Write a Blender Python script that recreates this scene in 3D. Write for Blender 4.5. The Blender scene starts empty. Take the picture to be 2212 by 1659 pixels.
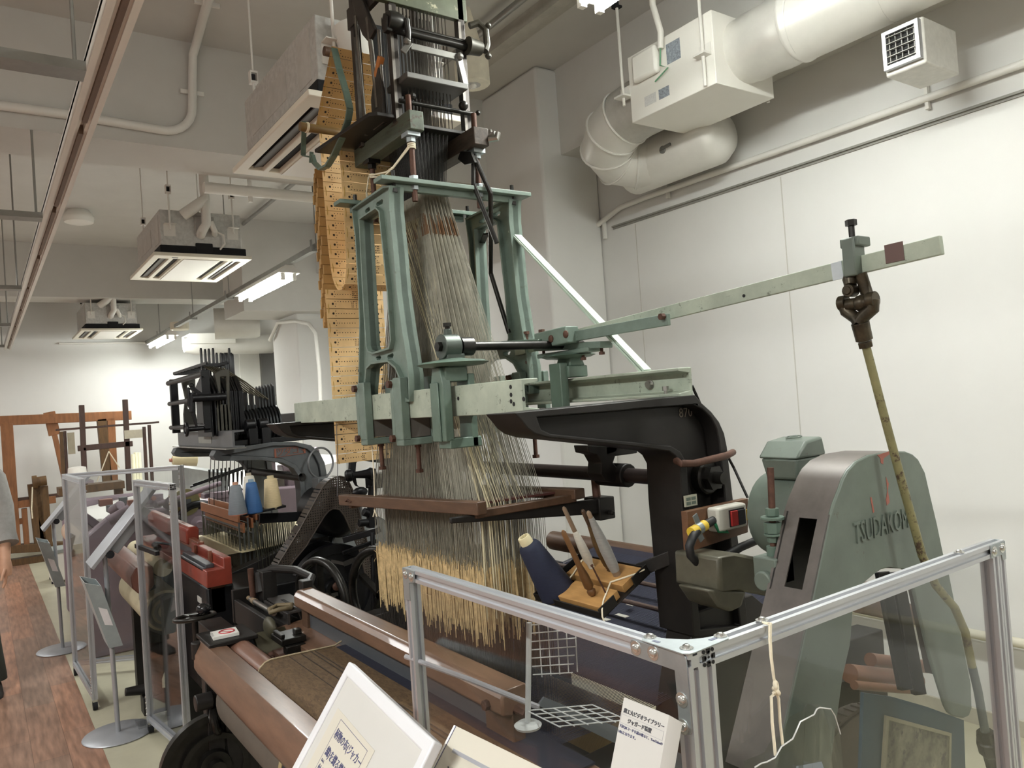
import bpy, bmesh, math, random
from mathutils import Vector, Matrix
from mathutils.geometry import tessellate_polygon
random.seed(7)
S = bpy.context.scene
COL = S.collection
V = Vector
# ------------------------------------------------------------------ camera
EYE = V((0, 0, 1.6)); FPX = 1655.0
_yaw, _pit, _rol = math.radians(35.0), math.radians(1.17), math.radians(-4.04)
_f = V((math.sin(_yaw)*math.cos(_pit), math.cos(_yaw)*math.cos(_pit), math.sin(_pit)))
_r = V((math.cos(_yaw), -math.sin(_yaw), 0)); _u = _r.cross(_f)
RT = math.cos(_rol)*_r + math.sin(_rol)*_u
UP = -math.sin(_rol)*_r + math.cos(_rol)*_u
cam = bpy.data.cameras.new('camera'); cam.sensor_width = 36; cam.lens = FPX/2212*36
cam.clip_start = .02; cam.clip_end = 100
co = bpy.data.objects.new('camera', cam); COL.objects.link(co)
co.matrix_world = Matrix(((RT.x, UP.x, -_f.x, EYE.x), (RT.y, UP.y, -_f.y, EYE.y), (RT.z, UP.z, -_f.z, EYE.z), (0, 0, 0, 1)))
S.camera = co
def A(u, v, x=None, y=None, z=None):
    """world point seen at photo pixel (u,v) on the plane X=x, Y=y or Z=z"""
    d = RT*((u-1106)/FPX) - UP*((v-829.5)/FPX) + _f
    t = (x-EYE.x)/d.x if x is not None else (y-EYE.y)/d.y if y is not None else (z-EYE.z)/d.z
    return EYE + d*t
# ------------------------------------------------------------------ world, exposure, lamps' light
w = bpy.data.worlds.new('world'); S.world = w; w.use_nodes = True
w.node_tree.nodes['Background'].inputs[0].default_value = (.9, .95, 1, 1)
w.node_tree.nodes['Background'].inputs[1].default_value = .05
S.view_settings.view_transform = 'Standard'; S.view_settings.look = 'None'
S.view_settings.gamma = 1; S.view_settings.use_curve_mapping = False
S.view_settings.exposure = .42
LAMPS = [  # x, y (centre of fixture), z, the first three in view, the rest unseen
    (2.03, 6.4, 2.70), (2.03, 10.8, 2.70), (2.03, 1.6, 3.14), (2.03, -1.2, 3.14),
    (-1.6, .6, 3.14), (-1.6, 4.2, 3.14), (-1.6, 7.4, 3.14), (-1.6, 10.6, 3.14), (-1.6, -2.6, 3.14)]
def area(x, y, z, e, sx=.16, sy=1.15):
    l = bpy.data.lights.new('tube_light', 'AREA'); l.shape = 'RECTANGLE'; l.size = sx; l.size_y = sy
    l.energy = e; l.color = (.985, 1, .985); l.spread = math.radians(172)
    o = bpy.data.objects.new('tube_light', l); COL.objects.link(o); o.location = (x, y, z)
    return o
for i, (x, y, z) in enumerate(LAMPS):
    area(x, y, z-.075, (34, 14, 18, 18, 52, 52, 46, 26, 46)[i])
# ------------------------------------------------------------------ helpers
def lin(h):
    if isinstance(h, str):
        c = [int(h[i:i+2], 16)/255 for i in (0, 2, 4)]
        return tuple((v/12.92 if v <= .04045 else ((v+.055)/1.055)**2.4) for v in c)+(1,)
    return tuple(h)+(1,)
MATS = {}
def M(name, col, rough=.5, metal=0, var=.1, scale=9, chip=None, bump=0, stretch=None, spec=.5, coat=0):
    """procedural surface: base colour, soft variation, optional chips (colour, amount, scale), optional grain"""
    if name in MATS: return MATS[name]
    m = bpy.data.materials.new(name); m.use_nodes = True; nt = m.node_tree; N = nt.nodes; L = nt.links
    b = N['Principled BSDF']; b.inputs['Roughness'].default_value = rough; b.inputs['Metallic'].default_value = metal
    b.inputs['Specular IOR Level'].default_value = spec; b.inputs['Coat Weight'].default_value = coat
    c = lin(col)
    tc = N.new('ShaderNodeTexCoord'); mp = N.new('ShaderNodeMapping'); L.new(tc.outputs['Object'], mp.inputs[0])
    if stretch: mp.inputs['Scale'].default_value = stretch
    n = N.new('ShaderNodeTexNoise'); n.inputs['Scale'].default_value = scale; n.inputs['Detail'].default_value = 6
    n.inputs['Roughness'].default_value = .65; L.new(mp.outputs[0], n.inputs[0])
    r = N.new('ShaderNodeValToRGB'); e = r.color_ramp.elements
    e[0].position = .3; e[1].position = .72
    e[0].color = tuple(v*(1-var*1.6) for v in c[:3])+(1,); e[1].color = tuple(min(1, v*(1+var)) for v in c[:3])+(1,)
    L.new(n.outputs[0], r.inputs[0]); out = r.outputs[0]
    if chip:
        n2 = N.new('ShaderNodeTexNoise'); n2.inputs['Scale'].default_value = chip[2]; n2.inputs['Detail'].default_value = 8
        n2.inputs['Roughness'].default_value = .75; L.new(mp.outputs[0], n2.inputs[0])
        r2 = N.new('ShaderNodeValToRGB'); r2.color_ramp.elements[0].position = 1-chip[1]-.03; r2.color_ramp.elements[1].position = 1-chip[1]+.03
        L.new(n2.outputs[0], r2.inputs[0])
        mx = N.new('ShaderNodeMix'); mx.data_type = 'RGBA'; L.new(r2.outputs[0], mx.inputs[0]); L.new(out, mx.inputs[6])
        mx.inputs[7].default_value = lin(chip[0]); out = mx.outputs[2]
    L.new(out, b.inputs['Base Color'])
    if bump:
        bp = N.new('ShaderNodeBump'); bp.inputs['Strength'].default_value = bump; bp.inputs['Distance'].default_value = .004
        L.new(n.outputs[0], bp.inputs['Height']); L.new(bp.outputs[0], b.inputs['Normal'])
    MATS[name] = m; return m
def emit(name, col, s):
    m = bpy.data.materials.new(name); m.use_nodes = True; nt = m.node_tree
    e = nt.nodes.new('ShaderNodeEmission'); e.inputs[0].default_value = lin(col); e.inputs[1].default_value = s
    nt.links.new(e.outputs[0], nt.nodes['Material Output'].inputs[0]); return m
def clear(name, tint, gl=.03, ior=1.45):
    m = bpy.data.materials.new(name); m.use_nodes = True; nt = m.node_tree; N = nt.nodes; L = nt.links
    t = N.new('ShaderNodeBsdfTransparent'); t.inputs[0].default_value = lin(tint)
    g = N.new('ShaderNodeBsdfGlossy'); g.inputs['Roughness'].default_value = gl
    # Schlick reflectance, the same on both faces of the sheet
    f = N.new('ShaderNodeLayerWeight'); f.inputs[0].default_value = .5
    p = N.new('ShaderNodeMath'); p.operation = 'POWER'; L.new(f.outputs['Facing'], p.inputs[0]); p.inputs[1].default_value = 5
    q = N.new('ShaderNodeMath'); q.operation = 'MULTIPLY_ADD'; L.new(p.outputs[0], q.inputs[0]); r0 = ((ior-1)/(ior+1))**2; q.inputs[1].default_value = 1-r0; q.inputs[2].default_value = r0
    x = N.new('ShaderNodeMixShader'); L.new(q.outputs[0], x.inputs[0]); L.new(t.outputs[0], x.inputs[1]); L.new(g.outputs[0], x.inputs[2])
    L.new(x.outputs[0], N['Material Output'].inputs[0]); return m
ORG = {}
SPLIT = {'base_channel', 'vane', 'bolt', 'lifting_cord', 'paint_chip', 'screw', 'nameplate', 'lamp_holder', 'nut', 'profile_opening', 'reed_cap_end', 'slot', 'seam_ring', 'eye', 'tape', 'yellow_sleeve', 'wood_peg', 'knob', 'brown_peg', 'drilled_hole', 'wheel_hole', 'lease_rod', 'side_rod', 'cross_shaft', 'box_front', 'service_panel', 'wood_roller', 'hook_wire_', 'wing_bolt', 'temple_block', 'side_casting', 'binding', 'feeder_head', 'roll_hub', 'screw_nut', 'rod_coupler'}
def basis(d, up=None):
    d = V(d).normalized(); up = V(up) if up is not None else V((0, 0, 1))
    if abs(d.dot(up.normalized())) > .98: up = V((0, 1, 0)) if abs(d.y) < .9 else V((1, 0, 0))
    s = d.cross(up).normalized(); return d, s, s.cross(d).normalized()
class MB:
    def __init__(self): self.v = []; self.f = []; self.m = []; self.mi = 0
    def add(self, vs, fs):
        o = len(self.v); self.v += [V(p) for p in vs]
        for f in fs: self.f.append([i+o for i in f]); self.m.append(self.mi)
        return self
    def hexa(self, p):   # 8 points: bottom ring 0-3, top ring 4-7
        return self.add(p, [(3, 2, 1, 0), (4, 5, 6, 7), (0, 1, 5, 4), (1, 2, 6, 5), (2, 3, 7, 6), (3, 0, 4, 7)])
    def box(self, x0, y0, z0, x1, y1, z1):
        x0, x1 = sorted((x0, x1)); y0, y1 = sorted((y0, y1)); z0, z1 = sorted((z0, z1))
        return self.hexa([(x0, y0, z0), (x1, y0, z0), (x1, y1, z0), (x0, y1, z0), (x0, y0, z1), (x1, y0, z1), (x1, y1, z1), (x0, y1, z1)])
    def bar(self, a, b, w, h, up=None, w2=None, h2=None):
        a, b = V(a), V(b); d, s, u = basis(b-a, up); w2 = w if w2 is None else w2; h2 = h if h2 is None else h2
        return self.hexa([a-s*w/2-u*h/2, a+s*w/2-u*h/2, a+s*w/2+u*h/2, a-s*w/2+u*h/2,
                          b-s*w2/2-u*h2/2, b+s*w2/2-u*h2/2, b+s*w2/2+u*h2/2, b-s*w2/2+u*h2/2])
    def cyl(self, a, b, r, r2=None, n=16):
        return self.lathe(a, V(b)-V(a), [(0, r), ((V(b)-V(a)).length, r if r2 is None else r2)], n)
    def lathe(self, a, ax, prof, n=20, caps=True):
        a = V(a); d, s, u = basis(ax); vs = []; fs = []
        for t, r in prof:
            for k in range(n):
                q = 2*math.pi*k/n; vs.append(a+d*t+(s*math.cos(q)+u*math.sin(q))*max(r, 1e-5))
        for i in range(len(prof)-1):
            for k in range(n):
                j = (k+1) % n; fs.append((i*n+k, i*n+j, (i+1)*n+j, (i+1)*n+k))
        if caps: fs.append(tuple(range(n-1, -1, -1))); fs.append(tuple(range((len(prof)-1)*n, len(prof)*n)))
        return self.add(vs, fs)
    def tube(self, pts, r, n=8, closed=False):
        P = [V(p) for p in pts]; R = r if isinstance(r, (list, tuple)) else [r]*len(P); vs = []; fs = []
        T = []
        for i in range(len(P)):
            a = P[i-1] if (i or closed) else P[i]; b = P[(i+1) % len(P)] if (i < len(P)-1 or closed) else P[i]
            T.append((b-a).normalized() if (b-a).length > 1e-9 else V((0, 0, 1)))
        _, s, u = basis(T[0])
        for i, p in enumerate(P):
            if i:
                s = s-T[i]*s.dot(T[i]); s = s.normalized() if s.length > 1e-6 else basis(T[i])[1]
            u = T[i].cross(s)
            for k in range(n):
                q = 2*math.pi*k/n; vs.append(p+(s*math.cos(q)+u*math.sin(q))*R[i])
        for i in range(len(P) if closed else len(P)-1):
            i2 = (i+1) % len(P)
            for k in range(n):
                j = (k+1) % n; fs.append((i*n+k, i*n+j, i2*n+j, i2*n+k))
        if not closed: fs.append(tuple(range(n-1, -1, -1))); fs.append(tuple(range((len(P)-1)*n, len(P)*n)))
        return self.add(vs, fs)
    def prism(self, loops, ext):
        if not isinstance(loops[0], (list, tuple)): loops = [loops]
        loops = [[V(p) for p in l] for l in loops]; ext = V(ext); n = sum(len(l) for l in loops)
        flat = [p for l in loops for p in l]
        tri = tessellate_polygon(loops)
        fs = []
        o = loops[0]; nrm = V((0, 0, 0))
        for i in range(len(o)): nrm += o[i].cross(o[(i+1) % len(o)])
        for t in tri:
            a, b, c = (flat[i] for i in t)
            if (b-a).cross(c-a).dot(ext) > 0: t = (t[0], t[2], t[1])
            fs.append(tuple(t)); fs.append(tuple(i+n for i in reversed(t)))
        k = 0
        for li, l in enumerate(loops):
            nr = V((0, 0, 0))
            for i in range(len(l)): nr += (l[i]-l[0]).cross(l[(i+1) % len(l)]-l[0])
            flip = (nr.dot(ext) < 0) != (li > 0)
            for i in range(len(l)):
                j = (i+1) % len(l); q = (k+i, k+j, k+j+n, k+i+n)
                fs.append(q[::-1] if flip else q)
            k += len(l)
        return self.add(flat+[p+ext for p in flat], fs)
    def ball(self, c, r, n=14):
        c = V(c); r = V((r, r, r)) if not isinstance(r, (tuple, list, Vector)) else V(r); vs = []; fs = []
        h = n//2
        for i in range(h+1):
            t = math.pi*i/h
            for k in range(n):
                q = 2*math.pi*k/n; vs.append(c+V((r.x*math.sin(t)*math.cos(q), r.y*math.sin(t)*math.sin(q), -r.z*math.cos(t))))
        for i in range(h):
            for k in range(n):
                j = (k+1) % n; fs.append((i*n+k, i*n+j, (i+1)*n+j, (i+1)*n+k))
        return self.add(vs, fs)
    def ring(self, c, ax, R, r, n=28, m=8, a0=0, a1=None):
        d, s, u = basis(ax); c = V(c)
        if a1 is None: return self.tube([c+(s*math.cos(2*math.pi*k/n)+u*math.sin(2*math.pi*k/n))*R for k in range(n)], r, m, True)
        return self.tube([c+(s*math.cos(a0+(a1-a0)*k/n)+u*math.sin(a0+(a1-a0)*k/n))*R for k in range(n+1)], r, m)
    def bolt(self, p, d, r=.011, l=.012, shank=0, sr=None):
        p = V(p); d = V(d).normalized()
        self.lathe(p, d, [(0, r), (l, r), (l, r*.5)], 6)
        if shank: self.cyl(p-d*shank, p, sr or r*.55, n=8)
        return self
    def pieces(self):
        n = len(self.v); par = list(range(n))
        def f(i):
            while par[i] != i: par[i] = par[par[i]]; i = par[i]
            return i
        for q in self.f:
            for k in q[1:]: par[f(k)] = f(q[0])
        g = {}
        for i in range(n): g.setdefault(f(i), []).append(i)
        G = []
        for ids in g.values():     # shells that touch belong together
            lo = V([min(self.v[i][k] for i in ids)-.001 for k in range(3)]); hi = V([max(self.v[i][k] for i in ids)+.001 for k in range(3)]); ids = set(ids)
            for h in G[:]:
                if all(lo[k] <= h[1][k] and hi[k] >= h[0][k] for k in range(3)):
                    lo = V([min(lo[k], h[0][k]) for k in range(3)]); hi = V([max(hi[k], h[1][k]) for k in range(3)]); ids |= h[2]; G.remove(h)
            G.append([lo, hi, ids])
        out = []
        for _, _, ids in G:
            b = MB(); m = {i: k for k, i in enumerate(sorted(ids))}; b.v = [self.v[i] for i in sorted(ids)]
            for q, mi in zip(self.f, self.m):
                if q[0] in m: b.f.append([m[i] for i in q]); b.m.append(mi)
            out.append(b)
        return out
    def build(self, name, mat, parent=None, bev=0, smooth=34):
        if parent is not None and name in SPLIT:
            ps = self.pieces()
            if len(ps) > 1: return [p.build_one(name, mat, parent, bev, smooth) for p in ps][0]
        return self.build_one(name, mat, parent, bev, smooth)
    def build_one(self, name, mat, parent=None, bev=0, smooth=34):
        me = bpy.data.meshes.new(name); o = bpy.data.objects.new(name, me); COL.objects.link(o)
        if parent is not None:
            org = ORG[parent.name]; o.parent = parent
        else:
            zs = min(p.z for p in self.v)
            xs = [p.x for p in self.v]; ys = [p.y for p in self.v]
            org = V(((min(xs)+max(xs))/2, (min(ys)+max(ys))/2, zs)); o.location = org
        ORG[o.name] = org
        me.from_pydata([p-org for p in self.v], [], self.f)
        for m in (mat if isinstance(mat, (list, tuple)) else [mat]): me.materials.append(m)
        me.polygons.foreach_set('material_index', self.m)
        me.polygons.foreach_set('use_smooth', [True]*len(self.f))
        me.update(); me.set_sharp_from_angle(angle=math.radians(smooth))
        if bev:
            b = o.modifiers.new('edge', 'BEVEL'); b.width = bev; b.segments = 2; b.limit_method = 'ANGLE'; b.angle_limit = math.radians(40)
            b.harden_normals = False
        return o
def thing(name, loc, label, cat, group=None):
    o = bpy.data.objects.new(name, None); COL.objects.link(o); o.location = loc; o.empty_display_size = .05
    ORG[o.name] = V(loc); return tag(o, label, cat, group)
def tag(o, label, cat, group=None, kind=None):
    if label: o['label'] = label
    if cat: o['category'] = cat
    if group: o['group'] = group
    if kind: o['kind'] = kind
    return o
def struct(o): o['kind'] = 'structure'; return o
def kids(o): return [c for c in bpy.data.objects if c.parent == o]
def dup(o, off, label=None, parent=None):
    c = o.copy(); COL.objects.link(c); ORG[c.name] = ORG[o.name]+V(off)
    if parent is None: c.location = o.location+V(off)
    else: c.parent = parent
    if label: c['label'] = label
    for k in kids(o): dup(k, off, None, c)
    return c
FONT = bpy.data.fonts.load('<builtin>') if '<builtin>' in bpy.data.fonts else None
def text(s, size, org, xd, yd, mat, parent, name='lettering', ext=.0004, align='LEFT', bold=0, sx=1):
    cu = bpy.data.curves.new('t', 'FONT'); cu.body = s; cu.size = size; cu.extrude = ext; cu.align_x = align; cu.offset = bold
    cu.resolution_u = 2
    t = bpy.data.objects.new('t', cu); COL.objects.link(t)
    me = bpy.data.meshes.new_from_object(t.evaluated_get(bpy.context.evaluated_depsgraph_get()))
    bpy.data.objects.remove(t)
    xd, yd = V(xd).normalized(), V(yd).normalized(); zd = xd.cross(yd); org = V(org)
    b = MB(); b.add([org+xd*v.co.x*sx+yd*v.co.y+zd*v.co.z for v in me.vertices], [tuple(p.vertices) for p in me.polygons])
    bpy.data.meshes.remove(me)
    return b.build(name, mat, parent) if b.v else None
def mids(*p): return [V(x) for x in p]
def lerp(a, b, t): return V(a)*(1-t)+V(b)*t
def arc(c, s, u, R, a0, a1, n): return [V(c)+V(s)*R*math.cos(math.radians(a0+(a1-a0)*k/n))+V(u)*R*math.sin(math.radians(a0+(a1-a0)*k/n)) for k in range(n+1)]
X, Y, Z = V((1, 0, 0)), V((0, 1, 0)), V((0, 0, 1))
# ------------------------------------------------------------------ shared materials
white_wall = M('white_wall', 'dbdad7', .75, var=.02, scale=2)
ceil_paint = M('ceiling_paint', 'c9c7c2', .8, var=.03, scale=3)
white_paint = M('white_paint', 'e2e0da', .45, var=.02)
white_plastic = M('white_plastic', 'ebe9e2', .4, var=.01)
cream = M('cream_panel', 'e6e1d2', .45, var=.02)
foil = M('insulation_foil', 'c9c9c6', .5, .15, var=.12, scale=40, bump=.3)
blackfoam = M('black_foam', '1b1c1f', .9, var=.1)
dark = M('dark_gap', '0c0c0d', .7)
alu = M('aluminium', 'c4c6ca', .38, .75, var=.03, stretch=(1, 1, 1))
groove = M('groove_shadow_metal', '6d7080', .5, .8, var=.05)
zinc = M('zinc_plate', 'a9b0b2', .42, .8, var=.12, scale=14)
screw_m = M('screw_steel', 'd0d0cc', .25, .95, var=.03)
acrylic = clear('clear_acrylic', 'f3f4f4')
string_m = M('cotton_string', 'eee4cb', .85, var=.1, scale=60)
# ------------------------------------------------------------------ room
def floor_mat():
    m = bpy.data.materials.new('wood_plank_vinyl'); m.use_nodes = True; nt = m.node_tree; N = nt.nodes; L = nt.links
    b = N['Principled BSDF']; b.inputs['Roughness'].default_value = .3
    tc = N.new('ShaderNodeTexCoord'); mp = N.new('ShaderNodeMapping'); mp.inputs['Rotation'].default_value = (0, 0, math.radians(90)); L.new(tc.outputs['Object'], mp.inputs[0])
    br = N.new('ShaderNodeTexBrick'); br.inputs['Scale'].default_value = 1; br.inputs['Brick Width'].default_value = .92; br.inputs['Row Height'].default_value = .15
    br.inputs['Mortar Size'].default_value = .0012; br.offset = .37; br.inputs['Bias'].default_value = 0
    br.inputs['Color1'].default_value = lin('b1836a'); br.inputs['Color2'].default_value = lin('8d7567'); br.inputs['Mortar'].default_value = lin('6b5042')
    L.new(mp.outputs[0], br.inputs[0])
    m2 = N.new('ShaderNodeMapping'); m2.inputs['Scale'].default_value = (30, 3, 1); L.new(tc.outputs['Object'], m2.inputs[0])
    n = N.new('ShaderNodeTexNoise'); n.inputs['Scale'].default_value = 1.5; n.inputs['Detail'].default_value = 8; L.new(m2.outputs[0], n.inputs[0])
    r = N.new('ShaderNodeValToRGB'); r.color_ramp.elements[0].position = .3; r.color_ramp.elements[0].color = (.55, .52, .5, 1); r.color_ramp.elements[1].position = .75; r.color_ramp.elements[1].color = (1.25, 1.2, 1.15, 1)
    L.new(n.outputs[0], r.inputs[0])
    x = N.new('ShaderNodeMix'); x.data_type = 'RGBA'; x.blend_type = 'MULTIPLY'; x.inputs[0].default_value = 1
    L.new(br.outputs[0], x.inputs[6]); L.new(r.outputs[0], x.inputs[7]); L.new(x.outputs[2], b.inputs['Base Color']); return m
lino = M('pale_olive_lino', 'b7b29b', .32, var=.06, scale=5)
b = MB(); b.box(.44, -5, -.1, 3.8, 12.1, 0); b.box(-5, 11.45, -.1, .44, 12.1, 0); b.mi = 1; b.box(-5, -5, -.1, .44, 11.45, .002)
struct(b.build('floor', [lino, floor_mat()]))
struct(MB().box(3.62, -5, 0, 3.8, 12.1, 3.8).build('wall_right', white_wall))
struct(MB().box(-5, 11.9, 0, 3.62, 12.1, 3.8).build('wall_back', white_wall))
struct(MB().box(-5.2, -5, 0, -5, 12.1, 3.8).build('wall_left', white_wall))
struct(MB().box(-5, -5.2, 0, 3.8, -5, 3.8).build('wall_front', white_wall))
struct(MB().box(-5.2, -5.2, 3.8, 3.8, 12.1, 4).build('ceiling', ceil_paint))
def sb(name, *a, mat=None, bev=0): return struct(MB().box(*a).build(name, mat or white_wall, bev=bev))
sb('wall_column', 3.13, 3.95, 0, 3.62, 4.75, 3.8, bev=.02)
sb('wall_column', 3.1, 8.72, 0, 3.62, 9.62, 3.8, bev=.02)
for y in (4.6, 10.3, -1.1): sb('ceiling_beam', -5, y, 3.17, 3.62, y+.45, 3.8, mat=ceil_paint)
sb('ceiling_beam', 3.3, -5, 3.22, 3.62, 11.9, 3.8, mat=ceil_paint)
sb('ceiling_beam', 2.45, 8.5, 2.78, 3.62, 9.3, 3.8, mat=ceil_paint)
sb('ceiling_beam', 2.75, 4.75, 2.62, 3.62, 5.6, 3.17, mat=ceil_paint)
sb('baseboard_right', 3.605, -5, 0, 3.62, 11.9, .07, mat=M('beige_base', 'b9b4a4', .6))
sb('baseboard_back', -5, 11.885, 0, 3.6, 11.9, .07, mat=MATS['beige_base'])
# picture rail, panel joints
b = MB(); b.box(3.6, -2, 2.722, 3.62, 3.83, 2.732); b.box(3.612, -2, 2.71, 3.62, 3.83, 2.722)
struct(b.build('trim_1', M('rail_gray', '8f8d86', .5)))
for k, (yy) in enumerate((3.62, 2.5, .95)): sb('trim_%d' % (k+2), 3.6185, yy, 0, 3.6205, yy+.006, 2.7, mat=M('joint_gray', 'c2bfb8', .8))
# window at the far end of the right wall
wz0, wz1 = 1.05, 2.78
b = MB(); b.box(3.57, 10.85, wz0, 3.62, 11.75, wz1)
win = struct(b.build('window_1', M('window_frame_gray', '55554f', .5)))
ORG[win.name] = ORG[win.name]
MB().box(3.562, 10.95, 1.9, 3.57, 11.65, 2.68).build('window_pane', M('night_glass', '15161a', .08), win)
MB().box(3.562, 10.95, 1.15, 3.57, 11.65, 1.82).build('window_pane', MATS['night_glass'], win)
# roller screen beside it
o = MB().box(3.3, 11.86, .9, 3.6, 11.89, 2.72).build('roller_blind', white_plastic); tag(o, 'white roller blind hanging in far right corner beside dark window', 'blind')
# ------------------------------------------------------------------ lamps
tube_on = emit('lit_tube', 'fbfff8', 78)
def fixture(x, y, z, label):
    t = thing('fluorescent_light', (x, y, z+.06), label, 'light', 'twin tube fluorescent lights under the ceiling')
    b = MB(); b.hexa([V((x+sx*wx, y+sy*.62, z+zz)) for zz, wx in ((0, .085), (.06, .03)) for sx, sy in ((-1, -1), (1, -1), (1, 1), (-1, 1))])
    b.build('housing', white_paint, t)
    for s in (-1, 1):
        MB().cyl((x+s*.045, y-.58, z-.03), (x+s*.045, y+.58, z-.03), .0155, n=12).build('tube', tube_on, t)
        b = MB()
        for e in (-1, 1): b.box(x+s*.045-.014, y+e*.585-.012, z-.05, x+s*.045+.014, y+e*.585+.012, z)
        b.build('lamp_holder', white_plastic, t)
    return t
LL = ['lit twin tube light nearer of the two beyond the card chain', 'small lit twin tube light furthest away near the back wall', 'lit twin tube light cut by top edge above the white fan box']
for i, (x, y, z) in enumerate(LAMPS):
    if i < 3 or i in (3, 4): fixture(x, y, z, LL[i] if i < 3 else 'lit twin tube light behind the viewer' if i == 3 else 'lit twin tube light over the aisle left of the viewer')
# channel the fixtures hang from
ch = thing('lighting_channel', (2.03, 8.6, 2.76), 'thin grey steel channel running to the back wall carrying tube lights', 'channel')
b = MB(); b.box(2.01, 4.9, 2.76, 2.05, 11.88, 2.80); b.build('channel', M('galvanised', '9a9a96', .4, .7), ch)
for y in (5.2, 7.5, 9.0, 10.9):
    MB().cyl((2.03, y, 2.79), (2.03, y, 3.17 if 10.3 < y < 10.8 else 3.8), .005, n=6).build('hanging_rod', MATS['galvanised'], ch)
    b = MB(); b.box(1.99, y-.015, 2.745, 2.07, y+.015, 2.76); b.box(1.99, y-.015, 2.76, 1.997, y+.015, 2.83); b.box(2.063, y-.015, 2.76, 2.07, y+.015, 2.83); b.build('hanger_clip', MATS['galvanised'], ch)
ch = thing('lighting_channel', (2.03, -1, 3.2), 'thin white channel above the light at top right', 'channel')
MB().box(2.01, -4, 3.2, 2.05, 2.26, 3.24).build('channel', white_paint, ch)
for y in (1.4, -.5): MB().cyl((2.03, y, 3.23), (2.03, y, 3.8), .005, n=6).build('hanging_rod', MATS['galvanised'], ch)
# track over the aisle
tr = thing('ceiling_track', (.36, 6, 2.7), 'long white lighting track with brown slot running along the aisle ceiling', 'lighting track')
b = MB(); b.box(.325, -3, 2.7, .345, 11.8, 2.75); b.box(.385, -3, 2.7, .405, 11.8, 2.75); b.box(.345, -3, 2.71, .357, 11.8, 2.735); b.box(.375, -3, 2.71, .385, 11.8, 2.735); b.box(.325, -3, 2.735, .405, 11.8, 2.76); b.build('rail', white_paint, tr)
b = MB()
for k in range(12): b.box(.358, -2.9+k*1.22, 2.7, .374, -1.8+k*1.22, 2.7345)
b.build('slot', M('brown_slot', '6e5a4c', .6), tr)
MB().box(.02, -3, 2.7, .09, 11.8, 2.76).build('rail', white_paint, tr)
for y in (2.62, 4.55, 6.86, 9.2, 11.4):
    MB().box(.09, y, 2.7, .325, y+.09, 2.73).build('cross_bar', MATS['galvanised'], tr)
    for xx in (.3, .1):
        zt = 3.17 if 4.6 <= y+.05 <= 5.05 else 3.8
        MB().cyl((xx, y+.05, 2.73), (xx, y+.05, zt), .006, n=6).build('hanging_rod', MATS['galvanised'], tr)
for i, (x, y) in enumerate(((.0, 1.86), (-.5, 5.5))):
    t = thing('spotlight', (x, y, 2.7), ['white spotlight with bright lamp at the top left corner', 'white spotlight above the far aisle'][i], 'spotlight')
    b = MB(); b.lathe((x, y, 2.62), (.25, .1, -1), [(0, .03), (.02, .045), (.12, .05)], 16); b.cyl((x, y, 2.7), (x, y, 2.62), .012); b.build('lamp_body', white_plastic, t)
    d = V((.25, .1, -1)).normalized(); MB().cyl(V((x, y, 2.62))+d*.118, V((x, y, 2.62))+d*.124, .044).build('lens', tube_on, t)
MB().box(-.7, 2.5, 2.76, .03, 2.6, 2.79).build('cross_bar', white_paint, tr)
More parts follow.
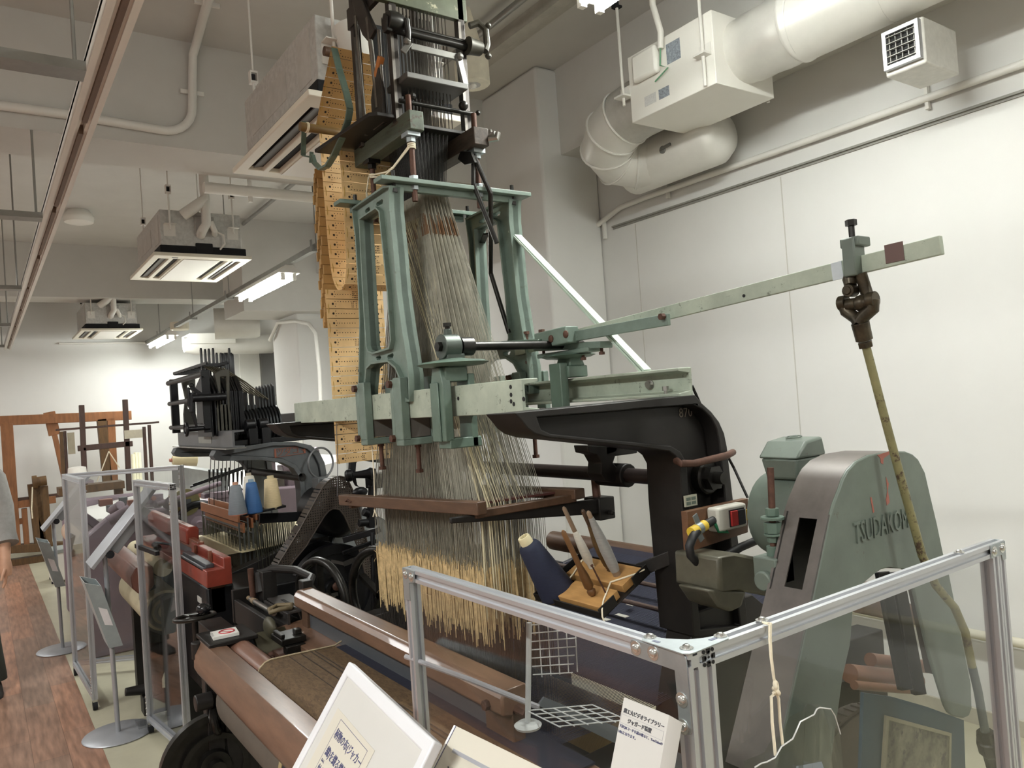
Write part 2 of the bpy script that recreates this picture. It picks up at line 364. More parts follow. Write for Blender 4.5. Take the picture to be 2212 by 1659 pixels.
# ------------------------------------------------------------------ air conditioners
def cassette(y0, y1, label, pipes):
    x0, x1 = 1.07, 1.75
    t = thing('air_conditioner', (1.41, (y0+y1)/2, 2.8), label, 'air conditioner', 'ceiling cassette air conditioners')
    bx0, bx1, by0, by1 = x0+.06, x1-.06, y0+.04, y1-.06
    MB().box(bx0, by0, 2.875, bx1, by1, 3.13).build('body', foil, t, .004)
    b = MB(); b.box(bx0-.01, by0-.01, 2.815, bx1+.03, by1+.01, 2.875); b.box(1.36, by0-.015, 2.82, 1.48, by0, 2.9); b.build('foam_gasket', blackfoam, t, .006)
    def rect(a, c, bb, d, z): return [V((a, bb, z)), V((c, bb, z)), V((c, d, z)), V((a, d, z))]
    sl = [(x0+.05, x0+.12), (x0+.15, x0+.2), (x1-.2, x1-.15), (x1-.12, x1-.05)]
    ys, ye = y0+.11, y1-.09
    b = MB(); b.prism([rect(x0, x1, y0, y1, 2.79)]+[rect(a, c, ys, ye, 2.79) for a, c in sl], (0, 0, .026)); b.build('panel', cream, t, .004)
    b = MB()
    for a, c in sl: b.box(a-.004, ys-.004, 2.81, c+.004, ye+.004, 2.8145)
    b.build('slot', dark, t)
    b = MB()
    for i, (a, c) in enumerate((sl[0], sl[3])): b.hexa([(a+.02, ys+.01, 2.8), (a+.024, ys+.01, 2.798), (a+.024, ye-.01, 2.798), (a+.02, ye-.01, 2.8), (c-.01, ys+.01, 2.809), (c-.006, ys+.01, 2.807), (c-.006, ye-.01, 2.807), (c-.01, ye-.01, 2.809)])
    b.build('vane', M('vane_dark', '4a4644', .4), t)
    MB().box(x0+.215, ys-.02, 2.786, x1-.215, ye+.02, 2.79).build('grille', white_plastic, t, .002)
    MB().box(x0+.13, y0+.05, 2.788, x0+.17, y0+.07, 2.79).build('badge', M('badge_gray', '77787c', .4), t)
    b = MB(); b.box(bx0-.003, by0+.06, 2.9, bx0, by0+.2, 3.1); b.box(bx0-.002, by0+.35, 2.93, bx0, by1-.1, 3.06); b.build('service_panel', M('foil_tape', 'c9c8c4', .5, .2), t)
    for hx, hy, sx, sy in ((bx0+.06, by0, 0, -1), (bx1-.06, by0, 0, -1), (bx0+.06, by1, 0, 1), (bx1-.06, by1, 0, 1)):
        b = MB(); yy = hy+sy*.03
        b.box(hx-.04, hy, 2.94, hx+.04, hy+sy*.004, 3.02); b.box(hx-.04, hy, 3.02, hx+.04, hy+sy*.055, 3.024)
        b.build('hanger_bracket', white_paint, t)
        b = MB(); b.cyl((hx, yy, 2.98), (hx, yy, 3.24), .007, n=8); b.cyl((hx, yy, 3.3), (hx, yy, 3.8), .005, n=8); b.build('hanging_rod', white_paint, t)
        b = MB(); b.box(hx-.018, yy-.018, 3.24, hx+.018, yy+.018, 3.25); b.box(hx-.018, yy-.018, 3.29, hx+.018, yy+.018, 3.3); b.box(hx-.018, yy-.018, 3.25, hx-.014, yy+.018, 3.29); b.box(hx+.014, yy-.018, 3.25, hx+.018, yy+.018, 3.29); b.build('rod_coupler', white_paint, t)
        MB().cyl((hx, yy, 3.25), (hx, yy, 3.285), .011, n=8).build('rubber_mount', blackfoam, t)
    if pipes:
        MB().box(1.36, by0-.012, 2.95, 1.5, by0, 3.1).build('cover_plate', M('plate_gray', 'b0aeaa', .5), t, .006)
        b = MB(); c = V((1.4, by0-.06, 2.98))
        b.tube([V((1.4, by0, 2.96)), c, V((1.43, by0-.07, 3.03)), V((1.43, by0-.07, 3.2)), V((1.43, by0-.07, 3.8))], .033, 12)
        b.tube([V((1.28, by0-.03, 3.09)), V((1.36, by0-.08, 3.15)), V((1.43, by0-.08, 3.22)), V((1.43, by0-.08, 3.3))], [.04, .04, .03, .03], 12)
        b.tube([V((1.5, by0, 2.97)), V((1.49, by0-.05, 2.985)), V((1.46, by0-.06, 3.05))], .022, 10)
        b.build('pipe', white_paint, t, smooth=50)
        MB().tube([V((1.5, by0-.05, 2.985)), V((1.55, by0-.05, 2.96)), V((1.56, by0-.04, 2.9)), V((1.53, by0-.01, 2.86))], .007, 6).build('drain_hose', white_paint, t)
    return t
cassette(2.72, 3.76, 'nearest ceiling air conditioner half hidden behind punched card chain', False)
cassette(5.79, 6.83, 'middle ceiling air conditioner with white pipes, dark slots facing the aisle', True)
cassette(10.42, 11.46, 'furthest small ceiling air conditioner close to the back wall', True)
b = MB(); b.lathe((1.24, 2.72, 3.08), (.3, -.3, -1.1), [(0, .06), (.16, .06), (.17, .05), (.3, .05)], 16); tag(b.build('elbow_pipe', white_paint), 'short white wrapped pipe behind the jacquard head top left post', 'pipe')
# ------------------------------------------------------------------ conduits
def conduit(pts, r, label, clips=(), mat=None, name='conduit'):
    t = thing(name, pts[0], label, 'pipe'); MB().tube(pts, r, 10).build('pipe', mat or white_paint, t, smooth=60)
    for p, n in clips:
        p = V(p); b = MB(); b.box(p.x-.04-r, p.y-.008, p.z-.012, p.x+.04+r, p.y+.008, p.z+.012) if n == 'x' else b.box(p.x-.008, p.y-.04-r, p.z-.012, p.x+.012, p.y+.04+r, p.z+.012) if n == 'y' else b.box(p.x-.012, p.y-.008, p.z-.04-r, p.x+.012, p.y+.008, p.z+.04+r)
        b.build('clip', mat or white_paint, t)
    return t
c = V((.95, 4.575, 3.41))
conduit([(-4.97, 4.575, 3.265), (.2, 4.575, 3.268), (.5, 4.575, 3.268), (.93, 4.575, 3.252)]+arc(V((.94, 4.575, 3.41)), X, Z, .158, -85, 0, 6)+[V((1.11, 4.575, 3.6)), V((1.12, 4.575, 3.72)), V((1.13, 4.5, 3.775)), V((1.11, 4.3, 3.785)), V((1.08, 4.0, 3.785)), V((1.06, 3, 3.785)), V((1.06, 0, 3.785))], .024,
        'white conduit bending on the ceiling beam above the aisle track', [((.5, 4.59, 3.268), 'z'), ((1.105, 4.59, 3.5), 'x'), ((1.09, 4.1, 3.79), 'x')])
conduit([A(1283, 900, x=3.59), A(1280, 810, x=3.59), A(1268, 545, x=3.59), A(1272, 515, x=3.59), A(1290, 487, x=3.59), A(1340, 448, x=3.59), A(1387, 429, x=3.59), A(1800, 284, x=3.59), V((3.59, -2, 2.83))], .018,
        'white conduit curving along the right wall above the picture rail', [((3.6, 3.3, 2.845), 'z'), ((3.6, 1.7, 2.84), 'z'), ((3.6, 3.9, 2.72), 'z')])
conduit([V((3.57, 3.9, .42)), V((3.57, 1.6, .42)), V((3.57, -2, .42))], .021, 'cream pipe low on the right wall behind the end barrier', mat=M('cream_pvc', 'c9c4b2', .5, var=.05))
conduit([A(1145, 1300, x=3.5), A(1145, 1262, x=3.5), A(1150, 1246, x=3.5), A(1163, 1238, x=3.5), A(1300, 1225, x=3.5)], .03, 'cream bent pipe low on the wall left of the navy yarn cone', mat=MATS['cream_pvc'])
conduit([A(1300, 870, x=3.57), A(1304, 1040, x=3.57), A(1312, 1180, x=3.57)], .018, 'cream vertical pipe on the wall below the black arm', mat=MATS['cream_pvc'])
conduit([A(440, 405, y=5.1), A(520, 412, y=5.1), A(690, 428, y=5.1), V((2.4, 5.1, 3.08))], .036, 'white pipe running sideways above the middle air conditioner', [(A(540, 412, y=5.1), 'z')])
conduit([V((3.06, 9.6, 2.56)), A(600, 697, x=3.06), A(640, 694, x=3.06), A(668, 700, x=3.06), A(682, 720, x=3.06), A(690, 800, x=3.06), A(694, 900, x=3.06)], .022, 'white conduit bending down the far column beside the card chain')
conduit([V((.95, 11.87, 2.78)), V((2.2, 11.87, 2.78))], .014, 'thin white conduit across the top of the back wall')
for i, (a, c2) in enumerate((((1.65, 5.3, 3.6), (3.0, 5.35, 3.6)), ((2.5, 2.8, 3.74), (2.5, 11.8, 3.74)))):
    conduit([V(a), V(c2)], .02, ['grey rail under the ceiling behind the card chain', 'thin grey rail along the ceiling left of the ducts'][i], mat=MATS['galvanised'])
# cable trunk on ceiling (top centre) with round speaker below its end
tk = MB(); tk.box(2.66, -2, 3.72, 2.73, 4.1, 3.8); tk.box(2.77, -2, 3.76, 2.82, 4.1, 3.8); tag(tk.build('ceiling_trunking', M('trunking', 'b5b1a8', .5)), 'pale boxed trunking running along the ceiling to the right of the jacquard head', 'trunking')
p = A(1020, 160, z=3.35)
t = thing('downlight', p, 'round white surface downlight right of the jacquard head', 'light')
MB().lathe(p+V((0, 0, -.06)), Z, [(0, .085), (.005, .092), (.12, .092), (.125, .08), (.42, .012)], 24).build('lamp_body', M('ivory_plastic', 'ece6d4', .5), t)
MB().lathe(p+V((0, 0, -.0605)), -Z, [(0, .042), (.001, .042)], 16).build('reflector', screw_m, t); MB().ball(p+V((0, 0, -.062)), .02, 10).build('bulb', white_plastic, t)
p = A(170, 472, z=3.72)
t = thing('smoke_detector', p, 'round white detector on the ceiling left of the middle air conditioner', 'detector')
MB().lathe(p+V((0, 0, -.06)), Z, [(0, .06), (.02, .13), (.06, .14), (.075, .14), (.14, .1)], 24).build('housing', white_plastic, t)
# ------------------------------------------------------------------ fan box, ducts, grille
fx0, fx1, fy0, fy1, fz0, fz1 = 2.88, 3.31, 2.29, 2.85, 3.0, 3.345
fb = thing('fan_box', (3.1, 2.57, fz0), 'white ventilation fan box hung between two fat ducts', 'fan unit')
MB().box(fx0, fy0, fz0, fx1, fy1, fz1).build('casing', white_plastic, fb, .003)
b = MB(); b.box(fx0-.04, fy1-.23, 3.18, fx0, fy1-.06, 3.32); b.build('terminal_cover', white_plastic, fb, .015)
b = MB(); b.box(fx0-.001, fy1-.36, 3.2, fx0, fy1-.27, 3.3); b.box(fx0-.001, fy1-.27, 3.05, fx0, fy1-.2, 3.1); b.build('nameplate', M('plate_print', '9aa2ac', .5, var=.35, scale=120), fb)
MB().box(fx0-.001, fy1-.18, 3.05, fx0, fy1-.1, 3.1).build('warning_label', M('pale_label', 'd6d6d4', .5, var=.1, scale=150), fb)
MB().tube([V((fx0-.03, fy1-.25, 3.8)), V((fx0-.05, fy1-.25, 3.5)), V((fx0-.03, fy1-.27, 3.36)), V((fx0-.03, fy1-.26, 3.28))], .016, 10).build('power_cable', white_plastic, fb, smooth=60)
MB().tube([V((fx0-.03, fy1-.26, 3.28)), V((fx0-.03, fy1-.25, 3.2)), V((fx0-.03, fy1-.3, 3.17)), V((fx0-.02, fy1-.2, 3.14))], .004, 6).build('earth_wire', M('green_wire', '6aa07c', .5), fb)
for yy in (fy0+.05, fy1+.03):
    for xx in (fx0-.02, fx1+.02):
        b = MB(); b.cyl((xx, yy, 3.0 if yy < fy1 else 3.1), (xx, yy, 3.62), .008, n=8); b.cyl((xx, yy, 3.68), (xx, yy, 3.8), .006, n=8); b.build('hanging_rod', white_paint, fb)
        b = MB(); b.box(xx-.035, yy-.035, 3.14, xx+.035, yy+.035, 3.15); b.box(xx-.035 if xx > fx0 else fx0-.004, yy-.035, 3.15, xx+.035 if xx > fx0 else fx0, yy+.035, 3.2); b.build('hanger_bracket', white_paint, fb)
        b = MB(); b.box(xx-.02, yy-.02, 3.62, xx+.02, yy+.02, 3.63); b.box(xx-.02, yy+.016, 3.62, xx+.02, yy+.02, 3.68); b.cyl((xx, yy, 3.63), (xx, yy, 3.66), .012, n=8); b.build('rod_coupler', blackfoam, fb)
duct_m = M('duct_white', 'dcdad4', .42, .15, var=.03)
dc = V((3.1, fy0, 3.19)); R = .165
d = thing('round_duct', (3.1, .5, 3.0), 'fat white round duct from the fan box to the top right corner', 'duct')
prof = [(0, R*.93), (.03, R*.93), (.05, R*.95)]
b = MB(); rr = random.Random(3); n = 26; vs = []; fs = []
for i in range(13):
    for k in range(n):
        q = 2*math.pi*k/n; r0 = R*(.93+.05*rr.random()*(1 if 1 < i < 11 else 0)+.03*i/12)
        vs.append(dc+V((math.cos(q)*r0, -.3*i/12, math.sin(q)*r0)))
for i in range(12):
    for k in range(n): fs.append((i*n+k, i*n+(k+1) % n, (i+1)*n+(k+1) % n, (i+1)*n+k))
b.add(vs, fs); b.build('flexible_collar', M('foil_sleeve', 'dad8d2', .35, .3, var=.04), d, smooth=60)
b = MB(); b.lathe(dc+V((0, -.29, 0)), (0, -1, 0), [(0, R), (.01, R*1.04), (.02, R*1.04), (.03, R*1.01), (6.9, R*1.01)], 32); b.build('straight_pipe', duct_m, d, smooth=50)
b = MB()
for k in range(16):   # spiral lock seams
    y = dc.y-.4-k*.4; b.tube([V((dc.x+math.cos(q)*R*1.012, y+q*.02, dc.z+math.sin(q)*R*1.012)) for q in [2*math.pi*j/28 for j in range(29)]], .004, 4)
b.build('seam', duct_m, d)
MB().cyl((dc.x, dc.y-.38, dc.z+R), (dc.x, dc.y-.38, 3.8), .006, n=8).build('hanging_rod', white_paint, d)
e = thing('duct_elbow', (3.1, 3.1, 3.0), 'white segmented duct elbow dropping left of the fan box', 'duct')
dcl = V((3.08, fy1, 3.16)); R2 = .16
pts = [dcl, dcl+V((0, .14, -.005)), dcl+V((-.005, .24, -.02)), dcl+V((0, .36, -.06)), dcl+V((.05, .46, -.11)), dcl+V((.15, .5, -.15)), dcl+V((.27, .45, -.17)), dcl+V((.34, .34, -.175))]
MB().tube(pts[:3], R2, 26).build('collar', M('duct_gray', 'c0beb8', .45, .25), e, smooth=50)
b = MB(); b.tube(pts[2:], R2, 26); b.build('elbow', duct_m, e, smooth=30)
b = MB()
for i in (2, 3, 4, 5, 6):
    dd = (pts[i+1]-pts[i-1]).normalized(); b.ring(pts[i], dd, R2+.002, .007, 28, 6)
b.build('seam_ring', duct_m, e)
ins = MB(); ins.lathe((3.42, 3.42, 2.975), (0, -1, 0), [(0, .1), (.02, .155), (.66, .155), (.72, .12), (.74, .05)], 24)
tag(ins.build('wrapped_duct', duct_m, smooth=60), 'white wrapped duct stub on the wall under the fan box', 'duct')
sw = thing('isolator_switch', A(1440, 330, x=3.27), 'grey isolator switch with lever under the fan box', 'switch')
q = A(1437, 330, x=3.285)
MB().box(q.x, q.y-.05, q.z-.05, q.x+.05, q.y+.05, q.z+.05).build('switch_body', M('switch_gray', '7b7b78', .5), sw, .006)
b = MB(); b.cyl((q.x, q.y, q.z+.015), (q.x-.025, q.y, q.z+.015), .022); b.bar((q.x-.025, q.y+.01, q.z+.02), (q.x-.03, q.y-.07, q.z+.025), .012, .016); b.build('lever', MATS['switch_gray'], sw, .002)
vg = thing('vent_box', (3.26, 1.6, 2.85), 'white insulated vent box with square grille at top right', 'vent')
a0 = V((3.0, 0, 0)); gx = 3.1
P1, P2 = A(1902, 70, x=gx), A(1988, 118, x=gx); y0, y1 = sorted((A(1905, 100, x=gx).y, A(1985, 80, x=gx).y)); z0, z1 = A(1945, 140, x=gx).z, A(1942, 55, x=gx).z
MB().box(gx+.026, y0-.008, z0-.02, 3.4, y1+.008, z1+.01).build('box', foil if False else M('vent_white', 'd0cec8', .5, var=.06, scale=30, bump=.4), vg, .008)
b = MB(); b.prism([[V((gx, y0, z0)), V((gx, y1, z0)), V((gx, y1, z1)), V((gx, y0, z1))], [V((gx, y0+.016, z0+.016)), V((gx, y1-.016, z0+.016)), V((gx, y1-.016, z1-.016)), V((gx, y0+.016, z1-.016))]], (.026, 0, 0)); b.build('frame', alu, vg, .001)
b = MB()
for k in range(1, 6):
    yy = y0+(y1-y0)*k/6; b.box(gx+.012, yy-.0015, z0+.01, gx+.022, yy+.0015, z1-.01); zz = z0+(z1-z0)*k/6; b.box(gx+.004, y0+.01, zz-.0015, gx+.012, y1-.01, zz+.0015)
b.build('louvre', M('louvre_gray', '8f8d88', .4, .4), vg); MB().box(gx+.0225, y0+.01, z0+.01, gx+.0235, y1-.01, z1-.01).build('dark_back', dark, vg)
# far right ducts under the ceiling
t = thing('round_duct', (2.8, 9.6, 2.78), 'white round duct far away above the black dobby machine', 'duct')
MB().lathe((2.55, 10.2, 2.84), (1, -.25, 0), [(0, .2), (.5, .2), (.55, .18)], 22).build('straight_pipe', duct_m, t, smooth=50)
t = thing('fan_box', (2.3, 10.9, 2.6), 'small white flat fan box far away near back corner', 'fan unit')
MB().box(2.4, 10.9, 2.66, 3.0, 11.4, 2.80).build('casing', white_plastic, t, .004)
t = MB(); t.lathe((3.61, 11.1, 2.66), (-1, 0, 0), [(0, .14), (.5, .14), (1.1, .14), (1.25, .1)], 20); tag(t.build('wrapped_duct', duct_m, smooth=60), 'white wrapped duct under the far fan box', 'duct')
t = thing('emergency_light', (2.1, 10.0, 2.68), 'round ivory lamp under the channel far away above the dobby machine', 'light')
p = A(388, 706, y=10.0)
MB().lathe((p.x, p.y, p.z-.04), Z, [(0, .1), (.01, .11), (.09, .11), (.095, .1)], 20).build('lamp_body', MATS['ivory_plastic'], t)
# ------------------------------------------------------------------ jacquard power loom (near)
green = M('green_enamel', '6f7f75', .45, var=.13, scale=14, chip=('5d665a', .36, 22))
green_lt = M('pale_green_paint', 'a7b0a0', .5, var=.16, scale=9, chip=('6c7265', .38, 30))
green_dk = M('dark_green_paint', '5f7266', .4, var=.15, scale=12)
iron = M('black_iron', '23201e', .5, .3, var=.25, scale=10)
iron2 = M('oiled_iron', '2b2926', .35, .55, var=.3, scale=18)
rust = M('rusty_steel', '5b3f33', .6, .4, var=.25, scale=40)
steel = M('bright_steel', 'a5a39e', .3, .9, var=.15, scale=20)
brown = M('varnished_wood', '735745', .35, var=.2, scale=6, stretch=(6, 1, 6), chip=('5a3825', .34, 5), coat=.08)
brown_dk = M('dark_wood', '58402f', .5, var=.2, scale=8, stretch=(8, 1.5, 8))
olive = M('olive_enamel', '626c63', .42, var=.12, scale=10, chip=('4f4a3e', .33, 26))
worn = M('worn_steel_strip', '5b544f', .48, .25, var=.22, scale=8)
LO = V((1.25, 2.2, 0))
loom = thing('power_loom', LO, 'big black jacquard power loom with green gear cover, brown beams and orange-brown cloth', 'loom')
YN, YF = 1.36, 3.0
px = lambda L, **k: [A(u, v, **k) for u, v in L]
arm_o = [(1112, 892), (1502, 853), (1516, 870), (1537, 889), (1554, 911), (1565, 936), (1571, 965), (1576, 1010), (1585, 1087), (1602, 1220), (1618, 1360), (1499, 1376), (1487, 1243), (1473, 1085), (1469, 1004), (1459, 985), (1446, 975), (1372, 965), (1326, 960), (1182, 945), (1155, 937), (1139, 925), (1125, 907)]
arm_i = [(1160, 901), (1498, 874), (1518, 884), (1536, 902), (1548, 925), (1554, 955), (1560, 1010), (1568, 1087), (1600, 1352), (1514, 1360), (1503, 1243), (1490, 1090), (1484, 1000), (1470, 975), (1450, 963), (1190, 937), (1170, 928)]
for dy in (0, YF-YN):
    o = [p+Y*dy for p in px(arm_o, y=YN)]; i = [p+Y*dy for p in px(arm_i, y=YN)]
    b = MB(); b.prism([o, i], (0, .12, 0)); b.prism(i, (0, .03, 0))
    b.v[-2*len(i):] = [p+Y*.045 for p in b.v[-2*len(i):]]
    a = b.build('gooseneck_arm', iron, loom, .004)
    b = MB(); pb = A(1545, 1032, y=YN)+Y*dy; b.lathe(pb+Y*.05, -Y, [(0, .045), (.03, .045), (.034, .04)], 24); b.bolt(pb+Y*.016, -Y, .034, .02); b.cyl(pb, pb-Y*.03, .016); b.build('pivot_bolt', iron2, a)
    # iron side frame below the arm
    x0, x1, yy = 1.47, 1.66, YN+dy+.02
    fr = [V((x0+.02, yy, 1.02)), V((x1+.06, yy, 1.02)), V((2.0, yy, .8)), V((2.35, yy, .78)), V((2.35, yy, 0)), V((2.22, yy, 0)), V((2.2, yy, .35)), V((1.75, yy, .42)), V((1.62, yy, 0)), V((1.45, yy, 0)), V((1.4, yy, .45)), V((1.0, yy, .4)), V((.86, yy, 0)), V((.72, yy, 0)), V((.7, yy, .66)), V((.95, yy, .72)), V((1.4, yy, .74))]
    hole = [V((1.72, yy, .52)), V((2.18, yy, .48)), V((2.2, yy, .66)), V((1.95, yy, .7)), V((1.72, yy, .8))]
    h2 = [V((.86, yy, .5)), V((1.38, yy, .54)), V((1.38, yy, .62)), V((.98, yy, .6))]
    MB().prism([fr, hole, h2], (0, .09, 0)).build('side_frame', iron, loom, .004)
b = MB(); b.cyl((1.5, YN+.05, 1.363), (1.5, YF+.05, 1.363), .021, n=20); b.build('cross_tube', M('brown_iron', '3b3230', .42, .5, var=.2), loom)
hb = MB()
ho = px([(1268, 962), (1335, 965), (1330, 985), (1325, 1000), (1338, 1015), (1340, 1030), (1325, 1042), (1308, 1040), (1298, 1024), (1300, 1000), (1290, 982), (1272, 978)], y=1.62); hb.prism(ho, (0, .06, 0)); hb.cyl((1.5, 1.6, 1.363), (1.5, 1.72, 1.363), .034); hb.box(1.44, 1.62, 1.42, 1.56, 1.7, 1.565); hb.build('tube_hanger', iron, loom, .003)
hr = MB(); hr.cyl(A(1278, 965, x=1.5), A(1291, 1090, x=1.5), .0125, n=12); hr.build('hanger_rod', rust, loom)
ab = MB(); ab.bar(A(1306, 1092, x=1.5), V((1.02, 1.79, 1.29)), .022, .045, w2=.014, h2=.016); ab.box(1.47, 1.70, 1.23, 1.53, 1.77, 1.295); ab.bolt((1.505, 1.70, 1.25), -Y, .008, .02); ab.build('comber_arm', iron, loom, .004)
# comber board
cb = MB(); ca, cbp = V((1.035, 2.56, 1.293)), V((1.09, 1.735, 1.317)); cc, cd = V((1.40, 1.70, 1.318)), V((1.36, 2.53, 1.296))
b = MB(); b.bar(ca, cbp, .032, .036); b.build('comber_bar', brown_dk, loom, .003)
b = MB(); b.bar(cd, cc, .04, .03); b.build('comber_bar', brown_dk, loom, .003)
for q, r in ((lerp(ca, cbp, .95), lerp(cd, cc, .97)), (lerp(ca, cbp, .06), lerp(cd, cc, .06))):
    b = MB(); b.bar(q-Z*.018, r-Z*.012, .028, .022); b.build('comber_bar', brown_dk, loom, .003)
b = MB(); b.hexa([p+V((0, 0, dz)) for dz in (.0, .006) for p in (lerp(ca, cbp, .1), lerp(ca, cbp, .9), lerp(cd, cc, .9), lerp(cd, cc, .1))]); b.build('comber_board', M('red_brown_board', '5a3530', .5), loom)
MB().tube([lerp(ca, cbp, .12)+V((-.018, 0, -.004)), lerp(ca, cbp, .11)+V((-.026, 0, .006)), lerp(ca, cbp, .09)+V((-.026, 0, 0)), lerp(ca, cbp, .085)+V((-.018, 0, -.002))], .0025, 6).build('hook', rust, loom)
# support beams (channels) across both arms
def channel(x, y0, y1, z0, z1, d, label):
    s = 1 if d > 0 else -1
    pr = [V((x, y0, z0)), V((x+s*.05, y0, z0)), V((x+s*.05, y0, z0+.008)), V((x+s*.009, y0, z0+.014)), V((x+s*.009, y0, z1-.014)), V((x+s*.05, y0, z1-.008)), V((x+s*.05, y0, z1)), V((x, y0, z1))]
    return MB().prism(pr, (0, y1-y0, 0)).build('support_beam', green_lt, loom, .002)
b1 = channel(1.06, 1.475, 3.07, 1.566, 1.648, 1, '')
b2 = channel(1.535, 1.372, 3.07, 1.578, 1.652, -1, '')
b = MB()
for u, v in ((1103, 836), (1104, 853), (1104, 867), (1110, 873), (990, 861), (1131, 862)): p = A(u, v, x=1.06); b.lathe(p+X*.001, -X, [(0, .0055), (.0014, .0055)], 14)
b.build('drilled_hole', dark, b1)
b = MB(); p = A(1405, 831, x=1.526); b.bolt(p, -X, .011, .012); b.lathe(p, -X, [(0, .014), (.003, .014)], 16); b.bolt(A(1438, 844, x=1.5), Z, .009, .012, .02); b.build('bolt', steel, b2)
for yy in (1.42, 3.05):
    b = MB(); b.bolt((1.09, yy, 1.648), Z, .012, .012, .1); b.bolt((1.51, yy, 1.652), Z, .012, .012, .1)
# gantry of four-legged trestles
gf_o = [(759, 449), (827, 401), (841, 400), (840, 420), (841, 455), (849, 534), (857, 631), (868, 713), (877, 767), (883, 810), (884, 840), (884, 868), (868, 868), (871, 854), (866, 829), (852, 796), (836, 782), (801, 787), (791, 797), (787, 843), (787, 874), (768, 874), (772, 850), (774, 810), (775.5, 699), (773, 631), (766, 512)]
gf_h = [(776, 474), (810, 451), (817, 458), (819, 477), (835, 631), (842, 734), (839, 750), (804, 761), (795, 758), (791, 748), (784, 631)]
slots = [[(779, 452), (787, 446), (789, 450), (789, 456), (781, 460), (778, 457)], [(803, 437), (815, 429), (817, 432), (816, 439), (804, 445), (802, 441)],
         [(803, 771), (811, 768), (813, 772), (811, 778), (804, 778), (802, 775)], [(827, 768), (838, 763), (840, 767), (838, 774), (828, 776), (826, 772)]]
def gantry(dx, name):
    lo = px(gf_o, x=1.045); b = MB()
    def off(l, s): c = sum(l, V())/len(l); return [c+(p-c)*s for p in l]
    hh = [px(gf_h, x=1.045)]+[px(s, x=1.045) for s in slots]
    b.prism([lo]+hh, (.022, 0, 0)); b.v = [p+X*.016 for p in b.v]
    # raised rims
    big = hh[0]
    def inset(l, d):
        out = []; n = len(l); nn = V((0, 0, 0))
        for k in range(n): nn += l[k].cross(l[(k+1) % n])
        sg = 1 if nn.x > 0 else -1
        for k in range(n):
            t = (l[(k+1) % n]-l[k-1]).normalized(); m = V((0, -t.z, t.y))*sg; out.append(l[k]+m*d)
        return out
    b.prism([lo, inset(lo, .0075)], (.05, 0, 0)); b.prism([inset(big, -.007), big], (.05, 0, 0))
    b.v = [p+X*dx for p in b.v]
    return b.build('trestle', green, loom, .002)
for dx in (0, .44):
    g = gantry(dx, '')
    s = -1 if dx == 0 else 1     # clamp feet
    fx = 1.04 if dx == 0 else 1.485
    for yy in (2.335, 2.075):
        b = MB(); x0 = 1.03+dx
        b.box(x0, yy-.024, 1.5, x0+.028, yy+.024, 1.69); b.box(x0, yy+.024, 1.51, x0+.018, yy+.046, 1.685)
        b.box(x0, yy-.024, 1.485, x0+.12, yy+.024, 1.507); b.box(x0+.098, yy-.024, 1.485, x0+.12, yy+.024, 1.69)
        b.build('clamp_foot', green, g, .003)
        MB().box(x0+.03, yy-.02, 1.51, x0+.095, yy+.022, 1.565).build('wood_packing', M('grey_wood', '5b5751', .7), g)
        for zz in (1.508, 1.672):
            b = MB(); b.bolt((x0, yy+.035, zz), -X, .012, .012); b.cyl((x0+.1, yy+.035, zz), (x0+.16, yy+.035, zz), .006); b.bolt((x0+.12, yy+.035, zz), X, .011, .01); b.build('bolt', rust, g)
        b = MB(); b.cyl((x0+.06, yy, 1.40), (x0+.06, yy, 1.49), .007); b.bolt((x0+.06, yy, 1.41), -Z, .013, .01); b.bolt((x0+.06, yy, 1.485), -Z, .012, .008); b.build('set_screw', rust, g)
# top bars
for yy, u0, u1 in ((2.07, 815, 1137), (2.355, 724, 1022)):
    xa, xb_ = A(u0, 390, y=yy).x, A(u1, 420, y=yy).x
    b = MB(); b.box(xa, yy-.028, 2.279, xb_, yy+.028, 2.293); b.box(xa+.05, yy-.004, 2.258, xb_-.05, yy+.014, 2.279); b.build('top_bar', green_dk if yy > 2.2 else green, loom, .002)
    b = MB()
    for xx in (1.065, 1.505):
        b.cyl((xx, yy, 2.25), (xx, yy, 2.318), .0065); b.bolt((xx, yy, 2.262), -Z, .012, .012)
    b.build('bolt', iron2, loom)
# diagonal braces
b = MB(); b.bar(A(1105, 500, x=1.51), A(1395, 808, x=1.51), .006, .026, up=X); b.bar(A(1107, 497, x=1.515), A(1398, 800, x=1.515), .028, .006, up=V((0, .7, .7))); b.build('brace', M('mint_paint', 'b3c2b4', .45, var=.1), loom)
b = MB(); b.bar(A(1050, 505, x=1.5), A(965, 705, x=1.75), .006, .02, up=X); b.build('brace', iron2, loom)
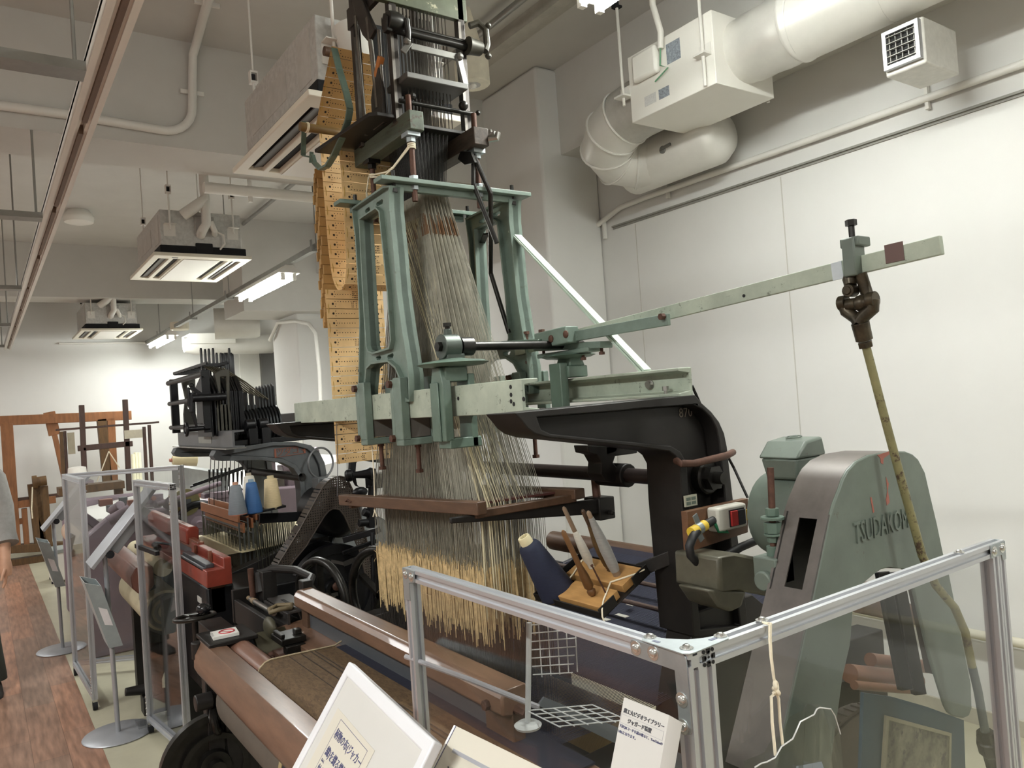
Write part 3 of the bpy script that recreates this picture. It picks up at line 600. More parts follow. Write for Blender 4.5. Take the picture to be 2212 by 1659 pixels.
# bearing pedestals, shaft and lever
f1 = V((1.06, 1.81, 1.757))
b = MB()
b.prism([V((1.018, y, z)) for y, z in ((1.842, 1.50), (1.775, 1.50), (1.775, 1.655), (1.79, 1.70), (1.828, 1.70), (1.842, 1.655))], (.026, 0, 0)); b.box(1.012, 1.795, 1.50, 1.018, 1.838, 1.66)
b.box(1.03, 1.775, 1.48, 1.13, 1.84, 1.508); b.box(1.1, 1.775, 1.48, 1.12, 1.84, 1.68); b.box(1.03, 1.778, 1.66, 1.1, 1.84, 1.70)
b.build('pedestal', green_dk, loom, .004)
b = MB(); b.lathe((1.075, 1.81, 1.70), Z, [(0, .03), (.004, .085), (.01, .1), (.016, .085), (.02, .05), (.024, .03)], 24); b.build('drip_pan', green_dk, loom)
b = MB(); b.box(1.045, 1.785, 1.72, 1.1, 1.835, 1.735); b.lathe((1.04, 1.81, 1.757), X, [(0, .024), (.0, .034), (.05, .034), (.05, .024)], 24); b.box(1.05, 1.79, 1.73, 1.085, 1.83, 1.757); b.cyl((1.065, 1.81, 1.785), (1.065, 1.81, 1.805), .011); b.build('bearing', M('grey_green_iron', '4c544e', .4, .4, var=.15), loom, .002)
b = MB(); b.bolt((1.065, 1.81, 1.812), Z, .013, .01, .03); b.bolt((1.04, 1.81, 1.757), -X, .014, .012); b.build('bolt', iron2, loom)
b = MB(); b.cyl((1.03, 1.81, 1.757), (1.56, 1.83, 1.757), .0125, n=18); b.cyl((1.1, 1.812, 1.757), (1.14, 1.813, 1.757), .026); b.build('lever_shaft', iron2, loom)
b = MB(); rp = V((1.5, 1.83, 0))
b.box(1.465, 1.79, 1.655, 1.54, 1.87, 1.69); b.hexa([V((1.475+dx, 1.795+dy, z)) for z, dx0, in ((1.69, 0), (1.735, .01)) for dx, dy in ((dx0, dx0), (.06-dx0, dx0), (.06-dx0, .07-dx0), (dx0, .07-dx0))])
b.box(1.44, 1.80, 1.50, 1.47, 1.855, 1.70); b.build('pedestal', green_dk, loom, .003)
MB().lathe((1.5, 1.83, 1.712), Z, [(0, .03), (.004, .07), (.01, .085), (.016, .07), (.02, .04)], 24).build('drip_pan', green_dk, loom)
L0, L1 = A(1115, 757, x=1.5), A(2035, 529, x=1.5)
d = (L1-L0).normalized()
lev = MB().bar(L0, L1, .013, .036, up=Z).build('lever', green_lt, loom, .0015)
b = MB(); m0, m1 = A(1140, 745, x=1.465), A(1445, 690, x=1.465); b.bar(m0, m1, .012, .03); b.build('lever_plate', green, lev, .0015)
b = MB(); q0, q1 = A(1168, 738, x=1.45), A(1237, 722, x=1.45); b.bar(q0, q1, .05, .05); b.build('clamp_block', green, lev, .004)
b = MB(); b.bar(A(1088, 744, x=1.42), A(1168, 740, x=1.42), .02, .022); b.build('stop_bar', green_dk, lev, .002)
b = MB(); b.bar(A(1165, 752, x=1.5), A(1310, 744, x=1.5), .05, .02); b.box(1.47, 1.7, 1.725, 1.53, 1.95, 1.738); b.build('base_plate', green, lev, .002)
b = MB()
for u, v, dz in ((1180, 722, 1), (1168, 720, 1)): pass
for u, v in ((1137, 722), (1170, 718)): b.bolt(A(u, v, x=1.5), Z, .011, .009, .03)
for u, v in ((1140, 780), (1175, 768), (1300, 760), (1260, 772)): b.bolt(A(u, v, x=1.5), -Z, .009, .008, .03)
for u, v in ((1190, 732), (1222, 722)): b.ball(A(u, v, x=1.424), (.006, .012, .012), 10)
b.bolt(A(1433, 684, x=1.457), -X, .009, .012); b.build('bolt', rust, lev)
pb_ = lerp(L0, L1, .92)
b = MB(); pa = A(1912, 550, x=1.4925); pc = A(1952, 541, x=1.4925)
b.bar(pa, pc, .0015, .037); b.build('bare_band', M('brown_primer', '5f4742', .5), lev)
b = MB(); b.bar(A(1797, 588, x=1.4925), A(1820, 582, x=1.4925), .0015, .037); b.build('white_patch', M('grey_primer', 'c3cbd0', .5), lev)
MB().lathe(A(1607, 639, x=1.493), -X, [(0, .004), (.001, .004)], 12).build('drilled_hole', dark, lev)
# lever clamp, universal joint and pull rod
jc = A(1845, 566, x=1.49)
b = MB(); b.bar(jc+Z*.048, jc-Z*.03, .04, .028, up=Y); b.box(1.475, jc.y-.022, jc.z+.03, 1.52, jc.y+.02, jc.z+.05); b.build('lever_clamp', olive, lev, .003)
b = MB(); b.bolt(jc+Z*.075, Z, .0115, .012, .03); b.build('bolt', iron2, lev)
jd = M('oily_brass_iron', '4a4234', .38, .6, var=.35, scale=30)
b = MB(); c1 = A(1838, 628, x=1.485); c2 = A(1860, 655, x=1.485)
b.tube([jc-Z*.02+Y*.008, jc-Z*.035+Y*.012, c1+Z*.01], [.013, .015, .012], 12); b.tube([jc-Z*.025-Y*.012, A(1872, 632, x=1.5), A(1884, 655, x=1.5)], [.012, .012, .011], 12)
b.lathe(c1+X*.012, -X, [(0, .013), (.024, .013), (.024, .008), (.028, .008)], 18); b.lathe(c2-Y*.03, Y, [(0, .013), (.06, .013)], 18); b.ball(c2, .017, 14)
b.build('upper_yoke', jd, lev, .001)
b = MB(); e0 = A(1822, 655, x=1.485); e1 = A(1884, 648, x=1.485); bt = A(1858, 697, x=1.485)
b.tube([e0, e0-Z*.018+Y*-.004, lerp(e0, bt, .75), bt], [.013, .012, .013, .016], 12); b.tube([e1, e1-Z*.018, lerp(e1, bt, .7), bt], [.014, .013, .014, .016], 12)
b.lathe(e0+Y*.008, -Y, [(0, .016), (.016, .016)], 16); b.lathe(e1+Y*.008, -Y, [(0, .017), (.016, .017)], 16)
r0 = A(1868, 738, y=.868); b.lathe(bt, r0-bt, [(0, .018), (.03, .017), ((r0-bt).length-.003, .017)], 16); b.bolt(r0, r0-bt, .015, .012); b.build('fork', jd, lev, .001)
rodm = M('peeling_paint_rod', '7f7a55', .5, .1, var=.2, scale=14, chip=('45352a', .44, 26))
rp = [r0]+[A(u, v, y=yy) for u, v, yy in ((1905, 880, .855), (1950, 1048, .84), (1992, 1200, .83), (2022, 1265, .825), (2062, 1312, .82), (2085, 1365, .82), (2100, 1440, .82))]
b = MB(); b.tube(rp, .0085, 12); b.build('pull_rod', rodm, lev, smooth=60)
b = MB(); r1 = A(2112, 1490, y=.82); b.tube([rp[-1], r1, A(2128, 1580, y=.82)], .0088, 12); b.build('pull_rod_end', M('grey_rod', '5d6462', .45, .3, var=.15), lev)
b = MB(); k0 = A(2128, 1580, y=.82); k1 = A(2150, 1660, y=.82); dd = (k1-k0).normalized(); b.lathe(k0, dd, [(0, .016), (.006, .02), (.02, .02), (.024, .024), (.05, .024), (.06, .018), (.09, .018)], 8); b.build('rod_nut', iron2, lev, .001)
# gear cover
cov_o = [(1670, 1690), (1758, 1290), (1795, 1112), (1803, 1085), (1813, 1060), (1821, 1037), (1832, 1016), (1850, 997), (1878, 983), (1925, 975), (1957, 975), (1972, 981), (1984, 992), (1999, 1021), (2010, 1069), (2025, 1132), (2038, 1195), (2051, 1241), (2098, 1477), (2100, 1530), (2094, 1546), (2081, 1552), (2060, 1548), (2050, 1540), (2042, 1525), (2010, 1421), (1990, 1338), (1974, 1270), (1963, 1240), (1951, 1229), (1926, 1226), (1905, 1230), (1888, 1241), (1863, 1262), (1844, 1311), (1837, 1394), (1821, 1463), (1790, 1690)]
cy0, cy1 = .88, .985
co_ = px(cov_o, y=cy0)
b = MB(); b.prism(co_, (0, .008, 0)); gc = b.build('gear_cover', olive, loom, .003)
b = MB(); n = len(co_); idx = list(range(1, 19))    # wrap-round strip from left leg over the top
vs = []; fs = []
for k in idx: p = co_[k]; vs += [p+Y*.006, p+Y*(cy1-cy0)]
sl0, sl1 = None, None
for k in range(len(idx)-1): fs.append((2*k, 2*k+1, 2*k+3, 2*k+2))
# slot in the long left strip is cut by building that strip from four bands
st = MB(); p0, p1 = co_[1], co_[2]
def sp(t, s): return lerp(lerp(co_[0], co_[1], 1), co_[2], t)+Y*((cy1-cy0)*s)
q = [sp(0, .02), sp(0, 1), sp(1, 1), sp(1, .02)]
hole = [sp(.06, .26), sp(.06, .64), sp(.93, .64), sp(.93, .26)]
nr = (q[1]-q[0]).cross(q[3]-q[0]).normalized()*.003
st.prism([q, hole], nr)
st.prism([[co_[0]+Y*.002, co_[0]+Y*.105, q[1], q[0]]], nr)
vs2 = vs[2:]; fs2 = [(2*k, 2*k+1, 2*k+3, 2*k+2) for k in range(len(idx)-2)]
st.add(vs2, fs2); st.build('side_strip', worn, gc, smooth=40)
b = MB(); inn = [p+Y*.03 for p in co_[:]]
b.prism([[p+Y*.095 for p in (co_[1], co_[2], co_[5], co_[9], co_[11], co_[14], co_[17], co_[28], co_[34])]], (0, .004, 0)); b.build('back_plate', iron, gc)
wm = V((1.44, cy0, 0)); tb = A(1838, 1178, y=cy0-.0012)
text('TSUDAKOMA', .062, A(1846, 1176, y=cy0-.001), A(2000, 1127, y=cy0)-A(1846, 1176, y=cy0), Z, olive, gc, 'raised_lettering', ext=.0022, sx=.62)
redm = M('red_primer', '9a5a4c', .55, var=.1)
b = MB()
for l in (((1895, 983), (1925, 973.5), (1926, 978), (1909, 990), (1908, 1003), (1903, 1000), (1902, 990)), ((1914, 1030), (1920, 1045), (1918, 1060), (1922, 1085), (1916, 1092), (1914, 1080), (1917, 1060)), ((1880, 1074), (1883, 1074), (1889, 1106), (1886, 1108))): b.prism([A(u, v, y=cy0-.0008) for u, v in l], (0, .0006, 0))
b.build('paint_chip', redm, gc)
# gears and rods glimpsed under the cover
b = MB(); gcn = V((1.62, 1.02, .54)); b.lathe(gcn, Y, [(0, .29), (.05, .29), (.05, .27), (.012, .26), (.012, .06), (.05, .06), (.05, .0)], 40, caps=False); b.lathe(gcn+Y*.004, -Y, [(0, .3), (.001, .05)], 40, caps=False); b.build('big_gear', M('oily_brown_iron', '3a2d26', .45, .4, var=.3), loom)
b = MB()
for k in range(64):
    q = 2*math.pi*k/64; c = gcn+Y*.025+V((math.cos(q), 0, math.sin(q)))*.287; b.bar(c, c+V((math.cos(q), 0, math.sin(q)))*.006, .03, .012, up=V((-math.sin(q), 0, math.cos(q))))
b.build('gear_teeth', MATS['oily_brown_iron'], loom)
for u0, v0, u1, v1 in ((1905, 1235, 1955, 1490), (1935, 1235, 1985, 1500)):
    MB().bar(A(u0, v0, y=1.05), A(u1, v1, y=1.0), .03, .02).build('link_rod', iron2, loom, .002)
b = MB(); b.cyl(A(1850, 1300, y=1.25), A(1985, 1330, y=1.25), .03); b.build('wood_roller', brown_dk, loom)
b = MB(); b.cyl(A(1835, 1455, y=1.25), A(1980, 1470, y=1.25), .026); b.cyl(A(1880, 1425, y=1.3), A(2000, 1440, y=1.3), .02); b.cyl(A(1845, 1480, y=1.2), A(1965, 1490, y=1.2), .012); b.build('wood_roller', M('bobbin_wood', '6b4630', .45, var=.15), loom)
b = MB(); b.tube(px([(1955, 1370), (1962, 1378), (1966, 1395), (1966, 1412)], y=1.25), .007, 8); b.build('hook_rod', iron2, loom)
b = MB(); b.bar(A(1990, 1290, y=1.2), A(2000, 1330, y=1.2), .004, .02); b.build('red_tape', M('red_tape', '8a1626', .4), loom)
b = MB(); b.box(1.45, 1.02, .6, 1.62, 1.16, .64); b.build('pale_green_block', M('mint_wood', 'a5bda4', .5), loom)
# motor behind the cover
mo = MB(); mc = A(1722, 1110, y=1.15)
mo.lathe(mc-Y*.1, Y, [(0, .05), (.0, .085), (.012, .105), (.05, .112), (.09, .112), (.14, .112), (.17, .1), (.18, .05)], 32)
motor = mo.build('motor', olive, loom, smooth=50)
b = MB(); c = A(1712, 995, y=1.13); b.hexa([c+V((dx, dy, dz)) for dz, f in ((-.04, .85), (.01, 1)) for dx, dy in ((-.055*f, -.05*f), (.05*f, -.05*f), (.05*f, .05*f), (-.055*f, .05*f))])
b.hexa([c+V((dx, dy, dz)) for dx, dy, dz in ((-.06, -.055, .01), (.056, -.055, .01), (.056, .055, .01), (-.06, .055, .01), (-.02, -.055, .048), (.045, -.055, .055), (.045, .055, .055), (-.02, .055, .048))]); b.build('terminal_box', olive, motor, .006)
b = MB(); b.ring(c+V((.012, -.0, .056)), V((-.1, 0, 1)), .018, .0015, 20, 6); b.ring(c+V((.012, 0, .056)), V((-.1, 0, 1)), .009, .0015, 16, 6); b.build('cast_emblem', olive, motor)
b = MB(); sx = A(1664, 1010, y=1.0); s1 = A(1672, 1205, y=1.0); b.cyl(s1, sx, .007, n=12); b.build('adjusting_screw', rust, loom)
b = MB()
for v, r, h, m in ((1106, .014, .016, 6), (1119, .024, .006, 16), (1140, .018, .022, 6), (1155, .018, .005, 16), (1165, .012, .012, 6), (1195, .014, .03, 12)):
    p = lerp(sx, s1, (v-1010)/195); b.lathe(p-Z*h/2, Z, [(0, r), (h, r)], m)
b.build('screw_nut', green_dk, loom, .001)
b = MB(); b.box(s1.x-.03, .975, s1.z-.05, s1.x+.03, 1.03, s1.z+.005); b.cyl((s1.x-.045, 1.0, s1.z-.04), (s1.x+.045, 1.0, s1.z-.04), .02); b.build('hinge_lug', olive, loom, .003)
b = MB(); p0, p1 = A(1545, 1238, y=1.3), A(1650, 1255, y=1.1); b.hexa([A(1556, 1205, y=1.34), A(1556, 1205, y=1.22), A(1680, 1212, y=1.0), A(1690, 1205, y=1.1), A(1556, 1205, y=1.34)+Z*.0, A(1556, 1205, y=1.22), A(1680, 1212, y=1.0), A(1690, 1205, y=1.1)]) if False else None
b.prism([A(u, v, y=1.2) for u, v in ((1552, 1205), (1600, 1196), (1690, 1215), (1720, 1300), (1640, 1285), (1590, 1276), (1555, 1280))], (0, .14, 0)); b.prism([A(u, v, y=1.2) for u, v in ((1530, 1275), (1615, 1277), (1605, 1310), (1580, 1322), (1555, 1312))], (0, .1, 0)); b.build('motor_bracket', M('brown_green_iron', '5d5a4c', .45, .2, var=.25, scale=8), loom, .008)
# switch board
pl = M('plywood_dark', '6b4a33', .5, var=.2, scale=5, stretch=(1, 8, 8))
ba = px([(1484, 1106), (1616, 1077), (1616, 1150), (1490, 1192)], y=1.31); sbd = MB().prism(ba, (0, .02, 0)).build('switch_board', pl, loom, .001)
sp_ = A(1576, 1116, y=1.29)
b = MB(); b.box(sp_.x-.062, 1.275, sp_.z-.03, sp_.x+.05, 1.31, sp_.z+.03); sbx = b.build('switch_box', M('box_beige', 'c4c1b6', .4), sbd, .006)
MB().box(sp_.x-.02, 1.272, sp_.z-.022, sp_.x+.036, 1.276, sp_.z+.02).build('button_frame', dark, sbx)
b = MB(); b.box(sp_.x-.018, 1.267, sp_.z-.02, sp_.x+.006, 1.273, sp_.z+.017); b.build('red_button', M('red_button', 'a32a28', .35), sbx, .001)
b = MB(); b.box(sp_.x+.009, 1.267, sp_.z-.02, sp_.x+.034, 1.273, sp_.z+.017); b.build('black_button', M('black_button', '26262a', .35), sbx, .001)
cabm = M('black_cable', '1d1d1e', .5)
cl = A(1509, 1142, y=1.285)
cab = MB().tube([V((sp_.x-.06, 1.29, sp_.z)), lerp(V((sp_.x-.06, 1.29, sp_.z)), cl, .5), cl]+[A(u, v, y=1.27) for u, v in ((1497, 1160), (1489, 1180), (1492, 1200), (1505, 1214), (1530, 1217), (1560, 1205), (1600, 1182), (1640, 1165))], .0105, 12).build('power_cable', cabm, sbd, smooth=60)
b = MB(); dv = (V((sp_.x-.06, 1.29, sp_.z))-cl).normalized(); b.cyl(cl-dv*.03, cl-dv*.008, .0135); b.cyl(cl+dv*.008, cl+dv*.026, .0135); b.cyl(A(1612, 1112, y=1.29), A(1622, 1110, y=1.29), .014); b.build('yellow_sleeve', M('yellow_tape', 'd7b63a', .5), sbd)
b = MB(); b.cyl(cl-dv*.008, cl+dv*.008, .0145); b.bar(cl+Z*.012, cl+Z*.035-X*.01, .016, .003, up=Y); b.bar(cl-Z*.012, cl-Z*.03+X*.01, .016, .003, up=Y); b.build('cable_clamp', zinc, sbd)
MB().tube([A(u, v, y=1.28) for u, v in ((1545, 1132), (1552, 1148), (1572, 1150), (1560, 1135))], .004, 8).build('earth_wire', M('deep_green_wire', '1f6a45', .5), sbd, smooth=60)
pp = A(1490, 1081, y=1.357)
b = MB(); b.box(pp.x-.022, 1.352, pp.z-.014, pp.x+.022, 1.357, pp.z+.014); pt = b.build('maker_plate', M('ivory_plate', 'a9a794', .5), loom)
b = MB()
for i in range(2):
    for j in range(2): b.box(pp.x-.018+i*.019, 1.3515, pp.z-.01+j*.011, pp.x-.002+i*.019, 1.352, pp.z-.002+j*.011)
b.build('plate_print', M('plate_ink', '5f6a5f', .5), pt)
# bar bent round the post
MB().tube([A(u, v, y=yy) for u, v, yy in ((1583, 977, 1.40), (1570, 984, 1.33), (1500, 1001, 1.335), (1472, 1001, 1.335), (1462, 996, 1.36), (1461, 988, 1.42), (1470, 982, 1.5))], .0095, 10).build('bent_bar', rust, loom, smooth=60)
MB().tube([A(1495, 833, y=1.45), A(1516, 880, y=1.45), A(1585, 1010, y=1.45), A(1615, 1075, y=1.4)], .004, 6).build('thin_wire', iron, loom)
chalk = M('chalk_mark', '6f665c', .9)
text('870', .035, A(1467, 902, y=YN+.0435), X, Z, chalk, loom, 'chalk_number', ext=.0002)
# ---- front of the loom: breast beam, take-up roller, cloth, cloth roll, lay
sec = [(.606, .757), (.63, .803), (.655, .803), (.69, .80), (.694, .72), (.65, .66), (.616, .684), (.604, .71)]
b = MB(); b.prism([V((x, 1.2, z)) for x, z in sec], (0, 1.8, 0)); b.build('breast_beam', brown, loom, .008)
b = MB(); b.cyl((.742, 1.25, .762), (.742, 2.93, .762), .043, n=28); b.build('take_up_roller', M('smooth_beam_wood', '7b5848', .35, var=.12, stretch=(5, .5, 5)), loom, smooth=60)
clothm = M('woven_brown_cloth', '5f4a30', .85, var=.22, scale=55, chip=('4a3722', .46, 70), stretch=(1.5, .5, 1.5))
b = MB(); prof = [(.70, .752), (.698, .77), (.705, .793), (.722, .808), (.742, .8135), (.80, .812), (.96, .806)]
vs = []; fs = []
for x, z in prof: vs += [(x, 1.3, z), (x, 2.53, z), (x, 1.3, z-.002), (x, 2.53, z-.002)]
for k in range(len(prof)-1): o = 4*k; fs += [(o, o+1, o+5, o+4), (o+2, o+6, o+7, o+3), (o+1, o+3, o+7, o+5), (o, o+4, o+6, o+2)]
b.add(vs, fs); cl_ = b.build('cloth', clothm, loom, smooth=60)
b = MB()
for x in (.80, .84, .872, .885): b.box(x, 1.3, .811, x+.0025, 2.52, .8125)
b.build('cloth_stripe', M('cloth_dark_line', '2e2318', .9), cl_)
MB().tube([(.70, 2.532, .77), (.706, 2.532, .795), (.724, 2.532, .81), (.745, 2.532, .815), (.80, 2.532, .814), (.96, 2.532, .808), (1.06, 2.6, .812)], .003, 6).build('selvedge', M('cream_selvedge', 'b9a98b', .9, var=.2, scale=90), cl_)
MB().box(.96, 1.3, .802, 1.06, 2.52, .806).build('warp_ends', M('navy_warp', '16182a', .8, var=.3, scale=80, stretch=(.2, 8, 1)), loom)
crl = MB().cyl((.78, 2.05, .585), (.78, 2.55, .585), .125, n=40).build('cloth_roll', M('navy_cloth', '2a2735', .8, var=.25, scale=60), loom, smooth=60)
MB().cyl((.78, 1.25, .585), (.78, 2.05, .585), .1255, n=40).build('cloth_roll', MATS['navy_cloth'], loom, smooth=60)
MB().cyl((.78, 2.22, .585), (.78, 2.92, .585), .126, n=40).build('cloth_roll_end', M('grey_brown_cloth', '5a5248', .85, var=.1), loom, smooth=60)
b = MB(); b.lathe((.78, 2.2, .585), Y, [(0, .1265), (.0, .128), (.022, .128), (.022, .1265)], 40); b.build('roll_band', M('cream_band', 'a08f67', .8), loom)
MB().box(.72, 2.0, .5, .80, 2.6, .55) if False else None
# take-up gear and leg at the lower left corner
b = MB(); gc_ = V((.66, 3.05, .33)); b.lathe(gc_, -Y, [(0, .19), (.035, .19), (.035, .165), (.015, .16), (.015, .06), (.045, .055), (.045, .03), (.08, .03)], 40); tg = b.build('take_up_gear', iron2, loom)
b = MB(); b.lathe(gc_-Y*.036, -Y, [(0, .12), (.004, .12), (.004, .1), (0, .1)], 36, caps=False); b.build('gear_rim', iron2, tg)
b = MB(); b.box(.645, 3.03, 0, .705, 3.09, .7); b.cyl((.6, 3.0, .58), (.66, 3.0, .58), .03); b.cyl((.62, 3.0, .74), (.62, 3.0, .80), .022); b.build('front_leg', iron, loom, .004)
b = MB(); b.ring((.67, 3.0, .5), (1, -.4, .2), .04, .014, 24, 10); b.lathe((.66, 3.02, .5), (1, -.4, .2), [(0, .05), (.02, .05)], 20); b.build('collar', iron2, loom)
# hand wheel and no-touch plate
hw = V((.652, 3.17, .85)); b = MB(); hx = V((0, .1, 1))
b.ring(hw, hx, .072, .0085, 32, 10); b.lathe(hw-Z*.012, hx, [(0, .02), (.024, .02)], 16)
for k in range(4):
    q = math.pi/2*k+.4; b.bar(hw, hw+V((math.cos(q), math.sin(q), 0))*.068, .014, .008)
b.cyl(hw-Z*.2, hw, .011); whl = b.build('hand_wheel', iron2, loom, smooth=50)
MB().ball(hw+V((.03, -.02, .03)), (.028, .028, .022), 16).build('handle_ball', M('black_lacquer', '17181b', .18), whl)
b = MB(); b.box(.63, 2.86, .80, .80, 3.06, .815); b.box(.69, 2.98, .6, .78, 3.3, .8); b.build('bracket_plate', iron, loom, .003)
nt = thing('no_touch_sign', (.70, 2.95, .815), 'small white plate with red no-touch circle lying beside the hand wheel', 'sign')
pz = .8155; c0, cx_, cy_ = V((.655, 2.905, pz)), V((.745, 2.90, pz)), V((.665, 2.99, pz)); ex, ey = (cx_-c0), (cy_-c0)
b = MB(); b.hexa([c0, c0+ex, c0+ex+ey, c0+ey]+[p+Z*.012 for p in (c0, c0+ex, c0+ex+ey, c0+ey)]); b.build('plate', white_plastic, nt, .001)
cc_ = c0+ex*.58+ey*.5+Z*.0124; b = MB(); b.ring(cc_, Z, .026, .0028, 28, 6); b.bar(cc_+V((-.018, .018, 0)), cc_+V((.018, -.018, 0)), .005, .001); b.build('red_symbol', M('sign_red', 'b8323a', .5), nt)
text('さわらないで', .011, c0+ex*.06+ey*.12+Z*.0122, ey, -ex, M('sign_ink', '44444a', .6), nt, 'lettering', ext=.0001)
# reed cap, reed, race board, shuttle box
b = MB(); b.prism([V((x, 1.5, z)) for x, z in ((.958, .872), (.958, .912), (.972, .93), (1.03, .932), (1.04, .92), (1.04, .87), (1.0, .86))], (0, 1.42, 0)); b.build('reed_cap', brown, loom, .006)
b = MB(); b.box(.995, 1.62, .795, 1.003, 2.86, .87); b.build('reed', M('reed_steel', '6b6f74', .4, .6, var=.1, scale=200, stretch=(1, 6, .2)), loom)
b = MB(); b.hexa([(.9, 1.2, .755), (1.06, 1.2, .77), (1.06, 3.0, .77), (.9, 3.0, .755), (.9, 1.2, .785), (1.06, 1.2, .80), (1.06, 3.0, .80), (.9, 3.0, .785)]); b.box(.905, 1.3, .62, .93, 2.9, .76); b.build('race_board', brown, loom, .003)
b = MB(); b.box(.985, 1.5, .79, 1.02, 1.62, .88); b.box(.985, 2.86, .79, 1.02, 2.92, .88); b.build('reed_cap_end', brown_dk, loom, .003)
b = MB(); b.cyl((.985, 2.93, .905), (.985, 2.965, .905), .008); b.cyl((1.0, 1.46, .88), (1.0, 1.5, .88), .012, n=6); b.cyl((.96, 1.56, .885), (.945, 1.56, .885), .012, n=6); b.build('wood_peg', rust, loom)
# shuttle box, far end
sbp = MB(); sbp.box(.87, 2.98, .76, 1.02, 3.48, .785); sbp.box(.865, 2.98, .73, .885, 3.46, .83); sbp.box(.86, 3.42, .73, 1.0, 3.44, .87); shb = sbp.build('shuttle_box', iron, loom, .003)
b = MB(); b.prism([V((x, y, .832)) for x, y in ((.955, 2.97), (1.05, 2.98), (1.06, 3.28), (.965, 3.3))], (0, 0, .008)); b.box(.95, 2.98, .785, .96, 3.3, .832); b.build('box_lid', M('grey_lid', '45413f', .4, .3), shb, .001)
MB().box(.995, 3.06, .8395, 1.008, 3.2, .8415).build('lid_slot', dark, shb)
b = MB(); b.cyl((.92, 3.05, .83), (.92, 3.36, .83), .012, n=14); b.build('spindle', steel, shb)
b = MB(); b.cyl((.92, 3.30, .83), (.92, 3.40, .83), .014, .009, n=14); b.build('spindle_tip', M('horn_tip', '8d7a63', .4), shb)
b = MB(); b.tube([V((.9, 3.03, .84)), V((.93, 3.0, .852)), V((.97, 3.0, .848)), V((.99, 3.04, .85)), V((.95, 3.1, .845)), V((.91, 3.08, .84))], .009, 8, True); b.build('buffer_strap', M('leather_strap', '6d5f45', .6), shb, smooth=60)
b = MB(); b.bar((.865, 2.95, .79), (.865, 2.8, .68), .02, .12, up=X); b.ball((.865, 2.93, .81), (.02, .06, .04), 14); b.build('picker_guide', M('olive_casting', '4a4636', .5, .2), loom)
b = MB(); b.box(.84, 2.72, .79, .93, 2.84, .812); b.box(.845, 2.74, .812, .86, 2.83, .825); b.box(.9, 2.75, .812, .925, 2.78, .83); b.box(.85, 2.70, .76, .92, 2.74, .79); b.build('temple_block', iron2, loom, .003)
rr = random.Random(5)
for k in range(12):
    y, x = 2.55+rr.random()*.38, .78+rr.random()*.12; z = .66+rr.random()*.1
    b = MB(); r = .012+rr.random()*.016
    (b.lathe((x, y, z), (rr.random()-.5, -1, rr.random()*.6), [(0, r), (.03, r), (.03, r*.5), (.07, r*.5)], rr.choice([6, 16])) if k % 2 else b.box(x-r, y-r*2, z-.012, x+r, y+r*2, z+.012)); b.build('linkage_piece', iron2 if k % 3 else rust, loom, .001)
b = MB(); b.bar((.80, 2.9, .74), (.80, 2.6, .74), .012, .03); b.build('guide_rail', iron2, loom)
b = MB(); b.cyl((.93, 3.36, .84), (.925, 3.36, .96), .013, n=14); b.build('guide_post', rust, loom)
cm = [(.96, 3.32, .86), (.96, 3.34, .93), (1.0, 3.3, .955), (1.06, 3.18, .955), (1.08, 3.05, .94), (1.03, 2.96, .93)]
b = MB(); b.tube([V(p) for p in cm], [.03, .025, .018, .016, .016, .02], 10); b.box(.95, 3.28, .785, 1.01, 3.36, .95); b.box(1.0, 2.93, .90, 1.04, 2.98, .955); b.build('crank_bow', iron, loom, .003)
# wheels on the far side
b = MB()
wc = V((1.17, 3.2, .80))
b.ring(wc, (1, .25, 0), .17, .018, 40, 10); b.lathe(wc-X*.03, X, [(0, .03), (.06, .03)], 16)
for k in range(5): q = k*2*math.pi/5+.3; b.bar(wc, wc+V((0, math.cos(q), math.sin(q)))*.165, .014, .028, up=X)
b.build('fly_wheel', iron2, loom, smooth=50)
wc = V((1.42, 3.15, .78)); b = MB(); b.ring(wc, (1, .25, 0), .2, .02, 40, 10)
for k in range(5): q = k*2*math.pi/5+.3; b.bar(wc, wc+V((0, math.cos(q), math.sin(q)))*.2, .02, .03, up=X)
b.build('fly_wheel', iron2, loom, smooth=50)
# warp sheet to the back beam, drop wires, back beam
wm_ = M('navy_warp_threads', '1c1e33', .75, var=.45, scale=120, stretch=(.15, 9, 1))
b = MB()
for k in range(230):
    y = 1.42+k*.0052; j = .004*((k*37) % 7)/7
    b.tube([V((1.06, y, .806)), V((1.35, y, .806+j)), V((1.7, y, .83+j)), V((2.25, y, .93))], .0011, 3)
wt = b.build('warp_threads', wm_, loom); wt['kind'] = 'stuff'
b = MB(); b.hexa([(1.4, 1.45, .785), (2.25, 1.45, .905), (2.25, 2.62, .905), (1.4, 2.62, .785), (1.4, 1.45, .788), (2.25, 1.45, .91), (2.25, 2.62, .91), (1.4, 2.62, .788)]); b.build('lower_warp', MATS['navy_warp'], loom)
MB().cyl((2.28, 1.3, .9), (2.28, 3.0, .9), .045, n=20).build('back_beam', brown_dk, loom)
for x, z in ((1.75, .9), (1.9, .92)):
    MB().cyl((x, 1.4, z), (x, 2.7, z), .008, n=10).build('lease_rod', M('lease_wood', '4e3d36', .5), loom)
for u, v, w_ in ((1350, 1335, .05), (1310, 1342, .03), (1290, 1345, .04), (1365, 1310, .03)):
    p = A(u, v, z=.87); MB().hexa([p+V((dx, dy, dz)) for dz in (0, .002) for dx, dy in ((0, 0), (.02, 0), (.02, w_), (0, w_))]).build('warp_label', M('pale_tag', 'a9a69c', .7), loom)
b = MB(); b.cyl((1.75, 1.4, .35), (1.75, 2.9, .35), .16, n=32); b.build('warp_beam', M('beige_yarn', 'a48a5e', .8, var=.15, stretch=(1, 20, 1)), loom)
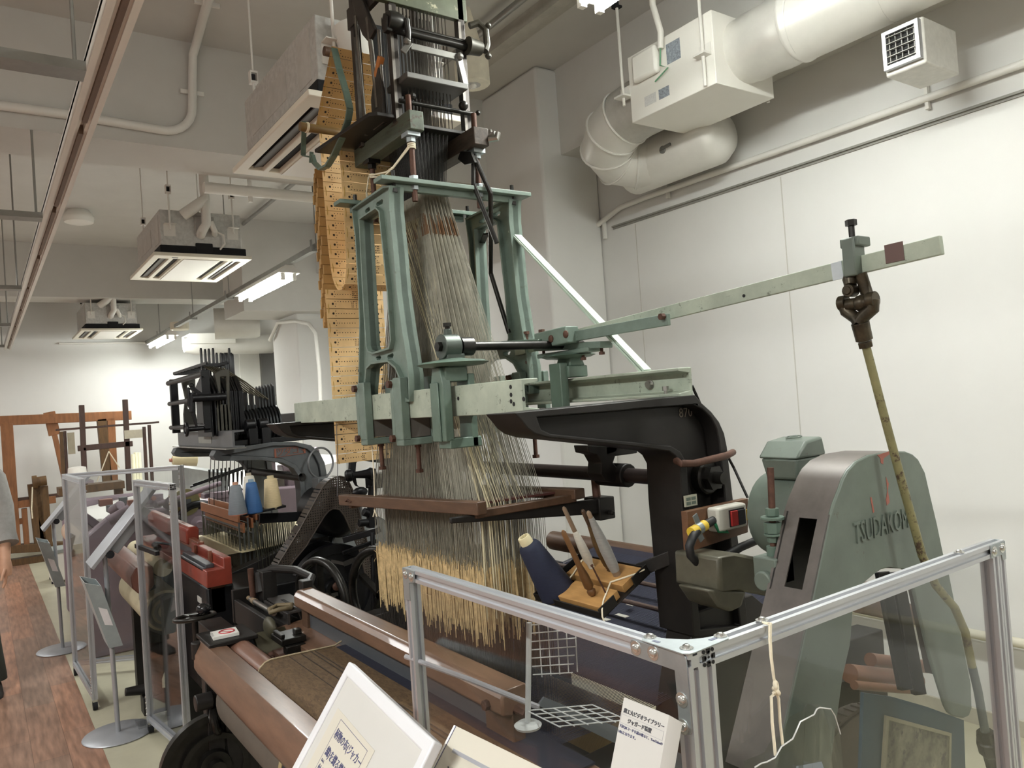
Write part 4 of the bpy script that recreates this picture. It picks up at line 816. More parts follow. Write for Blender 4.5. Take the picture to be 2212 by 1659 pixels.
b = MB(); b.cyl((1.75, 1.36, .35), (1.75, 1.4, .35), .26, n=36); b.build('beam_flange', M('navy_flange', '181a28', .5), loom)
b = MB(); b.box(1.3, 1.5, .45, 1.36, 2.9, .6); b.box(1.15, 1.45, .3, 1.2, 2.9, .36); b.build('cross_rail', iron, loom, .003)
# yarn tray and its support arm
TO, e1, e2 = V((1.235, 1.447, 1.045)), Y.copy(), V((.905, 0, .425)).normalized(); tn = V((-e2.z, 0, e2.x))
T = lambda a, c, h=0: TO+e1*a+e2*c+tn*h
tray = MB()
tray.hexa([T(0, 0), T(0, .19), T(.275, .19), T(.275, 0), T(0, 0, .003), T(0, .19, .003), T(.275, .19, .003), T(.275, 0, .003)])
def wall(a0, c0, a1, c1, h): tray.hexa([T(a0, c0), T(a1, c0), T(a1, c1), T(a0, c1), T(a0, c0, h), T(a1, c0, h), T(a1, c1, h), T(a0, c1, h)])
wall(0, 0, .275, .003, .022); wall(0, .187, .275, .19, .022); wall(0, 0, .003, .06, .03); wall(0, .13, .003, .19, .03); wall(.272, 0, .275, .19, .022)
tray.build('yarn_tray', iron, loom, .001)
MB().bar(T(.05, .19, .0), A(1490, 1187, y=1.38), .008, .035).build('tray_arm', iron, loom, .002)
# ------------------------------------------------------------------ things on the yarn tray
pine = M('pine_block', 'b98c54', .6, var=.16, scale=7, stretch=(6, 1, 6), chip=('9c713f', .3, 9))
blocks = []
for i, (c0, c1, a0, a1, lb) in enumerate(((.012, .082, .01, .175, 'pine block on the front half of the yarn tray, beside the navy cone'), (.1, .178, .01, .235, 'pine block on the rear half of the yarn tray holding three pirns'))):
    b = MB(); P8 = [T(a0, c0, .004), T(a0, c1, .004), T(a1, c1, .004), T(a1, c0, .004)]
    b.hexa(P8+[p+tn*.022 for p in P8]); blocks.append(tag(b.build('wooden_block', pine, bev=.0015), lb, 'block', 'pine blocks on the yarn tray'))
def pirn(a, c, L, prof, mat, label, lean=(0, 0), tipm=None, tip=None):
    p = T(a, c, .027); ax = (tn+e1*lean[0]+e2*lean[1]).normalized()
    t = thing('pirn', p, label, 'pirn', 'yarn pirns on the tray')
    MB().lathe(p, ax, prof, 16).build('yarn' if tip else 'spindle', mat, t, smooth=60)
    if tip: MB().lathe(p, ax, tip, 14).build('tip', tipm, t, smooth=60)
    return t
wd = M('pirn_wood', '6b4a2a', .4, var=.15); wdd = M('pirn_dark_wood', '43301f', .4, var=.15); tipw = M('pirn_tip_grey', '86705a', .5)
silk = M('white_silk', 'cbc6b8', .5, var=.08, scale=160, stretch=(.3, .3, 3)); silk2 = M('silver_silk', '9b9a96', .42, var=.1, scale=150, stretch=(.3, .3, 3)); bron = M('bronze_yarn', '5a4426', .55, var=.2, scale=120)
pirn(.065, .045, .2, [(0, .006), (.006, .011), (.014, .012), (.02, .008), (.028, .013), (.06, .012), (.09, .0075), (.19, .0065), (.196, .003)], wd, 'bare brown wooden pirn beside the navy yarn cone')
pirn(.165, .14, .2, [(.0, .008), (.015, .009), (.03, .0135), (.07, .0125), (.115, .008), (.118, .006)], silk, 'pirn with white yarn and bare grey tip, leftmost on the rear block', tipm=tipw, tip=[(-.002, .008), (.0, .008), (.1, .0065), (.19, .0058), (.195, .003)])
pirn(.095, .145, .2, [(.012, .008), (.02, .012), (.06, .0145), (.09, .014), (.13, .008), (.14, .007)], bron, 'dark pirn with bronze yarn standing between the two pale pirns', tipm=wdd, tip=[(-.002, .006), (.004, .009), (.01, .006), (.1, .006), (.185, .006), (.19, .003)])
pirn(.06, .135, .2, [(.012, .012), (.03, .0145), (.08, .0155), (.13, .012), (.175, .007)], silk2, 'pirn full of silver yarn, rightmost and tallest on the rear block', tipm=tipw, tip=[(-.002, .011), (.012, .011), (.05, .006), (.19, .006), (.195, .003)])
for a, c, L, lean, lb in ((.03, .06, .085, .05, 'thin dark iron nail in the front pine block, right of the bare pirn'), (.115, .15, .05, .1, 'short dark nail in rear pine block in front of the bronze pirn')):
    p = T(a, c, .026); ax = (tn+e1*lean).normalized(); tag(MB().lathe(p, ax, [(0, .0025), (L, .0022), (L, .004), (L+.003, .004)], 8).build('nail', rust), lb, 'nail')
p = T(.215, .04, .004); ax = (tn+e1*.12-e2*.05).normalized()
cn = thing('yarn_cone', p, 'large navy blue yarn cone with cream core leaning left on the tray', 'yarn cone', 'cones of yarn')
nav = M('navy_yarn', '1b2138', .75, var=.18, scale=60, stretch=(1, 1, 6))
MB().lathe(p, ax, [(0, .046), (.004, .05), (.012, .05), (.155, .031), (.165, .026), (.168, .018)], 32).build('yarn', nav, cn, smooth=50)
MB().lathe(p, ax, [(.16, .018), (.186, .0175), (.19, .016), (.19, .011), (.15, .011)], 24, caps=False).build('core', M('cream_core', 'd8cda6', .6), cn, smooth=50)
MB().lathe(p, ax, [(.0, .0455), (-.0, .048), (.003, .05)], 24).build('base', M('cone_base', '6b5636', .6), cn)
for i, pts in enumerate(([T(.0, .178, .022), T(.003, .15, .028), T(.05, .1, .03), T(.015, .035, .029), T(-.001, .01, .024), T(-.004, 0, .01), T(-.004, -.002, -.03), T(-.01, -.006, -.06)], [T(.24, .19, .02), T(.22, .15, .03), T(.2, .1, .03), T(.19, .06, .03), T(.21, -.002, .022), T(.21, -.004, -.03), T(.2, -.006, -.06)])):
    tag(MB().tube(pts, .0022, 6).build('cord', string_m, smooth=60), ['white cord tied across both pine blocks at their right end', 'white cord round the yarn tray behind the navy cone'][i], 'cord')
# ------------------------------------------------------------------ harness of the jacquard
hn = thing('jacquard_harness', (1.22, 2.15, .6), 'curtain of grey harness cords fanning down from the jacquard head through the comber board', 'harness')
cordm = M('grey_cord', '8f8b7c', .7, var=.25, scale=30); cordd = M('dark_cord', '2c2a27', .6, var=.2); beige = M('beige_loops', 'c9b083', .85, var=.25, scale=50); lowm = M('dark_heddle', '3a3530', .6, var=.3, scale=40); browncord = M('brown_stained_cord', '6a4a2a', .7, var=.3)
R_ = random.Random(11)
up, top, stain, bei, low, extra = MB(), MB(), MB(), MB(), MB(), MB()
NY, NX = 92, 9
for i in range(NX):
    for j in range(NY):
        fy = (j+.5+R_.uniform(-.3, .3))/NY; fx = (i+.5)/NX
        yb = 1.79+.69*fy; xb = 1.10+.05*(1-fy)*0+.25*fx+.0
        zb = 1.315-.02*fy
        yt = 2.11+.2*fy; xt = 1.17+.13*fx
        pt = V((xt, yt, 2.47)); neck = V((1.185+.1*fx, 2.12+.19*fy, 2.31)); brd = V((xb, yb, zb))
        g1 = lerp(neck, brd, .16+.02*R_.random()); g1.z -= 0
        n2 = neck+V((.0, 0, -.03)); m_ = lerp(n2, brd, .5)+V((0, 0, 0))
        if j % 3 == 0: top.tube([pt, neck, n2], .0011, 3)
        up.tube([n2, m_, brd], .00095, 3)
        z1 = 1.115+R_.uniform(-.012, .012); z0 = .95+R_.uniform(-.03, .03)-.02*R_.random()
        up.tube([brd, V((xb, yb, z1))], .0009, 3)
        if i % 2 == 0 or i == 1:
            dx = R_.uniform(-.002, .002); dy = R_.uniform(-.003, .003)
            bei.tube([V((xb, yb, z1+.02)), V((xb+dx, yb+dy, z1)), V((xb-dx, yb-dy, (z0+z1)/2)), V((xb, yb, z0))], [.0014, .003, .0028, .0016], 4)
        low.tube([V((xb, yb, z0+.02)), V((xb, yb, .62))], .0012, 3)
        if R_.random() < .5: stain.tube([lerp(n2, m_, .14+.1*R_.random()), lerp(n2, m_, .30)], .0014, 3)
for k in range(110):   # fuzzy ends
    y = 1.79+.69*R_.random(); x = 1.09+R_.random()*.1; z = R_.uniform(.95, 1.14)
    a = V((x, y, z)); bei.tube([a, a+V((R_.uniform(-.012, .0), R_.uniform(-.02, .02), R_.uniform(-.01, .02))), a+V((R_.uniform(-.02, 0), R_.uniform(-.03, .03), R_.uniform(-.02, .03)))], .0007, 3)
for k in range(30):   # pale guide cords on the near side, straight from the neck to the board's near corner
    t = k/29; q = V((1.11+.16*R_.random(), 1.775+.05*t, 1.315)); extra.tube([V((1.165+.02*t, 2.30-.17*t, 2.2)), q, V((q.x, q.y+R_.uniform(-.01, .01), .99+.1*R_.random()))], .001, 3)
for n_, b_, m_ in (('harness_cord', up, cordm), ('neck_cord', top, cordd), ('stained_cord', stain, browncord), ('beige_loop', bei, beige), ('heddle', low, lowm), ('guide_cord', extra, M('pale_cord', 'c9bf9f', .7))):
    o = b_.build(n_, m_, hn); o['kind'] = 'stuff'
# ------------------------------------------------------------------ jacquard head
jh = thing('jacquard_machine', (1.25, 2.25, 2.3), 'black iron jacquard head on two wooden beams at the top of the picture', 'jacquard machine')
gw = M('grey_green_wood', '5c6557', .65, var=.25, scale=6, stretch=(6, .8, 6), chip=('473b30', .4, 7)); dw = M('weathered_dark_wood', '4a4038', .7, var=.3, scale=9, stretch=(5, 1, 5), bump=.3)
MB().box(1.115, 2.035, 2.442, 1.165, 2.45, 2.502).build('wooden_beam', gw, jh, .003)
MB().box(1.335, 2.02, 2.42, 1.392, 2.46, 2.478).build('wooden_beam', dw, jh, .003)
for x, y, zt in ((1.135, 2.07, 2.56), (1.135, 2.355, 2.5), (1.372, 2.07, 2.54), (1.372, 2.355, 2.5)):
    zb = 2.442 if x < 1.2 else 2.42
    MB().cyl((x, y, 2.23), (x, y, zt), .009, n=12).build('threaded_rod', rust, jh)
    b = MB(); b.bolt((x, y, 2.294), Z, .016, .014); b.bolt((x, y, zb-.03), Z, .016, .016); b.box(x-.022, y-.022, zb-.014, x+.022, y+.022, zb); b.bolt((x, y, 2.278), -Z, .015, .014); b.build('nut', zinc if y < 2.2 else iron2, jh, .001)
pzb = M('plate_black', '2e2b29', .45, .4, var=.2)
b = MB(); b.prism([V((x, y, 2.502)) for x, y in ((1.03, 2.14), (1.05, 2.12), (1.2, 2.12), (1.2, 2.52), (1.0, 2.52))], (0, 0, .012)); b.build('base_plate', pzb, jh, .002)
b = MB(); b.box(1.165, 2.1, 2.478, 1.42, 2.5, 2.49); b.build('base_plate', pzb, jh, .002)
pst = M('post_iron', '3c3733', .4, .55, var=.25)
for x, y in ((1.125, 2.125), (1.115, 2.37), (1.375, 2.12), (1.375, 2.42)):
    b = MB(); b.box(x-.012, y-.01, 2.49, x+.014, y+.018, 3.12); b.build('post', pst, jh, .003)
    MB().box(x-.013, y-.0115, 2.49, x-.003, y-.01, 2.86).build('worn_edge', M('rubbed_edge', '77726b', .45, .5, var=.25), jh)
MB().box(1.05, 2.11, 2.868, 1.4, 2.13, 2.99).build('top_rail', M('olive_top', '565c48', .5, var=.2, chip=('a9a58c', .38, 24)), jh, .002)
MB().box(1.1, 2.13, 2.9, 1.115, 2.4, 2.97).build('top_rail', pst, jh)
for z, r in ((2.552, .007), (2.775, .0125), (2.792, .006)): MB().cyl((1.12, 2.10, z), (1.40, 2.10, z), r, n=14).build('cross_shaft', iron2, jh)
MB().box(1.13, 2.06, 2.612, 1.352, 2.2, 2.632).build('knife_plate', M('grey_plate', '5f5e5b', .5, .3, var=.1), jh, .003)
b = MB(); b.bar((1.16, 2.08, 2.722), (1.33, 2.08, 2.722), .01, .022); b.bar((1.16, 2.08, 2.735), (1.135, 2.085, 2.70), .01, .02); b.bar((1.335, 2.08, 2.725), (1.36, 2.09, 2.64), .01, .03); b.ball((1.148, 2.075, 2.735), .012, 10); b.ball((1.335, 2.072, 2.722), .013, 10); b.build('lift_bar', M('grey_iron', '6f6e69', .4, .4, var=.1), jh, .002)
b = MB(); wv = M('hook_wire', '55524c', .35, .8)
for i in range(13):
    for j in range(4):
        x = 1.165+i*.0128; y = 2.12+j*.05; b.tube([V((x, y, 2.49)), V((x, y, 2.9))], .0018, 4)
nb = b.build('hook_wire', wv, jh); nb['kind'] = 'stuff'
MB().box(1.15, 2.32, 2.5, 1.35, 2.335, 2.9).build('needle_board', dark, jh)
b = MB(); b.lathe((1.09, 2.09, 2.795), X, [(0, .028), (.03, .03), (.05, .024), (.06, .018)], 18); b.prism([V((1.085, y, z)) for y, z in ((2.075, 2.80), (2.1, 2.82), (2.12, 2.80), (2.11, 2.76), (2.085, 2.76))], (.02, 0, 0)); b.tube([V((1.145, 2.07, 2.80)), V((1.15, 2.07, 2.76)), V((1.15, 2.07, 2.735))], [.012, .009, .007], 10); b.build('bearing_bracket', iron2, jh, .002)
b = MB(); b.lathe((1.38, 2.09, 2.775), X, [(0, .03), (.02, .026), (.05, .024), (.055, .02)], 18); b.tube([V((1.40, 2.1, 2.85)), V((1.43, 2.09, 2.862)), V((1.45, 2.08, 2.84)), V((1.452, 2.08, 2.79)), V((1.44, 2.08, 2.765))], [.011, .012, .011, .012, .014], 10); b.ball((1.455, 2.07, 2.85), .01, 10); b.ball((1.44, 2.06, 2.74), .011, 10); b.build('rocker_arm', M('olive_iron', '403d33', .5, .3, var=.2), jh, .001)
b = MB(); b.bar((1.098, 2.2, 2.66), (1.098, 2.16, 2.71), .02, .018, up=X); b.build('orange_strap', M('orange_leather', 'a1622c', .45, var=.2), jh, .002)
b = MB(); b.cyl((1.095, 2.2, 2.56), (1.09, 2.22, 2.86), .008); b.cyl((1.09, 2.29, 2.5), (1.085, 2.3, 2.9), .006); b.cyl((1.1, 2.17, 2.5), (1.1, 2.17, 2.8), .006); b.build('side_rod', M('dull_rod', '6f6a62', .4, .7, var=.2), jh)
b = MB(); b.prism([V((1.09, y, z)) for y, z in ((2.16, 2.5), (2.24, 2.5), (2.24, 2.6), (2.2, 2.68), (2.17, 2.68), (2.16, 2.6))], (.015, 0, 0)); b.prism([V((1.085, y, z)) for y, z in ((2.22, 2.78), (2.26, 2.82), (2.3, 2.9), (2.33, 3.0), (2.28, 3.0), (2.22, 2.88), (2.17, 2.8))], (.015, 0, 0)); b.build('side_casting', pst, jh, .003)
b = MB(); b.ball((1.15, 2.07, 2.56), .012, 10); b.ball((1.335, 2.07, 2.56), .016, 12); b.ball((1.40, 2.085, 2.552), .009, 10); b.build('knob', iron2, jh)
b = MB(); b.bolt((1.40, 2.02, 2.455), V((.3, -1, .1)), .009, .02, .03); b.bolt((1.40, 2.06, 2.47), V((.6, -1, .2)), .009, .03, .02); b.tube([V((1.39, 2.02, 2.44)), V((1.41, 2.0, 2.44)), V((1.415, 2.0, 2.46))], .009, 8); b.build('wing_bolt', steel, jh)
b = MB(); b.prism([V((1.33, y, z)) for y, z in ((2.02, 2.36), (2.04, 2.4), (2.1, 2.42), (2.12, 2.4), (2.08, 2.37))], (.01, 0, 0)); b.tube([V((1.355, 2.06, 2.40)), V((1.34, 2.05, 2.30)), V((1.38, 2.0, 2.1))], .008, 8); b.build('slotted_link', iron2, jh, .001)
# push rod from head down to the lever
MB().tube([V((1.35, 2.05, 2.39)), V((1.39, 2.03, 2.27)), A(1060, 590, x=1.47), A(1100, 720, x=1.49)], .008, 10).build('push_rod', iron2, jh)
# curved green arm holding the roller
b = MB(); arm = [A(u, v, x=1.03) for u, v in ((722, 105), (733, 150), (748, 200), (756, 235), (752, 260), (738, 300), (722, 335), (708, 358), (693, 366), (680, 352), (675, 335))]
for i in range(len(arm)-1): b.bar(arm[i], arm[i+1], .008, .022 if i < 9 else .016, up=X)
b.build('curved_arm', green_dk, jh, .001)
b = MB(); hp = [A(u, v, x=1.03) for u, v in ((657, 262), (655, 336))]; b.bar(hp[0], hp[1], .018, .005, up=Y); b.bar(hp[1], A(673, 340, x=1.03), .005, .012, up=X); b.bar(A(673, 328, x=1.03), A(672, 352, x=1.03), .005, .014, up=X); b.build('hanging_strap', green_dk, jh)
MB().cyl(A(648, 273, y=2.64), A(780, 296, y=2.64), .0165, n=18).build('card_roller', M('bronze_wood', '7d6238', .4, var=.12), jh)
for u in (0, 1): MB().ring(lerp(A(648, 273, y=2.64), A(780, 296, y=2.64), .1+.02*u), (1, 0, -.1), .017, .0025, 16, 6).build('binding', string_m, jh)
MB().cyl(A(700, 110, y=2.6), A(770, 125, y=2.6), .017, n=16).build('upper_roller', brown_dk, jh)
# white strings tied round the rods
st = thing('tied_string', (1.135, 2.07, 2.36), 'white string tied round the threaded rods under the jacquard head', 'string')
b = MB()
for dz in (0, .006, .012): b.ring((1.135, 2.07, 2.395+dz), Z, .0115, .0025, 14, 6)
for dz in (0, .007): b.ring((1.135, 2.355, 2.385+dz), Z, .0115, .0025, 14, 6)
b.build('wrap', string_m, st)
b = MB(); b.tube([V((1.125, 2.07, 2.40)), V((1.09, 2.11, 2.345)), V((1.08, 2.14, 2.335)), V((1.12, 2.34, 2.385))], .0026, 6); b.tube([V((1.125, 2.065, 2.395)), V((1.088, 2.11, 2.34)), V((1.078, 2.16, 2.325)), V((1.12, 2.345, 2.38))], .0026, 6); b.build('strand', string_m, st, smooth=60)
MB().tube([V((1.12, 2.355, 2.385)), V((1.11, 2.36, 2.33)), V((1.108, 2.36, 2.30)), V((1.114, 2.362, 2.33)), V((1.112, 2.364, 2.25))], .0024, 6).build('loose_end', string_m, st, smooth=60)
for x0, y0, z0, x1, y1, z1, lb in ((1.055, 2.33, 1.5, 1.05, 2.33, 1.27, 'cream knotted cord hanging below the left clamp foot'), (1.055, 2.62, 1.56, 1.04, 2.62, 1.3, 'thin grey wire hanging from the left end of the pale green beam')):
    b = MB(); b.tube([V((x0, y0, z0)), V(((x0+x1)/2+.003, y0, (z0+z1)/2)), V((x1, y1, z1))], .0022 if 'cream' in lb else .0012, 6)
    if 'cream' in lb: b.ball((x1, y1, z1), (.004, .004, .007), 8); b.tube([V((x1, y1, z1)), V((x1-.006, y1+.004, z1-.02))], .002, 5); b.tube([V((x1, y1, z1)), V((x1+.004, y1-.006, z1-.02))], .002, 5)
    tag(b.build('cord', string_m if 'cream' in lb else M('grey_wire', '77777c', .4, .5), smooth=60), lb, 'cord')
# ------------------------------------------------------------------ punched card chain
pc = thing('punched_card_chain', (1.2, 2.65, 1.35), 'long chain of laced tan punched cards hanging behind the green gantry', 'punched cards')
card_m = M('tan_card', 'e3c08a', .65, var=.1, scale=10); card_b = M('shaded_brown_card', 'ac8650', .7, var=.12, scale=10); hole_m = M('punched_hole', '2a1f16', .9); lace = M('yellow_lace', 'b4923f', .8, var=.2)  # brown cards: tan darkened for undersides in shade; also the folded stack
RC = random.Random(21)
def card(p0, p1, x0, x1, seed, mat):
    """one card spanning the step p0->p1 (in Y-Z) and x0..x1"""
    d = (p1-p0); L = d.length; d.normalize(); n = X.cross(d).normalized()
    P = lambda u, v, h=0: V((x0+(x1-x0)*u, 0, 0))+p0+d*(L*v)+n*h
    b = MB(); b.hexa([P(0, .03, -.0008), P(1, .03, -.0008), P(1, .97, -.0008), P(0, .97, -.0008), P(0, .03, .0008), P(1, .03, .0008), P(1, .97, .0008), P(0, .97, .0008)])
    b.mi = 1; r = random.Random(seed)
    def dot(u, v, rad):
        for h in (-.0011, .0011):
            c = P(u, v, h); vs = [c+X*(rad*math.cos(q))+d*(rad*math.sin(q)) for q in [k*math.pi/3 for k in range(6)]]
            b.add(vs, [tuple(range(6))])
    dot(.11, .5, .0046); dot(.89, .5, .0046)
    for k in range(3): dot(.15+.012*(k % 2), .25+.25*k, .0018)
    row = r.choice([.25, .5, .75])
    for k in range(7): dot(.2+.045*k, row, .0019)
    u0 = .42+.06*r.random(); w_ = r.randint(3, 6)
    if seed % 3:
        for k in range(w_):
            for j in range(4):
                if r.random() < .8: dot(u0+.025*k, .2+.2*j, .0019)
    for k in range(5): dot(.64+.045*k, r.choice([row, row, .4]), .0019)
    return b.build('punched_card', [mat, hole_m], pc)
def strand(path, x0, x1, mat, w_=.0355):
    L = [0]
    for i in range(len(path)-1): L.append(L[-1]+(path[i+1]-path[i]).length)
    def at_(s):
        for i in range(len(path)-1):
            if s <= L[i+1]: return lerp(path[i], path[i+1], (s-L[i])/(L[i+1]-L[i]))
        return path[-1]
    n = int(L[-1]/w_); las = [MB() for _ in range(1)]
    for k in range(n): card(at_(k*w_), at_((k+1)*w_), x0, x1, RC.randint(0, 999), mat)
    b = MB()
    for u in (.035, .5, .965) if mat is card_b else (.035, .965):
        b.tube([at_(k*w_)+X*(x0+(x1-x0)*u)+V((0, -.003*((-1)**k), .0)) for k in range(n+1)], .0012, 4)
    b.build('lacing', lace, pc)
yz = lambda *l: [V((0, y, z)) for y, z in l]
CX0, CX1 = 1.062, 1.29
strand(yz((2.62, 2.612), (2.615, 2.45), (2.61, 2.3), (2.605, 2.18), (2.59, 2.09), (2.56, 2.035), (2.52, 2.02), (2.48, 2.04), (2.455, 2.1), (2.45, 2.25), (2.45, 2.42), (2.45, 2.5)), CX0, CX1, card_m)
strand(yz((2.66, 2.05), (2.66, 1.8), (2.66, 1.38)), CX0, CX1, card_m)
strand(yz((2.645, 2.65), (2.56, 2.75), (2.45, 2.87)), CX0, CX1, card_b)
for i, (y, zb, dx) in enumerate(((2.675, 1.93, -.004), (2.70, 1.92, -.002), (2.725, 1.915, .002))):
    b = MB()
    nn = int((2.5-zb)/.0355)
    for k in range(nn): b.box(CX0+dx+.004*((k*7+i) % 3), y-.004, zb+k*.0355+.001, CX1+dx, y+.004, zb+(k+1)*.0355-.001)
    b.build('folded_cards', card_b, pc)
# ------------------------------------------------------------------ acrylic barriers on aluminium profile
def profile(b, a, c, s, up=None, slots=True):
    """slotted extrusion: four corner lands round a recessed core"""
    a, c = V(a), V(c); d, sx, u = basis(c-a, up); h = s/2; g = s*.2
    out = [(-h, -h), (-g, -h), (-g*.8, -h*.62), (g*.8, -h*.62), (g, -h), (h, -h), (h, -g), (h*.62, -g*.8), (h*.62, g*.8), (h, g), (h, h), (g, h), (g*.8, h*.62), (-g*.8, h*.62), (-g, h), (-h, h), (-h, g), (-h*.62, g*.8), (-h*.62, -g*.8), (-h, -g)]
    b.prism([a+sx*x+u*y for x, y in out], c-a)
    return b
def rail(t, a, c, s, up=None, name='rail'): b = MB(); profile(b, a, c, s, up); return b.build(name, alu, t, smooth=20)
def panhead(b, p, d, r=.0048):
    p = V(p); d = V(d).normalized(); b.lathe(p, d, [(0, r*1.7), (.0008, r*1.7), (.0008, r), (.003, r*.95), (.0042, r*.6)], 14)
BZ = 1.32; s = .0205
nb = thing('barrier', (.75, .75, 0), 'nearest aluminium and clear acrylic barrier, forming a corner in the foreground', 'barrier', 'acrylic barriers')
yl, xr = 1.228, 1.338; cx, cy = .6+s/2, .57+s/2; zc = BZ-s/2
rail(nb, (cx, cy-s/2, zc), (cx, yl, zc), s); rail(nb, (cx+s/2, cy, zc), (xr, cy, zc), s)
rail(nb, (cx, cy+.0, zc-s/2), (cx, cy, .06), s, X, 'post'); rail(nb, (cx+s*1.0, cy, zc-s/2), (cx+s*1.0, cy, .06), s, X, 'post')
rail(nb, (cx, yl-s/2, zc-s/2), (cx, yl-s/2, .06), s, X, 'post'); rail(nb, (xr-s*.5, cy, zc-s/2), (xr-s*.5, cy, .06), s, X, 'post'); rail(nb, (xr-s*1.5-.001, cy, zc-s/2), (xr-s*1.5-.001, cy, .06), s, X, 'post')
rail(nb, (cx, cy, .07), (cx, yl, .07), s); rail(nb, (cx, cy, .07), (xr, cy, .07), s)
MB().box(cx-.0015, cy+s/2-.003, .08, cx+.0015, yl-s+.003, zc-s*.4).build('acrylic_pane', acrylic, nb)
MB().box(cx+s*1.5-.003, cy-.0015, .08, xr-s*2+.003, cy+.0015, zc-s*.4).build('acrylic_pane', acrylic, nb)
# end face of the profile at the corner
b = MB(); e = V((cx+s*.98, .5695, zc)); 
for dx in (-.33, .33):
    for dz in (-.33, .33): b.lathe(e+V((dx*s, 0, dz*s)), -Y, [(0, .0022), (.0004, .0022)], 12)
for dx, dz in ((-.36, 0), (.36, 0), (0, -.36), (0, .36)):
    b.box(e.x+dx*s-.0028, e.y-.0004, e.z+dz*s-.0028, e.x+dx*s+.0028, e.y, e.z+dz*s+.0028); b.box(e.x+dx*s*.7-.0016, e.y-.0004, e.z+dz*s*.7-.0016, e.x+dx*s*.7+.0016, e.y, e.z+dz*s*.7+.0016)
b.lathe(e, -Y, [(0, .0016), (.0004, .0016)], 12); b.build('profile_opening', dark, nb)
lp = [A(u, v, x=.5985) for u, v in ((1363, 1381), (1366, 1381), (1473, 1413), (1479, 1417), (1482, 1424), (1495, 1580), (1491, 1588), (1476, 1585), (1469, 1578), (1457, 1448), (1370, 1417), (1363, 1410), (1361, 1388))]
b = MB(); b.prism(lp, (.0016, 0, 0)); b.build('corner_bracket', zinc, nb, .0004)
b = MB()
for u, v in ((1374, 1400), (1411, 1411), (1473, 1512), (1476, 1570)): panhead(b, A(u, v, x=.5985), -X)
b.build('screw', screw_m, nb, smooth=40)
tp = [A(u, v, z=BZ+.0016) for u, v in ((1386, 1383), (1388, 1377), (1398, 1374), (1412, 1376), (1440, 1379), (1485, 1381), (1518, 1378), (1545, 1373), (1560, 1371), (1573, 1374), (1574, 1379), (1500, 1409), (1490, 1412), (1473, 1411))]
b = MB(); b.prism(tp, (0, 0, -.0016)); b.build('corner_plate', zinc, nb, .0003)
b = MB()
for u, v in ((1404, 1376), (1483, 1400), (1556, 1374), (1646, 1340), (2072, 1193)): panhead(b, A(u, v, z=BZ+.0017), Z, .0044)
b.build('screw', screw_m, nb, smooth=40)
b = MB()
for u, v in ((1416, 1385), (1541, 1380)): p = A(u, v, z=BZ+.0018); b.bar(p-V((0, .006, 0)) if u < 1500 else p-V((.006, 0, 0)), p+V((0, .004, 0)) if u < 1500 else p+V((.004, 0, 0)), .0045, .0003)
b.build('bracket_slot', groove, nb)
ep = [A(u, v, x=.5985) for u, v in ((835, 1214), (876, 1228), (876, 1246), (870, 1249), (872, 1258), (868, 1278), (862, 1249), (846, 1246), (848, 1302), (840, 1302))]
b = MB(); b.prism([V((.5985, y, z)) for y, z in ((yl, BZ), (yl-.042, BZ), (yl-.042, BZ-.02), (yl-.02, BZ-.024), (yl-.02, BZ-.055), (yl, BZ-.055))], (.0016, 0, 0)); b.prism([V((.6, yl+.0016, z)) if False else V((x, yl, z)) for x, z in ((.5985, BZ), (.6205, BZ), (.6205, BZ-.075), (.5985, BZ-.075))], (0, .0016, 0)); b.build('corner_bracket', zinc, nb, .0004)
b = MB(); panhead(b, (.5985, yl-.01, BZ-.01), -X); panhead(b, (.5985, yl-.031, BZ-.012), -X); panhead(b, (.606, yl+.0016, BZ-.032), (-.3, 1, 0)); panhead(b, (.606, yl+.0016, BZ-.062), (-.3, 1, 0)); b.build('screw', screw_m, nb, smooth=40)
b = MB(); b.prism([V((x, .5685, z)) for x, z in ((xr, BZ-.001), (xr, BZ-.03), (xr-.012, BZ-.03), (xr-.014, BZ-.021), (xr-.05, BZ-.021), (xr-.05, BZ-.001))], (0, .0016, 0)); b.box(xr, .571, BZ-.085, xr+.0016, .59, BZ); b.build('corner_bracket', zinc, nb, .0004)
b = MB(); panhead(b, (xr-.012, .5685, BZ-.01), -Y); panhead(b, (xr-.04, .5685, BZ-.011), -Y); panhead(b, (xr+.0016, .58, BZ-.035), X); panhead(b, (xr+.0016, .58, BZ-.075), X); b.build('screw', screw_m, nb, smooth=40)
for x, y in ((cx, yl-.05), (cx, cy+.06), (xr-.05, cy)):
    b = MB(); b.cyl((x, y-.01, .028), (x, y+.01, .028), .026, n=16); b.box(x-.014, y-.014, .03, x+.014, y+.014, .062); b.build('caster', blackfoam, nb)
